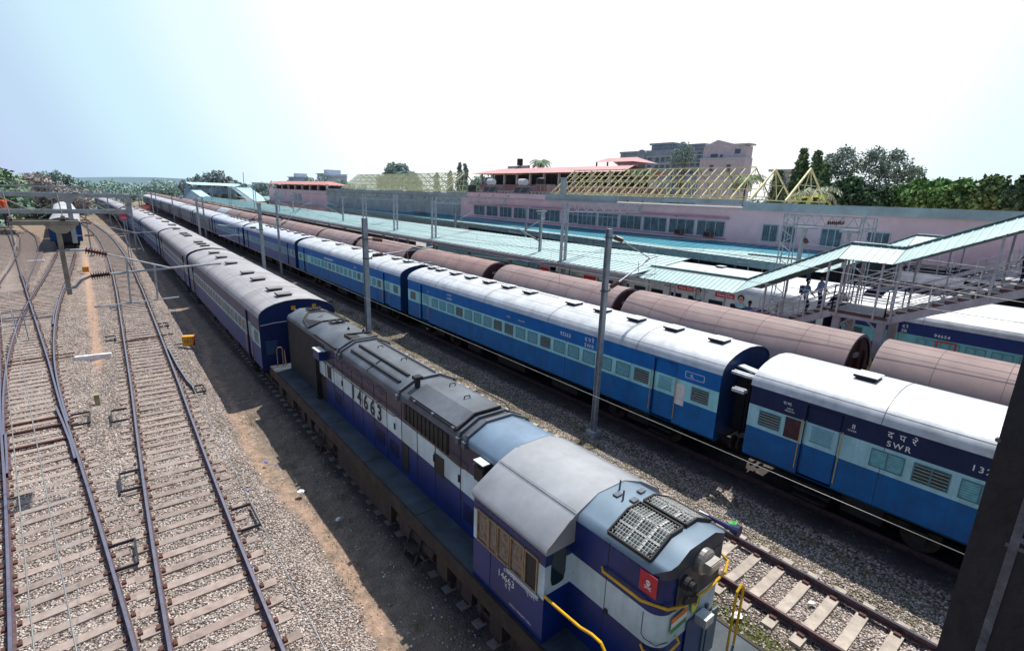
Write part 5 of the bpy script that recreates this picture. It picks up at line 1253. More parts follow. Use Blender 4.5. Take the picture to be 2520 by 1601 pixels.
# island platform
t = thing('island_platform', 'grey island platform beneath the mint canopy and stairs', 'platform', (0,0,0)); t['kind'] = 'structure'
mb = MB(); mb.box(24.4, 30.2, -12, 230, -.4, .84, 0); mb.build('paving', t, [m_plat])
CP = thing('platform_canopy', 'long mint green corrugated canopy over the island platform', 'platform canopy', (0,0,0))
def nr(y): return (24.5+(.35 if y > 120 else .35*max(0, (y-60)/60)), 4.5)
def fr_(y): return (29.25+(0 if y < 60 else -.4*(y-60)/60), 5.25)
sheet_roof(CP, 'roof_sheet', nr, fr_, 18.6, 215, .5, [m_mint, m_mintd, m_fascia], skew=-.6)
mb = MB(); mb.box(24.32, 24.5, 18.6, 215, 4.30, 4.46); mb.tube([(24.4, 18.8, 4.2), (24.4, 215, 4.2)], .05, 6); mb.build('gutter', CP, m_steelp)
k = 0
for y in list(np.arange(21, 120, 6.0)):
    mb = MB(); mb.box(26.6, 26.85, y-.12, y+.12, .84, 4.8); mb.bar((24.6, y, 4.38), (29.1, y, 5.1), .08, .16); mb.bar((26.7, y, 3.7), (25.2, y, 4.45), .08); mb.bar((26.7, y, 3.7), (28.4, y, 4.95), .08)
    mb.build('column', CP, m_steelp)
mb = MB()
for x, z in ((25.2, 4.42), (26.2, 4.6), (27.4, 4.78), (28.4, 4.94)): mb.box(x-.04, x+.04, 18.7, 215, z, z+.08)
mb.build('purlin', CP, m_steelp)
mb = MB(); mb.box(28.0, 28.3, 24, 46, .84, 3.0); mb.box(28.0, 28.3, 52, 210, .84, 3.3); tag(mb.build('platform_kiosk', None, mat('kiosk_wall', (.10,.13,.15), .8, 0, .4, .5, dirt=(.2,.08,.03), dfac=.5, dscale=.6)), 'dim row of kiosks under the mint canopy', 'kiosk')
for i, (y, w_, lab) in enumerate(((27.5, 1.0, 'red topped white poster board under canopy, left'), (23.0, 1.2, 'red poster board under canopy near the mast'),)):
    tt = thing('poster_board', lab, 'poster', (25.6, y, 0)); mb = MB(); mb.box(-.04, .04, -w_/2, w_/2, 2.7, 3.8); mb.build('board', tt, m_white)
    mb = MB(); mb.box(-.06, -.041, -w_/2+.05, w_/2-.05, 3.45, 3.72); mb.build('red_header', tt, m_ared); mb = MB(); mb.box(-.02, .02, -.03, .03, .84, 2.7); mb.build('leg', tt, m_steelp)
# blue platform seats
m_seat = mat('seat_blue', (.16,.42,.52), .4, 0, .08, 4)
def seat(y, x=27.6):
    t = thing('waiting_chair', 'pale blue moulded waiting chair facing the brown wagons', 'seat', (x, y, .84), group='blue platform chairs')
    mb = MB(); mb.box(-.22, .22, -.24, .24, .42, .46); mb.build('seat_pan', t, m_seat)
    mb = MB(); o = [(.22,-.24,.46),(.22,.24,.46),(.30,.24,.85),(.30,.15,.95),(.30,-.15,.95),(.30,-.24,.85)]
    mb.add(o, [(0,1,2,3,4,5)]); mb.add([(x_+.04,y_,z_) for x_,y_,z_ in o], [(5,4,3,2,1,0)]); mb.build('backrest', t, m_seat)
    mb = MB(); mb.box(-.03,.03,-.03,.03,0,.42); mb.box(-.2,.2,-.03,.03,0,.03); mb.build('leg', t, m_steelp); return t
s0 = seat(18.4)
for y in (17.8, 16.9, 16.3, 15.4, 14.8, 13.9, 13.3): dup(s0, (27.6, y, .84))
# second platform canopy (beside the building)
C2P = thing('platform_canopy', 'teal canopy with pale front edge leaning against the pink station building', 'platform canopy', (0,0,0))
def n2(y): return (interp([(10,37.6),(17,38.5),(23,39.3),(63,42.6),(110,43.6),(200,44.2)], y), 4.62)
def f2(y): return (interp([(10,44.8),(66,44.85),(70,44.9),(200,49.9)], y), 5.3)
sheet_roof(C2P, 'roof_sheet', n2, f2, 14.2, 125, .9, [m_teal, m_tealrib, m_fascia])
def n2b(y): a = n2(y); return (a[0]-.05, 4.64)
def f2b(y): a, b = n2(y), f2(y); k = .16 if y > 24 else .45; return (a[0]+(b[0]-a[0])*k, a[1]+(b[1]-a[1])*k+.03)
sheet_roof(C2P, 'roof_edge_sheet', n2b, f2b, 14.2, 125, .5, [m_mint, m_mintd, m_fascia], thick=.03)
mb = MB()
for a in range(15, 122, 6):
    na, nb = n2(a), n2(a+6); mb.quad((na[0]-.06,a,4.6),(nb[0]-.06,a+6,4.6),(nb[0]-.06,a+6,4.05),(na[0]-.06,a,4.05))
    mb.box(na[0]+2.2, na[0]+2.4, a, a+.2, .6, 4.7)
mb.build('valance', C2P, m_valance)
# far canopy continuation
C3P = thing('platform_canopy', 'far mint canopy beyond the pink annex, before the distant footbridge', 'platform canopy', (0,0,0))
sheet_roof(C3P, 'roof_sheet', lambda y: (43.2, 4.6), lambda y: (54, 5.2), 125.3, 215, 1.5, [m_mint, m_mintd, m_fascia])
t = thing('station_platform', 'platform in deep shade along the station building', 'platform', (0,0,0)); t['kind'] = 'structure'
mb = MB(); mb.box(38.3, 60, -12, 220, -.4, .84); mb.build('paving', t, m_plat)
# ------------------------------------------------------------------ station building
m_pink = mat('pink_plaster', (.82,.58,.63), .85, 0, .05, .35, .05, 12, (.60,.40,.47), .4, .6); m_pinkd = mat('pink_ledge', (.50,.24,.34), .85, 0, .08, 1)
m_gray = mat('grey_cement', (.37,.45,.475), .9, 0, .07, .5, .08, 10, (.15,.17,.17), .55, .45, streak=False); m_conc = mat('raw_concrete', (.36,.37,.37), .9, 0, .10, .8, dirt=(.12,.13,.13), dfac=.5, dscale=.5)
m_wgl = mat('window_glass_teal', (.07,.13,.17), .25, 0, .4, 1.5, spec=.5); m_wfr = mat('window_frame_pale', (.42,.52,.58), .6, 0, .06, 3)
m_grl = mat('grille_steel', (.25,.33,.38), .5, .2, .1, 6)
BX = 45.0
SB = thing('station_building', 'long pink two-storey station building with teal barred windows and grey parapet', 'station building', (0,0,0))
def zr(y): return 8.62+.0042*(y)+ (.10 if y > 22.5 else 0)
mb = MB()
mb.box(BX, BX+14, -30, 66, -.4, 8.3, 0); 
mb.build('wall', SB, m_pink)
mb = MB(); mb.box(BX-.35, BX, 24.2, 65.6, 7.30, 7.42)
mb.box(BX-.06, BX, 24.3, 65.5, 5.48, 5.56); mb.build('ledge', SB, m_pinkd)
mb = MB(); mb.box(BX-.32, BX-.02, 48.6, 66.02, 8.28, 8.95); mb.build('parapet', SB, m_pink)
mb = MB(); mb.box(BX-.36, BX+.1, 48.58, 66.05, 8.955, 9.02); mb.build('coping', SB, m_pinkd)
mb = MB(); mb.box(BX-.34, BX+.02, 37.3, 48.55, 8.36, 9.05); mb.box(BX-.3, BX+.02, 23.1, 37.28, 8.62, 9.0); mb.box(BX-.34, BX+.02, -30, 22.95, 8.2, 8.86)
mb.build('parapet', SB, m_gray)
mb = MB(); mb.box(BX-.6, BX, 24.0, 48.4, 8.29, 8.35); mb.build('coping', SB, mat('coping_pale', (.55,.52,.54), .8, 0, .1, 1))
mb = MB(); mb.box(BX-.33, BX+14, -30, 66, 8.31, 8.36); mb.build('roof_slab', SB, m_conc)
mb = MB(); mb.box(BX-.03, BX+.0, -30, 66, -.4, 5.0); mb.build('lower_wall', SB, m_dk)  # dark sheet over the pink wall: shade below the canopy painted in
def bwin(y0, y1, z0, z1, style, n):
    f = MB(); x = BX; b = .07
    f.box(x-.06, x+.01, y0, y0+b, z0, z1, 0); f.box(x-.06, x+.01, y1-b, y1, z0, z1, 0); f.box(x-.06, x+.01, y0+b, y1-b, z0, z0+b, 0); f.box(x-.06, x+.01, y0+b, y1-b, z1-b, z1, 0)
    for i in range(1, n): yy = y0+(y1-y0)*i/n; f.box(x-.055, x+.01, yy-.03, yy+.03, z0+b, z1-b, 0)
    if style == 'transom': f.box(x-.05, x+.01, y0+b, y1-b, z1-.42, z1-.36, 0)
    o = f.build('window', SB, m_wfr)
    g = MB(); g.box(x-.015, x-.004, y0+b, y1-b, z0+b, z1-b, 0); g.build('pane', o, m_wgl)
    if style in ('grille', 'bars'):
        g = MB(); yy = y0+.12
        while yy < y1-.1:
            g.box(x-.045, x-.025, yy-.008, yy+.008, z0+b, z1-b); yy += .16
        zz = z0+.15
        while zz < z1-.1 and style == 'grille':
            yy = y0+.15
            while yy < y1-.2:
                g.tube([(x-.035, yy+.06*math.cos(a), zz+.07*math.sin(a)) for a in (0, 1.57, 3.14, 4.71, 6.28)], .009, 4, 0, False); yy += .19
            zz += .2
        g.build('grille', o, m_grl)
for i in range(6): 
    y1 = 64.55-3.15*i; bwin(y1-2.72, y1, 5.72, 7.16, 'bars' if i > 0 else 'plain', 3 if i > 1 else 2)
bwin(45.75, 48.7, 5.66, 7.13, 'bars', 3) if False else None
bwin(43.05, 44.6, 5.72, 7.16, 'transom', 2)
for i in range(2): y1 = 42.98-3.14*i; bwin(y1-2.85, y1, 5.64, 7.15, 'transom', 4)
for i in range(4): y1 = 36.68-3.11*i; bwin(y1-2.86, y1, 5.63, 7.1, 'grille', 3)
bwin(19.72, 21.08, 5.63, 7.1, 'grille', 2); bwin(18.3, 19.5, 5.65, 7.09, 'plain', 2); bwin(14.85, 16.42, 5.6, 7.08, 'plain', 3); bwin(11.75, 13.25, 5.6, 7.05, 'plain', 3)
for y in (29.0, 25.9): 
    tt = thing('air_conditioner', 'rusty window air conditioner box on the pink station facade, %s' % ('left of the pair' if y == 29.0 else 'right of the pair'), 'air conditioner', (BX-.3, y, 5.6))
    mb = MB(); mb.box(-.3, .25, -.38, .38, 0, .5); mb.build('housing', tt, mat('ac_rust', (.24,.13,.09), .8, 0, .3, 4)); mb = MB(); mb.box(-.315, -.301, -.32, .32, .06, .44); mb.build('grille', tt, m_dk)
mb = MB()
for y in (63, 59.6, 56.1): mb.box(BX-.34, BX-.3, y-.35, y+.05, 8.55, 8.65)
mb.build('vent_slot', SB, m_black)
mb = MB()
for y in (64.8, 57.5, 52.7, 35.5, 29.5, 44): mb.box(BX-.42, BX-.3, y-.12, y+.12, 7.26, 7.34)
mb.build('lamp_fitting', SB, m_bolt)
# little roof clutter: solar heaters, tanks
def solar(y, label):
    tt = thing('solar_water_heater', label, 'solar heater', (BX+.9, y, 8.36))
    mb = MB(); mb.tube([(0.2, .55, 2.15), (0.2, -.75, 2.15)], .42, 16, 0); mb.add([(.2+.36*math.cos(2*math.pi*i/14), .56, 2.15+.36*math.sin(2*math.pi*i/14)) for i in range(14)], [tuple(range(14))], 1); mb.build('tank', tt, [m_ventw, m_dk])
    mb = MB()
    for k in range(2): mb.quad((0,1.9-1.5*k,.5),(0,-.0-1.5*k+.9,.5),(.0,-.6-1.5*k+.4,1.45),(0,.6-1.5*k+.6,1.45)); 
    mb.box(-.2,.9,-1.2,1.4,.55,.6); mb.quad((-.2,2.6,.55),(-.2,-1.4,.55),(.7,-2.2,1.6),(.7,1.6,1.6)); mb.build('solar_panel', tt, mat('panel_dark', (.05,.06,.075), .3, 0, .2, 3))
    mb = MB(); 
    for yy in (-.6,.5): mb.bar((.2,yy,0),(.2,yy,1.8),.06); mb.bar((.7,yy-1,0),(.7,yy-1,1.5),.05)
    mb.build('stand', tt, m_galv)
solar(62.0, 'rooftop solar water heater with white tank, left one'); solar(54.8, 'rooftop solar water heater with white tank, right one')
tt = thing('water_tank', 'black plastic water tank on a scaffold stand above the pink parapet', 'water tank', (BX+1.5, 51.6, 8.36))
mb = MB(); mb.tube([(0,0,1.9),(0,0,2.6),(0,0,2.75)], [.55,.55,.2], 16); mb.build('tank', tt, m_black); mb = MB()
for a in (-.4,.4):
    for b in (-.4,.4): mb.bar((a,b,0),(a,b,1.9),.07)
mb.box(-.5,.5,-.5,.5,1.84,1.9); mb.build('stand', tt, m_galvd)
tt = thing('roof_ladder', 'bundle of pale planks leaning beside the black rooftop tank', 'planks', (BX+1.0, 49.9, 8.36)); mb = MB()
for k in range(7): mb.bar((.1*k, -.2-.13*k, 0), (.1*k, -.1-.13*k, 1.9), .06)
mb.build('plank', tt, mat('plank', (.45,.38,.33), .8))
tt = thing('chimney_duct', 'pale green twin pipe duct rising behind the parapet step', 'duct', (BX+2, 47.8, 8.36)); mb = MB(); mb.box(-.25,.25,-.3,.3,0,2.6); mb.box(-.35,.35,-.45,.45,2.6,2.75); mb.build('duct', tt, m_gray)
tt = thing('roof_tanks', 'row of dark square tanks on the pink roof behind the heaters', 'tanks', (BX+1.4, 67.2, 8.8)); mb = MB(); mb.box(-.4,.4,-.5,.5,0,1.2); mb.build('tank', tt, m_dk)
# grey cement hall
GH = thing('cement_hall', 'unpainted grey cement wall building under the left yellow roof frame', 'building', (0,0,0))
mb = MB(); mb.box(BX+.0, BX+13, 68.2, 126.0, 3.0, 8.2, 0); mb.box(BX-.3, BX+13.2, 66.3, 126.2, 8.2, 8.8, 0); mb.box(BX+.01, BX+13, 66.05, 68.19, -.4, 8.19, 1); mb.build('wall', GH, [m_gray, m_pink])
mb = MB(); mb.box(BX-.34, BX-.3, 72, 126, 8.2, 8.26); mb.box(BX-.01, BX, 68.3, 126, 7.4, 7.5); mb.build('ledge', GH, m_conc)
mb = MB()
for y in (76, 84, 92, 98): mb.box(BX-.25, BX-.01, y, y+.25, 7.5, 8.2)
mb.build('beam_end', GH, m_conc)
mb = MB(); mb.box(BX-.2,BX-.01,78,120,4.9,5.4); mb.build('dark_strip', GH, m_gray)
# debris on the teal canopy
mb = MB()
for k in range(26): 
    y = 76+random.random()*7; x = 43.9+random.random()*.7; mb.bar((x, y, 5.25), (x+random.uniform(-.3,.3), y+random.uniform(-1.2,1.2), 5.3+random.random()*.2), .12, .05)
tag(mb.build('timber_pile', None, mat('timber_red', (.35,.20,.15), .9, 0, .3, 3)), 'scattered broken timber lying on the teal canopy', 'timber')
# pink annex with red roof
AN = thing('pink_annex', 'pink annex with red sheet roof over an open upper floor, left of cement hall', 'building', (0,0,0))
mb = MB(); mb.box(BX, BX+6, 126.4, 178, -.4, 7.9, 0); mb.box(BX+1.5, BX+5.8, 127.6, 176, 7.9, 9.4, 1); mb.build('wall', AN, [m_pink, m_dk])
mb = MB()
for y in np.arange(127, 178, 6.2): mb.box(BX+.2, BX+.6, y, y+.5, 7.9, 9.75)
mb.box(BX-.1, BX+.3, 126.3, 178, 7.6, 8.2); mb.build('pillar', AN, m_pink)
mb = MB(); mb.quad((BX-.8,127,9.6),(BX-.8,177,9.6),(BX+2.6,176,10.5),(BX+2.6,131,10.5)); mb.quad((BX+2.6,131,10.5),(BX+2.6,176,10.5),(BX+6,177,9.6),(BX+6,127,9.6)); mb.add([(BX-.8,127,9.6),(BX+2.6,131,10.5),(BX+6,127,9.6)], [(0,1,2)]); mb.build('roof', AN, mat('roof_red_far', (.50,.22,.20), .7, 0, .08, .5))
mb = MB()
for y0_, y1_ in ((150,154),(146,149),(165,167),(169,171)): mb.box(BX-.05, BX-.01, y0_, y1_, 5.3, 7.3)
mb.build('window', AN, m_wgl)
# yellow roof frames
m_ty = mat('truss_yellow', (.80,.73,.42), .6, .1, .10, 2, dirt=(.30,.18,.08), dfac=.5, dscale=1.5); m_tg = mat('truss_khaki', (.68,.67,.42), .6, .1, .1, 2, dirt=(.25,.2,.12), dfac=.4)
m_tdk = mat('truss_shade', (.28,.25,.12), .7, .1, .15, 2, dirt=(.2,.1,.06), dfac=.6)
def truss_roof(label, y0, y1, step, m, xe=47.0, xr=51.2, xf=55.4, ze=9.1, zr_=12.15, every=3):
    t = thing('roof_frame', label, 'roof frame', (0,0,0)); n = int(round((y1-y0)/step)); 
    w = .075 if m is m_ty else .13
    for i in range(n+1):
        y = y0+(y1-y0)*i/n
        mb = MB()
        big = (i % every == 0)
        mb.bar((xe,y,ze),(xr,y,zr_),w*(1.4 if big else 1)); 
        if big:
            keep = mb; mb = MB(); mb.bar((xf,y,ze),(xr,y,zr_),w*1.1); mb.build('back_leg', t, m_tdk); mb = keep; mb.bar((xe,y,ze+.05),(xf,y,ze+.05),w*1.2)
            for q in (.33,.66):
                a = (xe+(xr-xe)*q, y, ze+(zr_-ze)*q); b = (xf+(xr-xf)*q, y, ze+(zr_-ze)*q); mb.bar(a,(xe+(xr-xe)*(q+.16),y,ze+.05),.05); mb.bar(b,(xf+(xr-xf)*(q+.16),y,ze+.05),.05); mb.bar(a,(xe+(xr-xe)*max(0,q-.2),y,ze+.05),.05)
            mb.bar((xr,y,zr_),(xr-.5,y,ze+.05),.05)
        mb.build('truss' if big else 'rafter', t, m)
    for q in (0.05,.28,.5,.74,1.0):
        mb = MB(); mb.bar((xe+(xr-xe)*q, y0, ze+(zr_-ze)*q+.06),(xe+(xr-xe)*q, y1, ze+(zr_-ze)*q+.06), .10,.10); 
        mb.build('purlin', t, m)
    for q in (.1,.35,.62): 
        mb = MB(); mb.bar((xf+(xr-xf)*q, y0, ze+(zr_-ze)*q+.04),(xf+(xr-xf)*q, y1, ze+(zr_-ze)*q+.04), .08,.08); mb.build('purlin', t, m)
truss_roof('long yellow steel roof frame on the pink station building, right of the two', 25.5, 50.2, 1.03, m_ty)
truss_roof('long khaki steel roof frame on the grey cement hall, left of the two', 76.5, 122.5, 1.05, m_tg, ze=8.9)
for y, dy, lab in ((23.55, .9, 'single yellow truss tilting beside the roof frame end'), (20.4, .5, 'single yellow truss standing alone at right')):
    tt = thing('loose_truss', lab, 'roof truss', (0,0,0)); mb = MB(); a = (47,y,9.1); b = (51.2,y+.05,12.0); c = (55.4,y-.1,9.1)
    mb.bar(a,b,.14); mb.bar(b,c,.12); mb.bar((a[0]+.3,a[1],a[2]),b,.1); mb.bar(a,c,.1); mb.bar(b,(50.0,y,9.1),.06); mb.bar((49,y,10.5),(50,y,9.1),.06); mb.bar((53.3,y,10.5),(52,y,9.1),.06); mb.bar(b,(52.3,y,9.1),.06); mb.bar((49,y,10.5),(53.3,y,10.5),.06)
    mb.build('frame', tt, m_ty)
mb = MB(); mb.box(46.8,47.4,23.5,48.5,8.86,8.95); tag(mb.build('wall_plate', None, mat('plaster_white', (.6,.62,.64), .8, 0, .1, 1)), 'broken white plaster strip at the foot of the yellow frame', 'ledge')
for k, (x, y, z) in enumerate(((BX-.1, 13.6, 8.9), (BX-.1, 16.5, 8.9), (BX-.1, 10.9, 8.88))):
    pass
# --- second row buildings
def hz(c, k, h=(.62,.74,.85)): return tuple(a*(1-k)+b*k for a, b in zip(c, h))  # mixes pale blue into a base colour, painting in distance haze
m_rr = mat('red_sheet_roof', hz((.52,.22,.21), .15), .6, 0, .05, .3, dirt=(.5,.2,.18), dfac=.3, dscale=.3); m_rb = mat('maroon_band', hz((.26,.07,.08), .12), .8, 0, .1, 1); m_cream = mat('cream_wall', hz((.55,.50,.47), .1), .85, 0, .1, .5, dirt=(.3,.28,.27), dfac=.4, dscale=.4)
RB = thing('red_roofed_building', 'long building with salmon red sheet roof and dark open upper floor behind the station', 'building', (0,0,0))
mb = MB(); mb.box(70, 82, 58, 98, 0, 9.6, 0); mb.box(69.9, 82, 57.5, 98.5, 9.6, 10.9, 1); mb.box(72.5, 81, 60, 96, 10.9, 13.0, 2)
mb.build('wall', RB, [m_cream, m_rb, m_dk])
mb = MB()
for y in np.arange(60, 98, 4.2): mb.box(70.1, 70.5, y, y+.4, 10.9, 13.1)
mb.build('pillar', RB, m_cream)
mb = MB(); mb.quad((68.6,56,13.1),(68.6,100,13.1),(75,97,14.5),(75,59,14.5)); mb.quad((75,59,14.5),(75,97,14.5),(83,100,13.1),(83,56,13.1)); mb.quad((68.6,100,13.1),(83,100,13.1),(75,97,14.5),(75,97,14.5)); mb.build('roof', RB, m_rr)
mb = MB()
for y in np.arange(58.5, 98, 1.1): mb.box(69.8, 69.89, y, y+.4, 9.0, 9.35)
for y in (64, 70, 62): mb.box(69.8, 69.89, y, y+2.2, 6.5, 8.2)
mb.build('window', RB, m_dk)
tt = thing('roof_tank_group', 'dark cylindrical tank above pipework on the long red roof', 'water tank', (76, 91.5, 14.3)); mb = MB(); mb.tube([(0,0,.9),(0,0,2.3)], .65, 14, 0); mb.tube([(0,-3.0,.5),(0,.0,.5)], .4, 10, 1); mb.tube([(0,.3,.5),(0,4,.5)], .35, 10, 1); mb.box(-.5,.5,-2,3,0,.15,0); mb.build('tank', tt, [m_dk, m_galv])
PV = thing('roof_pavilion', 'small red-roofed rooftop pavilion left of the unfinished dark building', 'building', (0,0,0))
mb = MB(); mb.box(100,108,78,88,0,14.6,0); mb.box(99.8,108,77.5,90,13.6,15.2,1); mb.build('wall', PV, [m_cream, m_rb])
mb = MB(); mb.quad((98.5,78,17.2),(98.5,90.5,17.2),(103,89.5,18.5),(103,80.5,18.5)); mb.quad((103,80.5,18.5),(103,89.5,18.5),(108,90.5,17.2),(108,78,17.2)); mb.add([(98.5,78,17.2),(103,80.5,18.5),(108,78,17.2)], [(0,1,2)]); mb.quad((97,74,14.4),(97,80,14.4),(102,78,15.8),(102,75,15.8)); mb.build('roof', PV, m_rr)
mb = MB()
for y in (79, 82.5, 86, 89.5): mb.box(99,99.3,y,y+.3,15.2,17.3)
mb.build('pillar', PV, m_rb)
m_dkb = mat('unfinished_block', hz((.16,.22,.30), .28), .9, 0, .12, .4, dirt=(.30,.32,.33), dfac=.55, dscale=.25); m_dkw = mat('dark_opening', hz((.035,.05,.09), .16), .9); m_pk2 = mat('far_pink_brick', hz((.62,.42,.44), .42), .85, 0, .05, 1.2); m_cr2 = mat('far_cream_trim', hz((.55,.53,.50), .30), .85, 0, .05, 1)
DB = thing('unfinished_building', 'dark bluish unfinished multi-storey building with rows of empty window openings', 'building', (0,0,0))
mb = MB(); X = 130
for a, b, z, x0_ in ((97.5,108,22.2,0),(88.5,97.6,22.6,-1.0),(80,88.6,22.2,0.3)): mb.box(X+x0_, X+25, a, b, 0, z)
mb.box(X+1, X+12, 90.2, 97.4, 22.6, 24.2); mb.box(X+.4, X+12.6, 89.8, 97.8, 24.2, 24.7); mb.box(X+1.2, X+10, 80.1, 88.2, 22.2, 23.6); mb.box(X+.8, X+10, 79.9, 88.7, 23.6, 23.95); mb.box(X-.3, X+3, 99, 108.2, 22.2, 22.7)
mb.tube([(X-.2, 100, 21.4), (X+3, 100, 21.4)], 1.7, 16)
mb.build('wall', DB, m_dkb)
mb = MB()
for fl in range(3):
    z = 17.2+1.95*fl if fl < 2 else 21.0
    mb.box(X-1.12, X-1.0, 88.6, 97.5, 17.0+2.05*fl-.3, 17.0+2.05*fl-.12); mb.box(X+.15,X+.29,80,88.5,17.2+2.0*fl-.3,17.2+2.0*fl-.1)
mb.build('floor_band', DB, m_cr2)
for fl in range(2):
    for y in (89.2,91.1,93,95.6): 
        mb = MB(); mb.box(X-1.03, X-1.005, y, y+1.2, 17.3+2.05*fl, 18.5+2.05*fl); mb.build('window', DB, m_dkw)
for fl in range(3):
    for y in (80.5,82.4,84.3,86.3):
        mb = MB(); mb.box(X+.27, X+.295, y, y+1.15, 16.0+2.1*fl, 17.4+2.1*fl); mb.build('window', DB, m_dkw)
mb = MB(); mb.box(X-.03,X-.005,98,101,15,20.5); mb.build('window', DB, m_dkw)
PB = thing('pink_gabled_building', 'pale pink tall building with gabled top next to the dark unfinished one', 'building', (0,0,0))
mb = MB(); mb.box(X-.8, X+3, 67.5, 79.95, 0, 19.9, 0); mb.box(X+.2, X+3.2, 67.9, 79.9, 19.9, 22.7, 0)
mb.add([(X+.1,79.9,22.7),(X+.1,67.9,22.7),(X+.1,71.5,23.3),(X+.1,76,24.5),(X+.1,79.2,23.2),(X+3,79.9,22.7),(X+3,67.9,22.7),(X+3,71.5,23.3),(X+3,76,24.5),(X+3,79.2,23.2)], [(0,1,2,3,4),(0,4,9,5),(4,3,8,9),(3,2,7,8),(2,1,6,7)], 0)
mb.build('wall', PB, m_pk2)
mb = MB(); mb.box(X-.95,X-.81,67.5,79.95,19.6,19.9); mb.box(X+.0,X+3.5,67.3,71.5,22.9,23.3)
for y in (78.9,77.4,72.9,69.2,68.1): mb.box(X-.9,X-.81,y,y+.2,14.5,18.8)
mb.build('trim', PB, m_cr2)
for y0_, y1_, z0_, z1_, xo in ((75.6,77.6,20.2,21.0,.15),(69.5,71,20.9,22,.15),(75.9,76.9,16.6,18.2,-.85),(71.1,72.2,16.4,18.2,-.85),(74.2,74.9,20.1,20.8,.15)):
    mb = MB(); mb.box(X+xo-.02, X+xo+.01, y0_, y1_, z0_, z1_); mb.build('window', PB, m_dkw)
# --- far houses behind truss A
m_wh2 = mat('far_white_house', (.55,.62,.70), .8, 0, .06, .5); m_wh3 = mat('far_blue_house', (.42,.55,.70), .8, 0, .06, .5)
def house(x, y, w_, d, h_, label, m, top=None):
    t = thing('distant_house', label, 'house', (x, y, 0)); mb = MB(); mb.box(0, w_, 0, d, 0, h_); mb.build('wall', t, m)
    for k in range(int(d//3)):
        for fl in range(2): mb = MB(); mb.box(-.06, -.01, 1+3*k, 2.3+3*k, h_-2.3-3*fl, h_-1.0-3*fl); mb.build('window', t, mat('far_window', (.16,.22,.30), .5))
    mb = MB(); mb.box(-.8, w_+.5, -.8, d+.6, h_, h_+.35); 
    if top: mb.box(w_*.2, w_*.8, d*.2, d*.65, h_+.35, h_+2.6)
    mb.build('roof', t, m_wh2); return t
house(110, 313, 14, 11, 17.0, 'pale white house on hilltop behind shrubs with rooftop room', m_wh2, True)
house(105, 355, 12, 10, 15.0, 'small pale blue house left of the white hilltop house', m_wh3, True)
house(112, 306, 9, 6, 15.5, 'low house with reddish edge right of the hilltop house', m_wh2)
house(100, 430, 10, 12, 11, 'far low house left of the red roofed annex', m_wh2)
house(90, 38.5, 6, 3.2, 14.0, 'pale house half hidden behind trees and trusses', m_cream)
# ------------------------------------------------------------------ far footbridge
FB = thing('covered_footbridge', 'distant mint covered footbridge spanning the platforms with stair enclosures', 'footbridge', (0, 0, 0))
m_mf = mat('far_mint', (.50,.75,.76), .5, 0, .05, .5); m_ft = mat('far_steel', (.25,.35,.42), .7, 0, .15, .5); m_fs = mat('far_panel', (.45,.68,.76), .6, 0, .08, .4)
mb = MB(); mb.prof_y([(0,0),(1,0),(1,1)], 0, .01) if False else None
Y = 195
mb.quad((25.2,Y,8.55),(40.5,Y,8.45),(40.5,Y+1.6,9.25),(25.2,Y+1.6,9.3)); mb.quad((25.2,Y+1.6,9.3),(40.5,Y+1.6,9.25),(40.5,Y+3.2,8.5),(25.2,Y+3.2,8.55))
mb.quad((38.9,Y-9,8.9),(41.8,Y-9,8.2),(41.8,Y+2,8.6),(38.9,Y+2,9.3)); mb.quad((38.9,Y-9,8.9),(36.9,Y-9,8.3),(36.9,Y+2,8.4),(38.9,Y+2,9.3))
mb.quad((24.6,Y-3,8.95),(28,Y-3,8.0),(28,Y+2,8.2),(24.6,Y+2,9.1))
mb.build('roof', FB, m_mf)
mb = MB(); mb.box(25.2,41,Y+.3,Y+.4,6.2,7.6); mb.box(25.2,41,Y+.3,Y+3,5.9,6.2)
for x in np.arange(26, 41, 1.5): mb.box(x,x+.12,Y+.2,Y+.3,6,8.6)
for x in (26.5, 30, 34, 38.5): mb.box(x,x+.3,Y+.5,Y+.8,-.3,6)
mb.build('deck', FB, m_ft)
mb = MB(); mb.add([(37.0,Y-9,8.2),(41.5,Y-9,8.2),(43.0,Y-24,4.4),(39.0,Y-24,4.4)], [(0,1,2,3)]); mb.add([(25.6,Y-3,6.9),(28.4,Y-3,6.9),(30.0,Y-16,4.3),(27.2,Y-16,4.3)], [(0,1,2,3)]); mb.box(39,41.2,Y-8.9,Y-8.8,6.0,8.0)
mb.build('stair_cover', FB, m_fs)
mb = MB(); mb.add([(36.2,Y-8,8.0),(37.0,Y-9,8.0),(39.0,Y-24,4.3),(37.6,Y-22,4.3)], [(0,1,2,3)]); mb.add([(23.2,Y-2,4.3),(24.8,Y-2,8.9),(25.4,Y-4,6.9),(26.8,Y-16,4.3)], [(0,1,2,3)]); mb.build('stair_side', FB, m_ft)
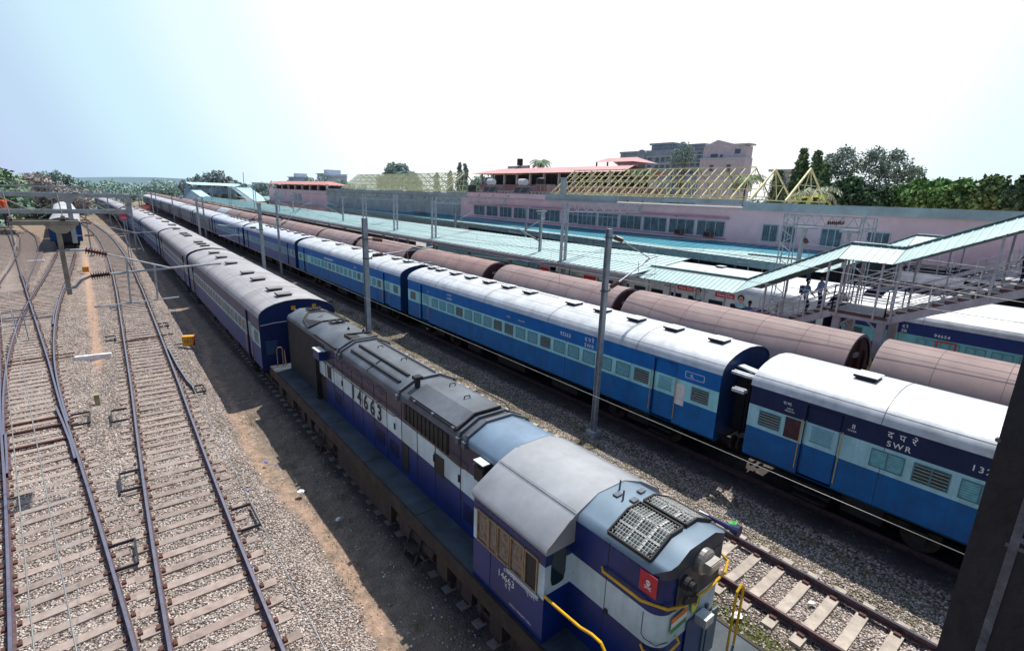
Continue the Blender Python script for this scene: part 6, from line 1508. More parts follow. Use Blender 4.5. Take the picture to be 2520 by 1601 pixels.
# ------------------------------------------------------------------ covered stairs
m_stp = mat('stair_paint', (.46,.45,.49), .6, .1, .1, 2, dirt=(.25,.18,.18), dfac=.4); m_riser = mat('stair_riser', (.13,.06,.05), .8, 0, .2, 3); m_tread = mat('stair_tread', (.58,.54,.54), .8, 0, .12, 3); m_handr = mat('stair_rail', (.54,.54,.58), .5, .2, .1, 3, dirt=(.28,.16,.14), dfac=.4)
def stairs(label, xl, w, yoff=0.0, full=True):
    t = thing('covered_stairway', label, 'stairway', (xl, yoff, 0))
    L1 = [(15.1, .84), (8.2, 4.40)]; L2 = [(6.2, 4.40), (.8, 7.0)]
    # stringers and steps
    for sx in (0, w-.1):
        mb = MB()
        for (ya, za), (yb, zb) in (L1, L2): mb.bar((sx+.05, ya, za-.22), (sx+.05, yb, zb-.22), .09, .30)
        mb.bar((sx+.05, 8.2, 4.18), (sx+.05, 6.2, 4.18), .09, .24); mb.build('stringer', t, m_stp)
    mb = MB(); mb.box(.1, w-.1, 6.1, 8.3, 4.30, 4.40); mb.build('landing', t, m_tread)
    mb = MB(); mb.box(-.02, .12, 6.1, 8.3, 4.22, 4.33); mb.build('landing_edge', t, m_riser)
    for (ya, za), (yb, zb) in (L1, L2):
        n = 20 if ya > 10 else 15
        for i in range(n):
            y = ya+(yb-ya)*i/n; z = za+(zb-za)*(i+1)/n; mb = MB(); dy = (yb-ya)/n
            mb.box(.0, w-.0, y+dy*1.15, y, z-.03, z, 0); mb.box(.005, w-.005, y, y+.02*-1, z-(zb-za)/n-.03, z-.031, 1); mb.box(.02,.1,y+dy,y,z-.2,z-.031,1)
            mb.build('step', t, [m_tread, m_riser])
    # railings: near and far side
    segs = [[(14.9,.9),(8.2,4.42)],[(8.2,4.42),(6.2,4.42)],[(6.2,4.42),(.9,7.0)]]
    for sx in (0.0, w):
        mb = MB()
        for (ya, za), (yb, zb) in segs:
            for hh in (.28,.5,.72,1.02): mb.tube([(sx, ya, za+hh), (sx, yb, zb+hh)], .022 if hh < 1 else .03, 6)
            n = max(1, int(abs(ya-yb)/1.1))
            for i in range(n+1): y = ya+(yb-ya)*i/n; z = za+(zb-za)*i/n; mb.bar((sx, y, z-.1), (sx, y, z+1.02), .045)
        mb.build('railing', t, m_handr)
    # posts carrying roof
    roofz = [(18.6,4.3),(12.6,4.35),(8.2,6.62),(6.2,6.60),(.3,9.35)]
    def rz(y): return interp(sorted(roofz), y)
    for y in (18.0,16.2,14.4,11.2,8.6,6.0,3.2,8.0,6.6):
        for sx in (0.0, w):
            mb = MB(); zf = .84 if y > 15 else (.84+(15.1-y)*.516 if y > 8.2 else (4.4 if y > 6.2 else 4.4+(6.2-y)*.48)); mb.box(sx-.038,sx+.038,y-.038,y+.038,zf-.3,rz(y)+.05); mb.build('post', t, m_stp)
    # column group under landing
    for y in (8.0, 6.3):
        for sx in (.15, w-.35):
            mb = MB(); mb.box(sx,sx+.05,y-.15,y+.15,.5,4.2); mb.box(sx+.15,sx+.2,y-.15,y+.15,.5,4.2); mb.box(sx+.05,sx+.15,y-.02,y+.02,.5,4.2)
            mb.bar((sx+.1,y,3.6),(sx+.1,y+.7*(1 if y > 7 else -1)*-1,4.15),.06); mb.build('column', t, m_stp)
    # roof sheets: two slopes with overhang
    e = .35; ys = [18.7, 12.6, 8.2, 6.2, .3]
    for side in (0, 1):
        mb = MB()
        for a, b in zip(ys, ys[1:]):
            za, zb = rz(a), rz(b); xe_ = -e if side == 0 else w+e; xm = w/2
            mb.quad((xe_,a,za),(xm,a,za+.62),(xm,b,zb+.62),(xe_,b,zb), 0); mb.quad((xe_,a,za-.04),(xm,a,za+.58),(xm,b,zb+.58),(xe_,b,zb-.04), 2); mb.quad((xe_,a,za),(xe_,b,zb),(xe_,b,zb-.04),(xe_,a,za-.04), 2)
            n = max(1, int(abs(a-b)/.27))
            for i in range(n+1): y = a+(b-a)*i/n; z = za+(zb-za)*i/n; mb.bar((xe_,y,z+.012),(xm,y,z+.632),.03,.028, 1)
        mb.build('roof_sheet', t, [m_mint, m_mintd, m_fascia])
    mb = MB()
    for a, b in zip(ys, ys[1:]):
        mb.bar((w/2-.02,a,rz(a)+.66),(w/2-.02,b,rz(b)+.66),.34,.02,0); mb.bar((w/2-.20,a,rz(a)+.615),(w/2-.20,b,rz(b)+.615),.02,.03,1)
    mb.build('ridge_cap', t, [m_mint, m_fascia])
    return t
ST = stairs('covered stairway with mint roof and railings descending to the island platform', 25.2, 2.3)
ST2 = stairs('second covered stairway behind, beside the pink station building', 39.0, 2.4, .9)
mb = MB(); mb.box(38.0,44.9,-3,6,4.7,4.95); mb.box(38.0,38.2,-3,9,4.5,5.1); tag(mb.build('walkway_beam', None, m_stp), 'pale horizontal walkway beam beside the pink building at right', 'walkway')
mb = MB(); mb.box(25.6, 25.7, 10.2, 12.2, 2.6, 3.5); tag(mb.build('pink_banner', None, mat('banner_pink', (.5,.18,.30), .7)), 'pink striped banner below the stair landing', 'banner')
mb = MB(); mb.tube([(25.3,7.6,3.9),(24.9,6.6,3.1)], .03, 6); mb.bar((22.8,5.75,2.2),(25.2,6.4,2.75),.12,.06); mb.tube([(24.0,6.0,2.55),(25.1,6.4,2.8)], .035, 6); tag(mb.build('stay_tube', None, mat('stay_ochre', (.35,.24,.14), .6, .2)), 'ochre and steel stay tubes between brown wagons and stair column', 'stay tube')
# ------------------------------------------------------------------ near bridge post at right edge of view
NP = thing('bridge_post', 'dark steel bridge post with rusty joint at the right edge, very close', 'bridge post', (1.6, .12, 0), 0)
m_np = mat('bridge_steel', (.016,.019,.032), .45, .3, .2, 6, .15, 25, (.03,.027,.035), .5, 2.5); m_np2 = mat('bridge_weld', (.12,.13,.16), .6, .2, .3, 14, .3, 30, (.10,.06,.05), .5, 5)
mb = MB(); mb.box(0, .012, -.20, 0, 6.6, 11.0, 0); mb.box(.012, .5, -.40, -.06, 6.6, 11.0, 0); mb.box(-.004,.016,-.085,-.068,6.6,11.0,1)
mb.box(-.003,.02,-.2,-.062,8.02,8.03,1)
mb.build('column', NP, [m_np, m_np2])
mb = MB(); mb.tube([(-.003,-.0,8.27),(.004,-.0,8.272)], .006, 8); mb.tube([(-.006,-.09,8.05),(.0,-.09,8.05)], .008, 8); mb.build('bolt', NP, m_np2)
t = thing('footbridge_deck', 'steel footbridge deck underfoot behind the viewpoint', 'footbridge', (0,0,0))
mb = MB(); mb.box(-20, 45, -4.5, -.45, 6.7, 7.0); mb.build('deck', t, m_np)
# ------------------------------------------------------------------ trees
def leafmat(n, c, h=0.0, var=.25):
    c2 = hz(tuple(min(.8, v*(1.45 if h < .15 else 1.7)) for v in c), min(.6, h*1.15+.03), (.48,.66,.72)); q = max(.12, 1-2.2*h); return mat(n, c2, .9, 0, var*q, .5, island=True, spec=.05, isl=(1-.55*q, 1+.6*q))  # h paints distance haze into the leaf colour and evens out its variation
BARK = mat('bark', (.14,.11,.09), .9, 0, .2, 3)
def crown_mesh(name, parent, blobs, nleaf, size, mats, seed=0, flat=.75, gap=.0):
    rg = np.random.default_rng(seed); n = nleaf
    B = np.array(blobs, float); vol = B[:, 3]**2; pick = rg.choice(len(B), n, p=vol/vol.sum())
    d = rg.normal(size=(n, 3)); d /= np.linalg.norm(d, axis=1)[:, None]
    r = B[pick, 3]*(.55+.5*rg.random(n)**.6)
    # lumpy surface
    lump = 1+.22*np.sin(d[:, 0]*7+pick)+.18*np.sin(d[:, 1]*9+2*pick)*np.cos(d[:, 2]*8)
    C = B[pick, :3]+d*(r*lump)[:, None]*np.array([1, 1, flat])
    a = rg.normal(size=(n, 3)); a /= np.linalg.norm(a, axis=1)[:, None]
    b = np.cross(a, d+rg.normal(size=(n, 3))*.5); b /= np.linalg.norm(b, axis=1)[:, None]+1e-9
    s = size*(.6+.8*rg.random(n))[:, None]
    V = np.stack([C-a*s, C-b*s*.55, C+a*s, C+b*s*.55], 1).reshape(-1, 3)
    me = bpy.data.meshes.new(name); me.vertices.add(4*n); me.vertices.foreach_set('co', V.ravel())
    me.loops.add(4*n); me.loops.foreach_set('vertex_index', np.arange(4*n)); me.polygons.add(n)
    me.polygons.foreach_set('loop_start', np.arange(n)*4); me.polygons.foreach_set('loop_total', np.full(n, 4))
    for m in mats: me.materials.append(m)
    me.polygons.foreach_set('material_index', (rg.random(n)*len(mats)).astype(int)); me.update(calc_edges=True)
    o = bpy.data.objects.new(name, me); COL.objects.link(o); o.parent = parent; return o
def tree(label, x, y, h, r, cols, hzk=0.0, n=5000, size=.28, seed=1, blobs=None, shape='round', z0=0, group=None, open_=False):
    rg = random.Random(seed); t = thing('tree', label, 'tree', (x, y, z0), group=group)
    if blobs is None:
        blobs = []
        for k in range(int(9+r)):
            a = rg.uniform(0, 6.28); q = rg.random()**.5*r*.72; zz = h-r*.55-rg.random()*r*(.9 if shape == 'round' else .4)
            blobs.append((q*math.cos(a), q*math.sin(a), zz, r*rg.uniform(.28, .48)))
        blobs.append((0, 0, h-r*.45, r*.45))
        if shape == 'column': blobs = [(rg.uniform(-.12,.12)*r, rg.uniform(-.12,.12)*r, h-r*.4-(h*.62)*q, r*(.28+.75*q**.7)) for q in (0,.07,.15,.24,.34,.45,.57,.7,.85,1)]
    ms = [leafmat('leaf_%s_%d_%d' % ('_'.join('%.2f' % c for c in cols[0]), int(hzk*100), i), c, hzk) for i, c in enumerate(cols)]
    mb = MB(); mb.tube([(0,0,-.5),(.1*r,0,h*.3),(0,.08*r,h*.6)], [r*.07+.1, r*.05+.07, r*.03+.04], 8)
    for b in blobs[:8]: mb.tube([(0,.05,h*.35),(b[0]*.5,b[1]*.5,(h*.4+b[2])/2),(b[0]*.9,b[1]*.9,b[2])], [r*.03+.05,r*.02+.03,.03], 5)
    mb.build('trunk', t, BARK)
    crown_mesh('crown', t, blobs, n, size, ms, seed, flat=.8)
    return t
def palm(label, x, y, h, L=3.0, hzk=0.05, seed=1, cols=((.08,.13,.04),(.16,.19,.07))):
    rg = random.Random(seed); t = thing('palm_tree', label, 'palm tree', (x, y, 0)); ms = [leafmat('palm_%d_%d' % (int(hzk*100), i), c, hzk) for i, c in enumerate(cols)]
    mb = MB(); mb.tube([(0,0,0),(.2,.1,h*.5),(.1,0,h)], [.2,.14,.12], 8); mb.build('trunk', t, BARK)
    mb = MB()
    for k in range(18):
        a = 6.28*k/18+rg.uniform(-.2,.2); up = rg.uniform(-.1, 1.0); prev = Vector((.1,0,h)); d = Vector((math.cos(a), math.sin(a), up)).normalized()
        side = Vector((-math.sin(a), math.cos(a), 0)); n = 9
        for i in range(n):
            nx = prev+d*(L/n); d.z -= .20; d.normalize(); w_ = L*.13*(1-abs(i/n-.4)); 
            for s in (-1, 1):
                tip = side*s*w_+Vector((0,0,-w_*.8)); 
                mb.add([prev, prev+d*.12, prev+d*.2+tip, prev+d*.05+tip], [(0,1,2,3)], k % 2); mb.add([prev+d*(L/n*.5), prev+d*(L/n*.5+.12), prev+d*(L/n*.5+.2)+tip, prev+d*(L/n*.5)+tip], [(0,1,2,3)], (k+1) % 2)
            mb.bar(prev, nx, .03, .02, k % 2); prev = nx
    mb.build('crown', t, ms); return t
G1 = ((.045,.08,.028),(.09,.14,.045),(.14,.20,.065)); G2 = ((.05,.075,.04),(.10,.13,.07),(.17,.19,.11)); G3 = ((.018,.042,.022),(.04,.075,.03),(.06,.10,.04)); G4 = ((.05,.11,.03),(.10,.19,.05),(.16,.26,.08))
# right hand group behind the parapet
tree('tall conical mast tree with drooping dark leaves, left one behind the yellow trusses', 75, 31.3, 16.3, 1.5, G1, .05, 7000, .24, 11, shape='column')
tree('second tall conical mast tree beside the pale wide tree', 74.5, 29.2, 15.9, 1.4, G1, .05, 7000, .24, 12, shape='column')
tree('shorter conical tree just right of the lone yellow truss', 73, 27.4, 14.2, 1.3, G1, .05, 5200, .24, 13, shape='column')
tree('low dark conical tree left of the mast trees', 72, 32.6, 13.4, 1.5, G1, .05, 5200, .24, 14, shape='column')
bl = [(0,0,14.0,2.0),(1,-3,14.2,1.9),(-1,2.0,13.6,1.7),(0,-5.4,13.8,1.8),(1,-7.0,12.4,1.6),(0,-5,11.3,2.2),(0,-1,10.6,2.3),(0,2.4,11,1.8),(0,.3,15.7,1.1),(0,-3.2,15.4,1.1),(0,-5.6,15.2,.9),(0,1.8,15.0,.9),(0,-7.8,13.2,.9)]
tree('wide airy pale green tree, the largest behind the grey parapet', 80, 27.6, 15.5, 6, ((.10,.12,.08),(.17,.20,.14),(.26,.29,.22)), .12, 11000, .17, 15, blobs=bl)
bl = [(0,0,9.6,2.0),(0,-3,9.0,2.1),(0,2.0,8.6,1.6),(0,-4.2,9.2,1.6),(0,-1.2,11.0,1.4)]
tree('dense very dark bushy tree below the wide pale tree', 69, 24.2, 11, 3, G3, .0, 9000, .22, 16, blobs=bl)
bl = [(0,0,9.6,1.8),(0,-2.0,10.2,1.4),(0,-3.4,11.2,.9),(0,1.3,10.4,1.1),(0,-1.6,11.2,.9),(0,.2,11.2,.8),(0,-3.6,9.2,1.6),(0,-2.8,10.9,.7)]
tree('bright green spreading tree right of the dark bush', 70, 16.4, 11.5, 3, G4, .0, 8000, .26, 17, blobs=bl)
bl = [(0,0,10.2,1.5),(0,-.3,11.4,1.0),(0,-1.6,10.0,1.3),(0,1.3,9.4,1.3),(0,-2.6,9.2,1.2)]
tree('rounded deep green tree toward the right edge', 70, 11.0, 12, 3, G1, .0, 8000, .24, 18, blobs=bl)
tree('dark tree at the far right edge above the stairs roof', 66, 7.6, 12.2, 2.0, G3, .0, 6000, .24, 19)
tree('leafy shrub row filler behind parapet, between pale tree and green tree', 72, 19.6, 11.4, 2.2, G2, .05, 5000, .22, 20)
palm('coconut palm with bleached drooping fronds beside the lone truss', 64, 25.2, 10.2, 3.6, .05, 21, ((.18,.20,.10),(.35,.36,.26)))
palm('coconut palm rising at the end of the yellow roof frame', 75, 38.6, 12.2, 3.2, .08, 22); palm('small palm over the long red roof', 78, 87, 16.0, 3.0, .2, 23); palm('palm sprig behind the right yellow frame, left', 72, 57.5, 13.2, 2.2, .12, 24); palm('palm sprig behind the right yellow frame, beside the pavilion', 72, 54.3, 13.2, 2.0, .12, 25)
palm('low palm showing between the loose trusses', 58, 22.6, 9.4, 2.2, .02, 26, ((.14,.17,.04),(.30,.28,.05)))
tree('thin bare-topped tree before the dark unfinished building', 118, 78, 23.4, 3.4, G2, .3, 1800, .25, 27)
tree('grey green tree behind the left end of the right yellow frame', 85, 112, 14.5, 4.2, G2, .3, 4500, .3, 28)
tree('dense tree right of the left khaki frame', 84, 118, 13.8, 4.0, G1, .28, 4500, .3, 29)
# centre back: broad tree behind khaki frame
bl = [(0,0,16,5),(2,8,14.5,4.2),(0,-8,14.5,4.2),(0,4,18.3,3.2),(0,-3,17.6,3.2),(0,15,12.5,3.4),(0,-15,12,3.4)]
tree('broad domed tree rising behind the khaki roof frame', 112, 222, 21, 12, G2, .34, 9000, .7, 30, blobs=bl)
for i, (x, y, h_) in enumerate(((108, 181, 16.6), (108, 171, 17.0), (108, 164.5, 20.0), (108, 161, 19.5))): 
    tree(['small pointed cypress behind khaki frame, leftmost', 'small pointed cypress behind khaki frame, second', 'tall pointed cypress behind khaki frame, left of the pair', 'tall pointed cypress behind khaki frame, right of the pair'][i], x, y, h_, 1.7, G3, .3, 1800, .4, 31+i, shape='column')
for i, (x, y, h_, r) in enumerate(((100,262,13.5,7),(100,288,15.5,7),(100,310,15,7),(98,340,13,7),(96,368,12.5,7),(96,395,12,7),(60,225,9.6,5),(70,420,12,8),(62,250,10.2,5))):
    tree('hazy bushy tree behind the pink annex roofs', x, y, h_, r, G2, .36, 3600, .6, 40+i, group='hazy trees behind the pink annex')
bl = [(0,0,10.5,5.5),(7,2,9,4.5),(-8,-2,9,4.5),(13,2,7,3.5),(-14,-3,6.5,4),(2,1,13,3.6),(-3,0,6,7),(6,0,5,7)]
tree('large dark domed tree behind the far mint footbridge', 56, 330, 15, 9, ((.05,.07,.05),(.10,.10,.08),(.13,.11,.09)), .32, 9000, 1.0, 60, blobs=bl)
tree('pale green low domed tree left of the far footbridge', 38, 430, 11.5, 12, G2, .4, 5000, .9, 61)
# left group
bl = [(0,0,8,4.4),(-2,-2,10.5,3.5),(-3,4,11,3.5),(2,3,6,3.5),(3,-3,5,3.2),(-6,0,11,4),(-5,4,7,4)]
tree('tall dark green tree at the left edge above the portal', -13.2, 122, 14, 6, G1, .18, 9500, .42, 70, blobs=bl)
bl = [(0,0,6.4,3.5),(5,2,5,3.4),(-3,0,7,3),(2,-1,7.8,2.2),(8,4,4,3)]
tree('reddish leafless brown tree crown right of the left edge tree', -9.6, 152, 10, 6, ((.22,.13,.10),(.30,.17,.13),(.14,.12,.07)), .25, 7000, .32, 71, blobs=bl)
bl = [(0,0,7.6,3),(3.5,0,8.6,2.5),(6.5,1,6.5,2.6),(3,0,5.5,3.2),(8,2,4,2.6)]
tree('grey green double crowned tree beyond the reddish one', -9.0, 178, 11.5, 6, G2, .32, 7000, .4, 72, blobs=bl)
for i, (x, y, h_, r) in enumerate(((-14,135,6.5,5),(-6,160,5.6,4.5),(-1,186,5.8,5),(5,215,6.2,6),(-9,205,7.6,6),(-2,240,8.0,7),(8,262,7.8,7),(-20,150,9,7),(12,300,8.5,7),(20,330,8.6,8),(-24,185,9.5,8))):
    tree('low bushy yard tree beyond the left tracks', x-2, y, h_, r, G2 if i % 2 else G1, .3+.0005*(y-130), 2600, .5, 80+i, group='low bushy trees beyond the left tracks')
# far continuous tree line
rg = np.random.default_rng(5); bl = []
for i in range(150):
    x = -180+i*2.7+rg.uniform(-3, 3); bl.append((x, 420+.4*abs(x-20)*0+rg.uniform(-15, 25), rg.uniform(0.5, 3.2), rg.uniform(5, 8)))
t = bpy.data.objects.new('x', None)
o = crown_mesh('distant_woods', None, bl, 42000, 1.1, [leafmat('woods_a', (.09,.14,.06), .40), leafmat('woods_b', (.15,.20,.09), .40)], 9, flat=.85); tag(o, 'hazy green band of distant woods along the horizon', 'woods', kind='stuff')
bl = []
for i in range(60):
    x = 120+i*6; bl.append((x, 330+rg.uniform(-20, 20)-i*3.0, rg.uniform(1, 5), rg.uniform(6, 10)))
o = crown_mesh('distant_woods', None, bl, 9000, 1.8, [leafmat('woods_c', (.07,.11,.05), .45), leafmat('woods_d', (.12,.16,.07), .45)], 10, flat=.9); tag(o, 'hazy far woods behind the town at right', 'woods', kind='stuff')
mb = MB(); P = [(x, 900, 3+5*math.sin(x*.006+1)+3*math.sin(x*.017)) for x in range(-600, 1400, 40)]
for a, b in zip(P, P[1:]): mb.quad((a[0],900,-2),(b[0],900,-2),(b[0],930,b[2]+5),(a[0],930,a[2]+5))
tag(mb.build('hills', None, mat('far_hill', (.16,.24,.28), 1, 0, .05, .01)), kind='structure')
# thin comm tower, far
mb = MB(); mb.bar((63.8,300,0),(64.1,300,15.4),.25); tag(mb.build('radio_mast', None, m_ft), 'thin radio mast rising right of the dark domed tree', 'mast')
# yard objects far left: parked blue coach, red signs, worker
pc = make_coach('parked blue coach on the curved branch beyond the dropper post', dict(up=P_bl['low'], band=P_bl['up'], low=P_bl['low'], roof=P_d['roof'], end=paint('parked_end_blue', (.008,.05,.18))), windows=None, detail=False, vents=None)
pc.location = (-2.85, 98.5, 0); pc.rotation_euler.z = .01
mb = MB(); mb.box(-.9,-.3,-10.75,-10.70,2.3,2.9); mb.box(.3,.9,-10.75,-10.70,2.3,2.9); mb.build('end_window', pc, m_glass)
for i, y in enumerate((121, 143.4)):
    o = make_coach(['second parked coach with pale roof behind the blue one', 'third parked coach with pale roof, farthest in its row'][i], P_v, windows=None, detail=False, vents=None); o.location = (ctr(C_B, y), y, 0); o.rotation_euler.z = -math.atan((ctr(C_B,y+8)-ctr(C_B,y-8))/16)
def sign(x, y, w_, z, txt, label, m):
    t = thing('trackside_sign', label, 'sign', (x, y, 0)); mb = MB(); mb.box(-w_/2, w_/2, -.03, .03, z, z+.7); mb.build('board', t, m); mb = MB(); mb.box(-.04, .04, -.03, .05, -.3, z); mb.box(w_*.3,w_*.3+.06,-.03,.05,-.3,z); mb.build('leg', t, m_galv)
    text('lettering', txt, t, (-w_/2+.1, -.05, z+.12), (1,0,0), (0,0,1), .55 if w_ > 1 else .26, m_wtxt); return t
m_sred = mat('sign_red', (.60,.06,.10), .5, 0, .1, 3)
sign(2.75, 70.0, .62, 4.75, 'STO', 'pinkish red stop sign with white letters left of the dusty train', m_sred)
sign(9.0, 128, 1.4, 3.6, 'W/L', 'bright red board beside the end of the bright blue train', mat('sign_red2', (.75,.05,.03), .5))
# concrete cable trough cover in the shadow gap + small things
mb = MB(); mb.box(-1.1,1.1,-.12,.12,-.16,-.06); tag(mb.build('pale_beam', None, m_slc, loc=(5.7, 76, -.1), rotz=.5), 'pale bar lying in the shade left of dusty train', 'beam')

# ------------------------------------------------------------------ people
m_skin = mat('skin_brown', (.22,.11,.07), .6, 0, .05, 5); m_hair = mat('hair_black', (.015,.012,.012), .6)
def person(label, loc, rot, pose, shirt, pants, extra=None):
    J = {'pel':(0,0,.92),'chest':(0,0,1.25),'neck':(0,0,1.47),'head0':(0,-.01,1.56),'head1':(0,-.01,1.70),
         'shL':(-.19,0,1.42),'shR':(.19,0,1.42),'elL':(-.24,.04,1.15),'elR':(.24,.04,1.15),'haL':(-.24,-.08,.92),'haR':(.24,-.08,.92),
         'hipL':(-.09,0,.90),'hipR':(.09,0,.90),'knL':(-.10,-.02,.48),'knR':(.10,-.02,.48),'anL':(-.10,.02,.08),'anR':(.10,.02,.08),'toL':(-.10,-.14,.03),'toR':(.10,-.14,.03)}
    if pose == 'walk_up':
        J.update(knL=(-.1,-.22,.62),anL=(-.1,-.15,.22),toL=(-.1,-.32,.2),haL=(-.26,.15,.98),haR=(.22,-.25,1.0),elR=(.24,-.08,1.16))
    if pose == 'sit':
        J.update(knL=(-.13,-.44,.92),knR=(.13,-.44,.92),anL=(-.13,-.42,.50),anR=(.13,-.42,.50),toL=(-.13,-.58,.45),toR=(.13,-.58,.45),haL=(-.14,-.30,1.0),haR=(.14,-.30,1.0))
    if pose == 'reach': J.update(haR=(.2,-.50,1.12),elR=(.22,-.24,1.18),haL=(-.2,-.45,1.1),elL=(-.22,-.2,1.16))
    rad = dict(pel=.15,chest=.155,neck=.055,head0=.075,head1=.09,shL=.07,shR=.07,elL=.045,elR=.045,haL=.035,haR=.035,hipL=.095,hipR=.095,knL=.062,knR=.062,anL=.045,anR=.045,toL=.04,toR=.04)
    E_ = [('pel','chest'),('chest','neck'),('neck','head0'),('head0','head1'),('chest','shL'),('chest','shR'),('shL','elL'),('elL','haL'),('shR','elR'),('elR','haR'),('pel','hipL'),('pel','hipR'),('hipL','knL'),('knL','anL'),('anL','toL'),('hipR','knR'),('knR','anR'),('anR','toR')]
    # fingers: five short chains per hand, thumb from the side
    for s in ('L', 'R'):
        h = Vector(J['ha'+s]); e = Vector(J['el'+s]); d = (h-e).normalized(); side = Vector((1,0,0)) if abs(d.x) < .7 else Vector((0,1,0)); side = (side-d*side.dot(d)).normalized()
        for k, (o_, ln) in enumerate(((-.026,.055),(-.009,.068),(.009,.064),(.026,.05))):
            J['f%s%d' % (s,k)] = tuple(h+d*.07+side*o_); J['g%s%d' % (s,k)] = tuple(h+d*(.07+ln)+side*o_*1.1+Vector((0,-.015,0))); rad['f%s%d' % (s,k)] = .011; rad['g%s%d' % (s,k)] = .009; E_ += [('ha'+s,'f%s%d' % (s,k)),('f%s%d' % (s,k),'g%s%d' % (s,k))]
        J['t'+s] = tuple(h+d*.05+side*.06+Vector((0,-.02,0))); rad['t'+s] = .011; E_.append(('ha'+s,'t'+s))
    names = list(J); me = bpy.data.meshes.new('person'); me.from_pydata([J[n] for n in names], [(names.index(a), names.index(b)) for a, b in E_], [])
    o = bpy.data.objects.new('person_tmp', me); COL.objects.link(o)
    sk = o.modifiers.new('s', 'SKIN'); sv = me.skin_vertices[0].data
    for i, n in enumerate(names): sv[i].radius = (rad[n], rad[n]*(.72 if n in ('pel','chest') else 1)); 
    sv[0].use_root = True
    ss = o.modifiers.new('u', 'SUBSURF'); ss.levels = 2; ss.render_levels = 2
    dg = bpy.context.evaluated_depsgraph_get(); m2 = bpy.data.meshes.new_from_object(o.evaluated_get(dg)); bpy.data.objects.remove(o)
    m2.name = 'person'
    m2.materials.clear()
    for m in (m_skin, shirt, pants, m_dark): m2.materials.append(m)
    P = {n: Vector(J[n]) for n in names}
    reg = {0: [('neck','head1'),('elL','haL'),('elR','haR')], 1: [('pel','chest'),('chest','neck'),('shL','elL'),('shR','elR'),('shL','shR')], 2: [('hipL','knL'),('hipR','knR'),('knL','anL'),('knR','anR'),('hipL','hipR')], 3: [('anL','toL'),('anR','toR')]}
    def dist(p, a, b): ab = b-a; t_ = max(0, min(1, (p-a).dot(ab)/ab.length_squared)); return (p-a-ab*t_).length
    for poly in m2.polygons:
        c = poly.center; best = min(((dist(c, P[a], P[b])-(.08 if k == 1 and (a,b) in (('pel','chest'),('chest','neck')) else 0), k) for k, L_ in reg.items() for a, b in L_)); poly.material_index = best[1]
        if c.z > P['neck'].z+.03: poly.material_index = 0
        poly.use_smooth = True
    r = bpy.data.objects.new('person', m2); COL.objects.link(r); r.location = loc; r.rotation_euler.z = rot; tag(r, label, 'person')
    # hair, face features
    hd = P['head1']; bm = bmesh.new(); bmesh.ops.create_uvsphere(bm, u_segments=14, v_segments=8, radius=.108)
    for v in bm.verts: v.co = Vector((v.co.x*.95, v.co.y*1.08+.02, v.co.z*.85+.01))+hd
    bmesh.ops.delete(bm, geom=[v for v in bm.verts if v.co.z < hd.z-.02 and v.co.y < hd.y+.0], context='VERTS')
    mh = bpy.data.meshes.new('hair'); bm.to_mesh(mh); bm.free(); mh.materials.append(m_hair); ho = bpy.data.objects.new('hair', mh); COL.objects.link(ho); ho.parent = r
    mb = MB(); mb.tube([tuple(hd+Vector((0,-.085,-.035))), tuple(hd+Vector((0,-.112,-.06)))], [.008,.014], 6, 0)
    for s in (-1,1): mb.tube([tuple(hd+Vector((s*.035,-.086,-.02))), tuple(hd+Vector((s*.035,-.095,-.02)))], .009, 6, 1); mb.tube([tuple(hd+Vector((s*.088,0,-.05))), tuple(hd+Vector((s*.102,.01,-.03)))], .018, 6, 0)
    mb.bar(tuple(hd+Vector((-.022,-.09,-.09))), tuple(hd+Vector((.022,-.09,-.09))), .008, .008, 2)
    mb.build('face', r, [m_skin, m_hair, mat('lip', (.18,.06,.05), .5)])
    return r
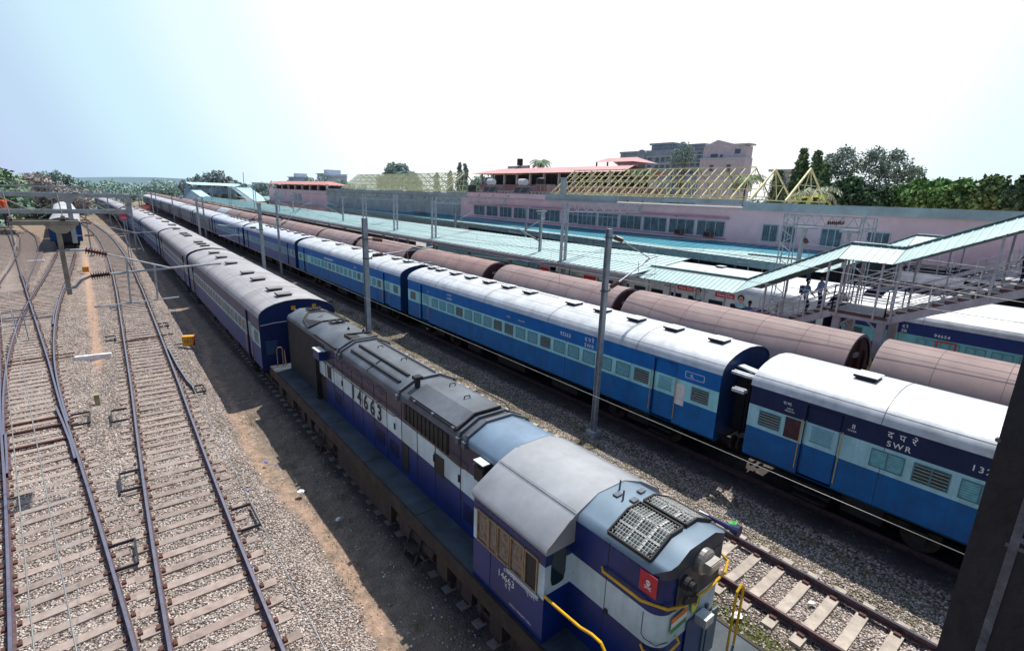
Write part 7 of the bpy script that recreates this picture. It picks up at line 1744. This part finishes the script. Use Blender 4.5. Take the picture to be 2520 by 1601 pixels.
sh_b = mat('shirt_light_blue', (.25,.38,.62), .8, 0, .06, 8); sh_b2 = mat('shirt_blue', (.10,.24,.55), .8, 0, .06, 8); pt_n = mat('trousers_navy', (.02,.025,.05), .8); sh_d = mat('shirt_dark', (.02,.03,.05), .8); sh_w = mat('shirt_white', (.55,.58,.62), .8); sh_r = mat('shirt_orange', (.62,.10,.04), .8)
a = person('person in light blue shirt with navy backpack climbing the stairs, in front', (26.2, 9.72, 3.62), R(180)+.0, 'walk_up', sh_b, pt_n)
mb = MB(); mb.box(-.15,.15,.12,.28,1.05,1.42); bp_ = mb.build('backpack', a, mat('backpack', (.03,.05,.16), .7)); a.rotation_euler.z = R(0)
b = person('person in pale blue shirt and dark trousers climbing the stairs, behind', (26.5, 9.25, 3.86), R(0), 'walk_up', sh_b, pt_n)
person('person in blue shirt seen at the foot of the stairs, one arm held forward', (27.4, 12.9, 1.85), R(-70), 'reach', sh_b2, pt_n)
mb = MB(); mb.box(27.0, 28.2, 12.3, 13.6, .84, 1.87); tag(mb.build('platform_plinth', None, m_conc), 'low concrete plinth at the stair foot', 'plinth')
person('dark-haired person in black top between the stair column and wagon end', (24.75, 5.95, 1.25), R(-90), 'stand', sh_d, pt_n)
person('person in dark clothes high on the stairs in deep shade', (26.3, 2.6, 6.1), R(0), 'walk_up', sh_d, pt_n)
for i, (y, lab, s_) in enumerate(((15.4, 'seated person in white shirt on the blue seats, left', sh_w), (14.8, 'seated person in pale shirt on the blue seats, right', sh_w), (16.9, 'seated person in red shirt below the first advert', mat('shirt_red', (.5,.05,.04), .8)))):
    person(lab, (27.5, y, .84), R(-90), 'sit', s_, pt_n)
person('worker in orange shirt and dark trousers at the far left on the portal walkway', (-3.62, 40.0, 6.15), R(60), 'stand', sh_r, pt_n)
mb = MB(); mb.box(-7, -3.4, 39.8, 40.3, 6.08, 6.15); mb.box(-7,-6.8,39.8,40.0,-.3,6.08); tag(mb.build('work_platform', None, m_galvd), 'narrow steel work platform carrying the worker at left edge', 'work platform')
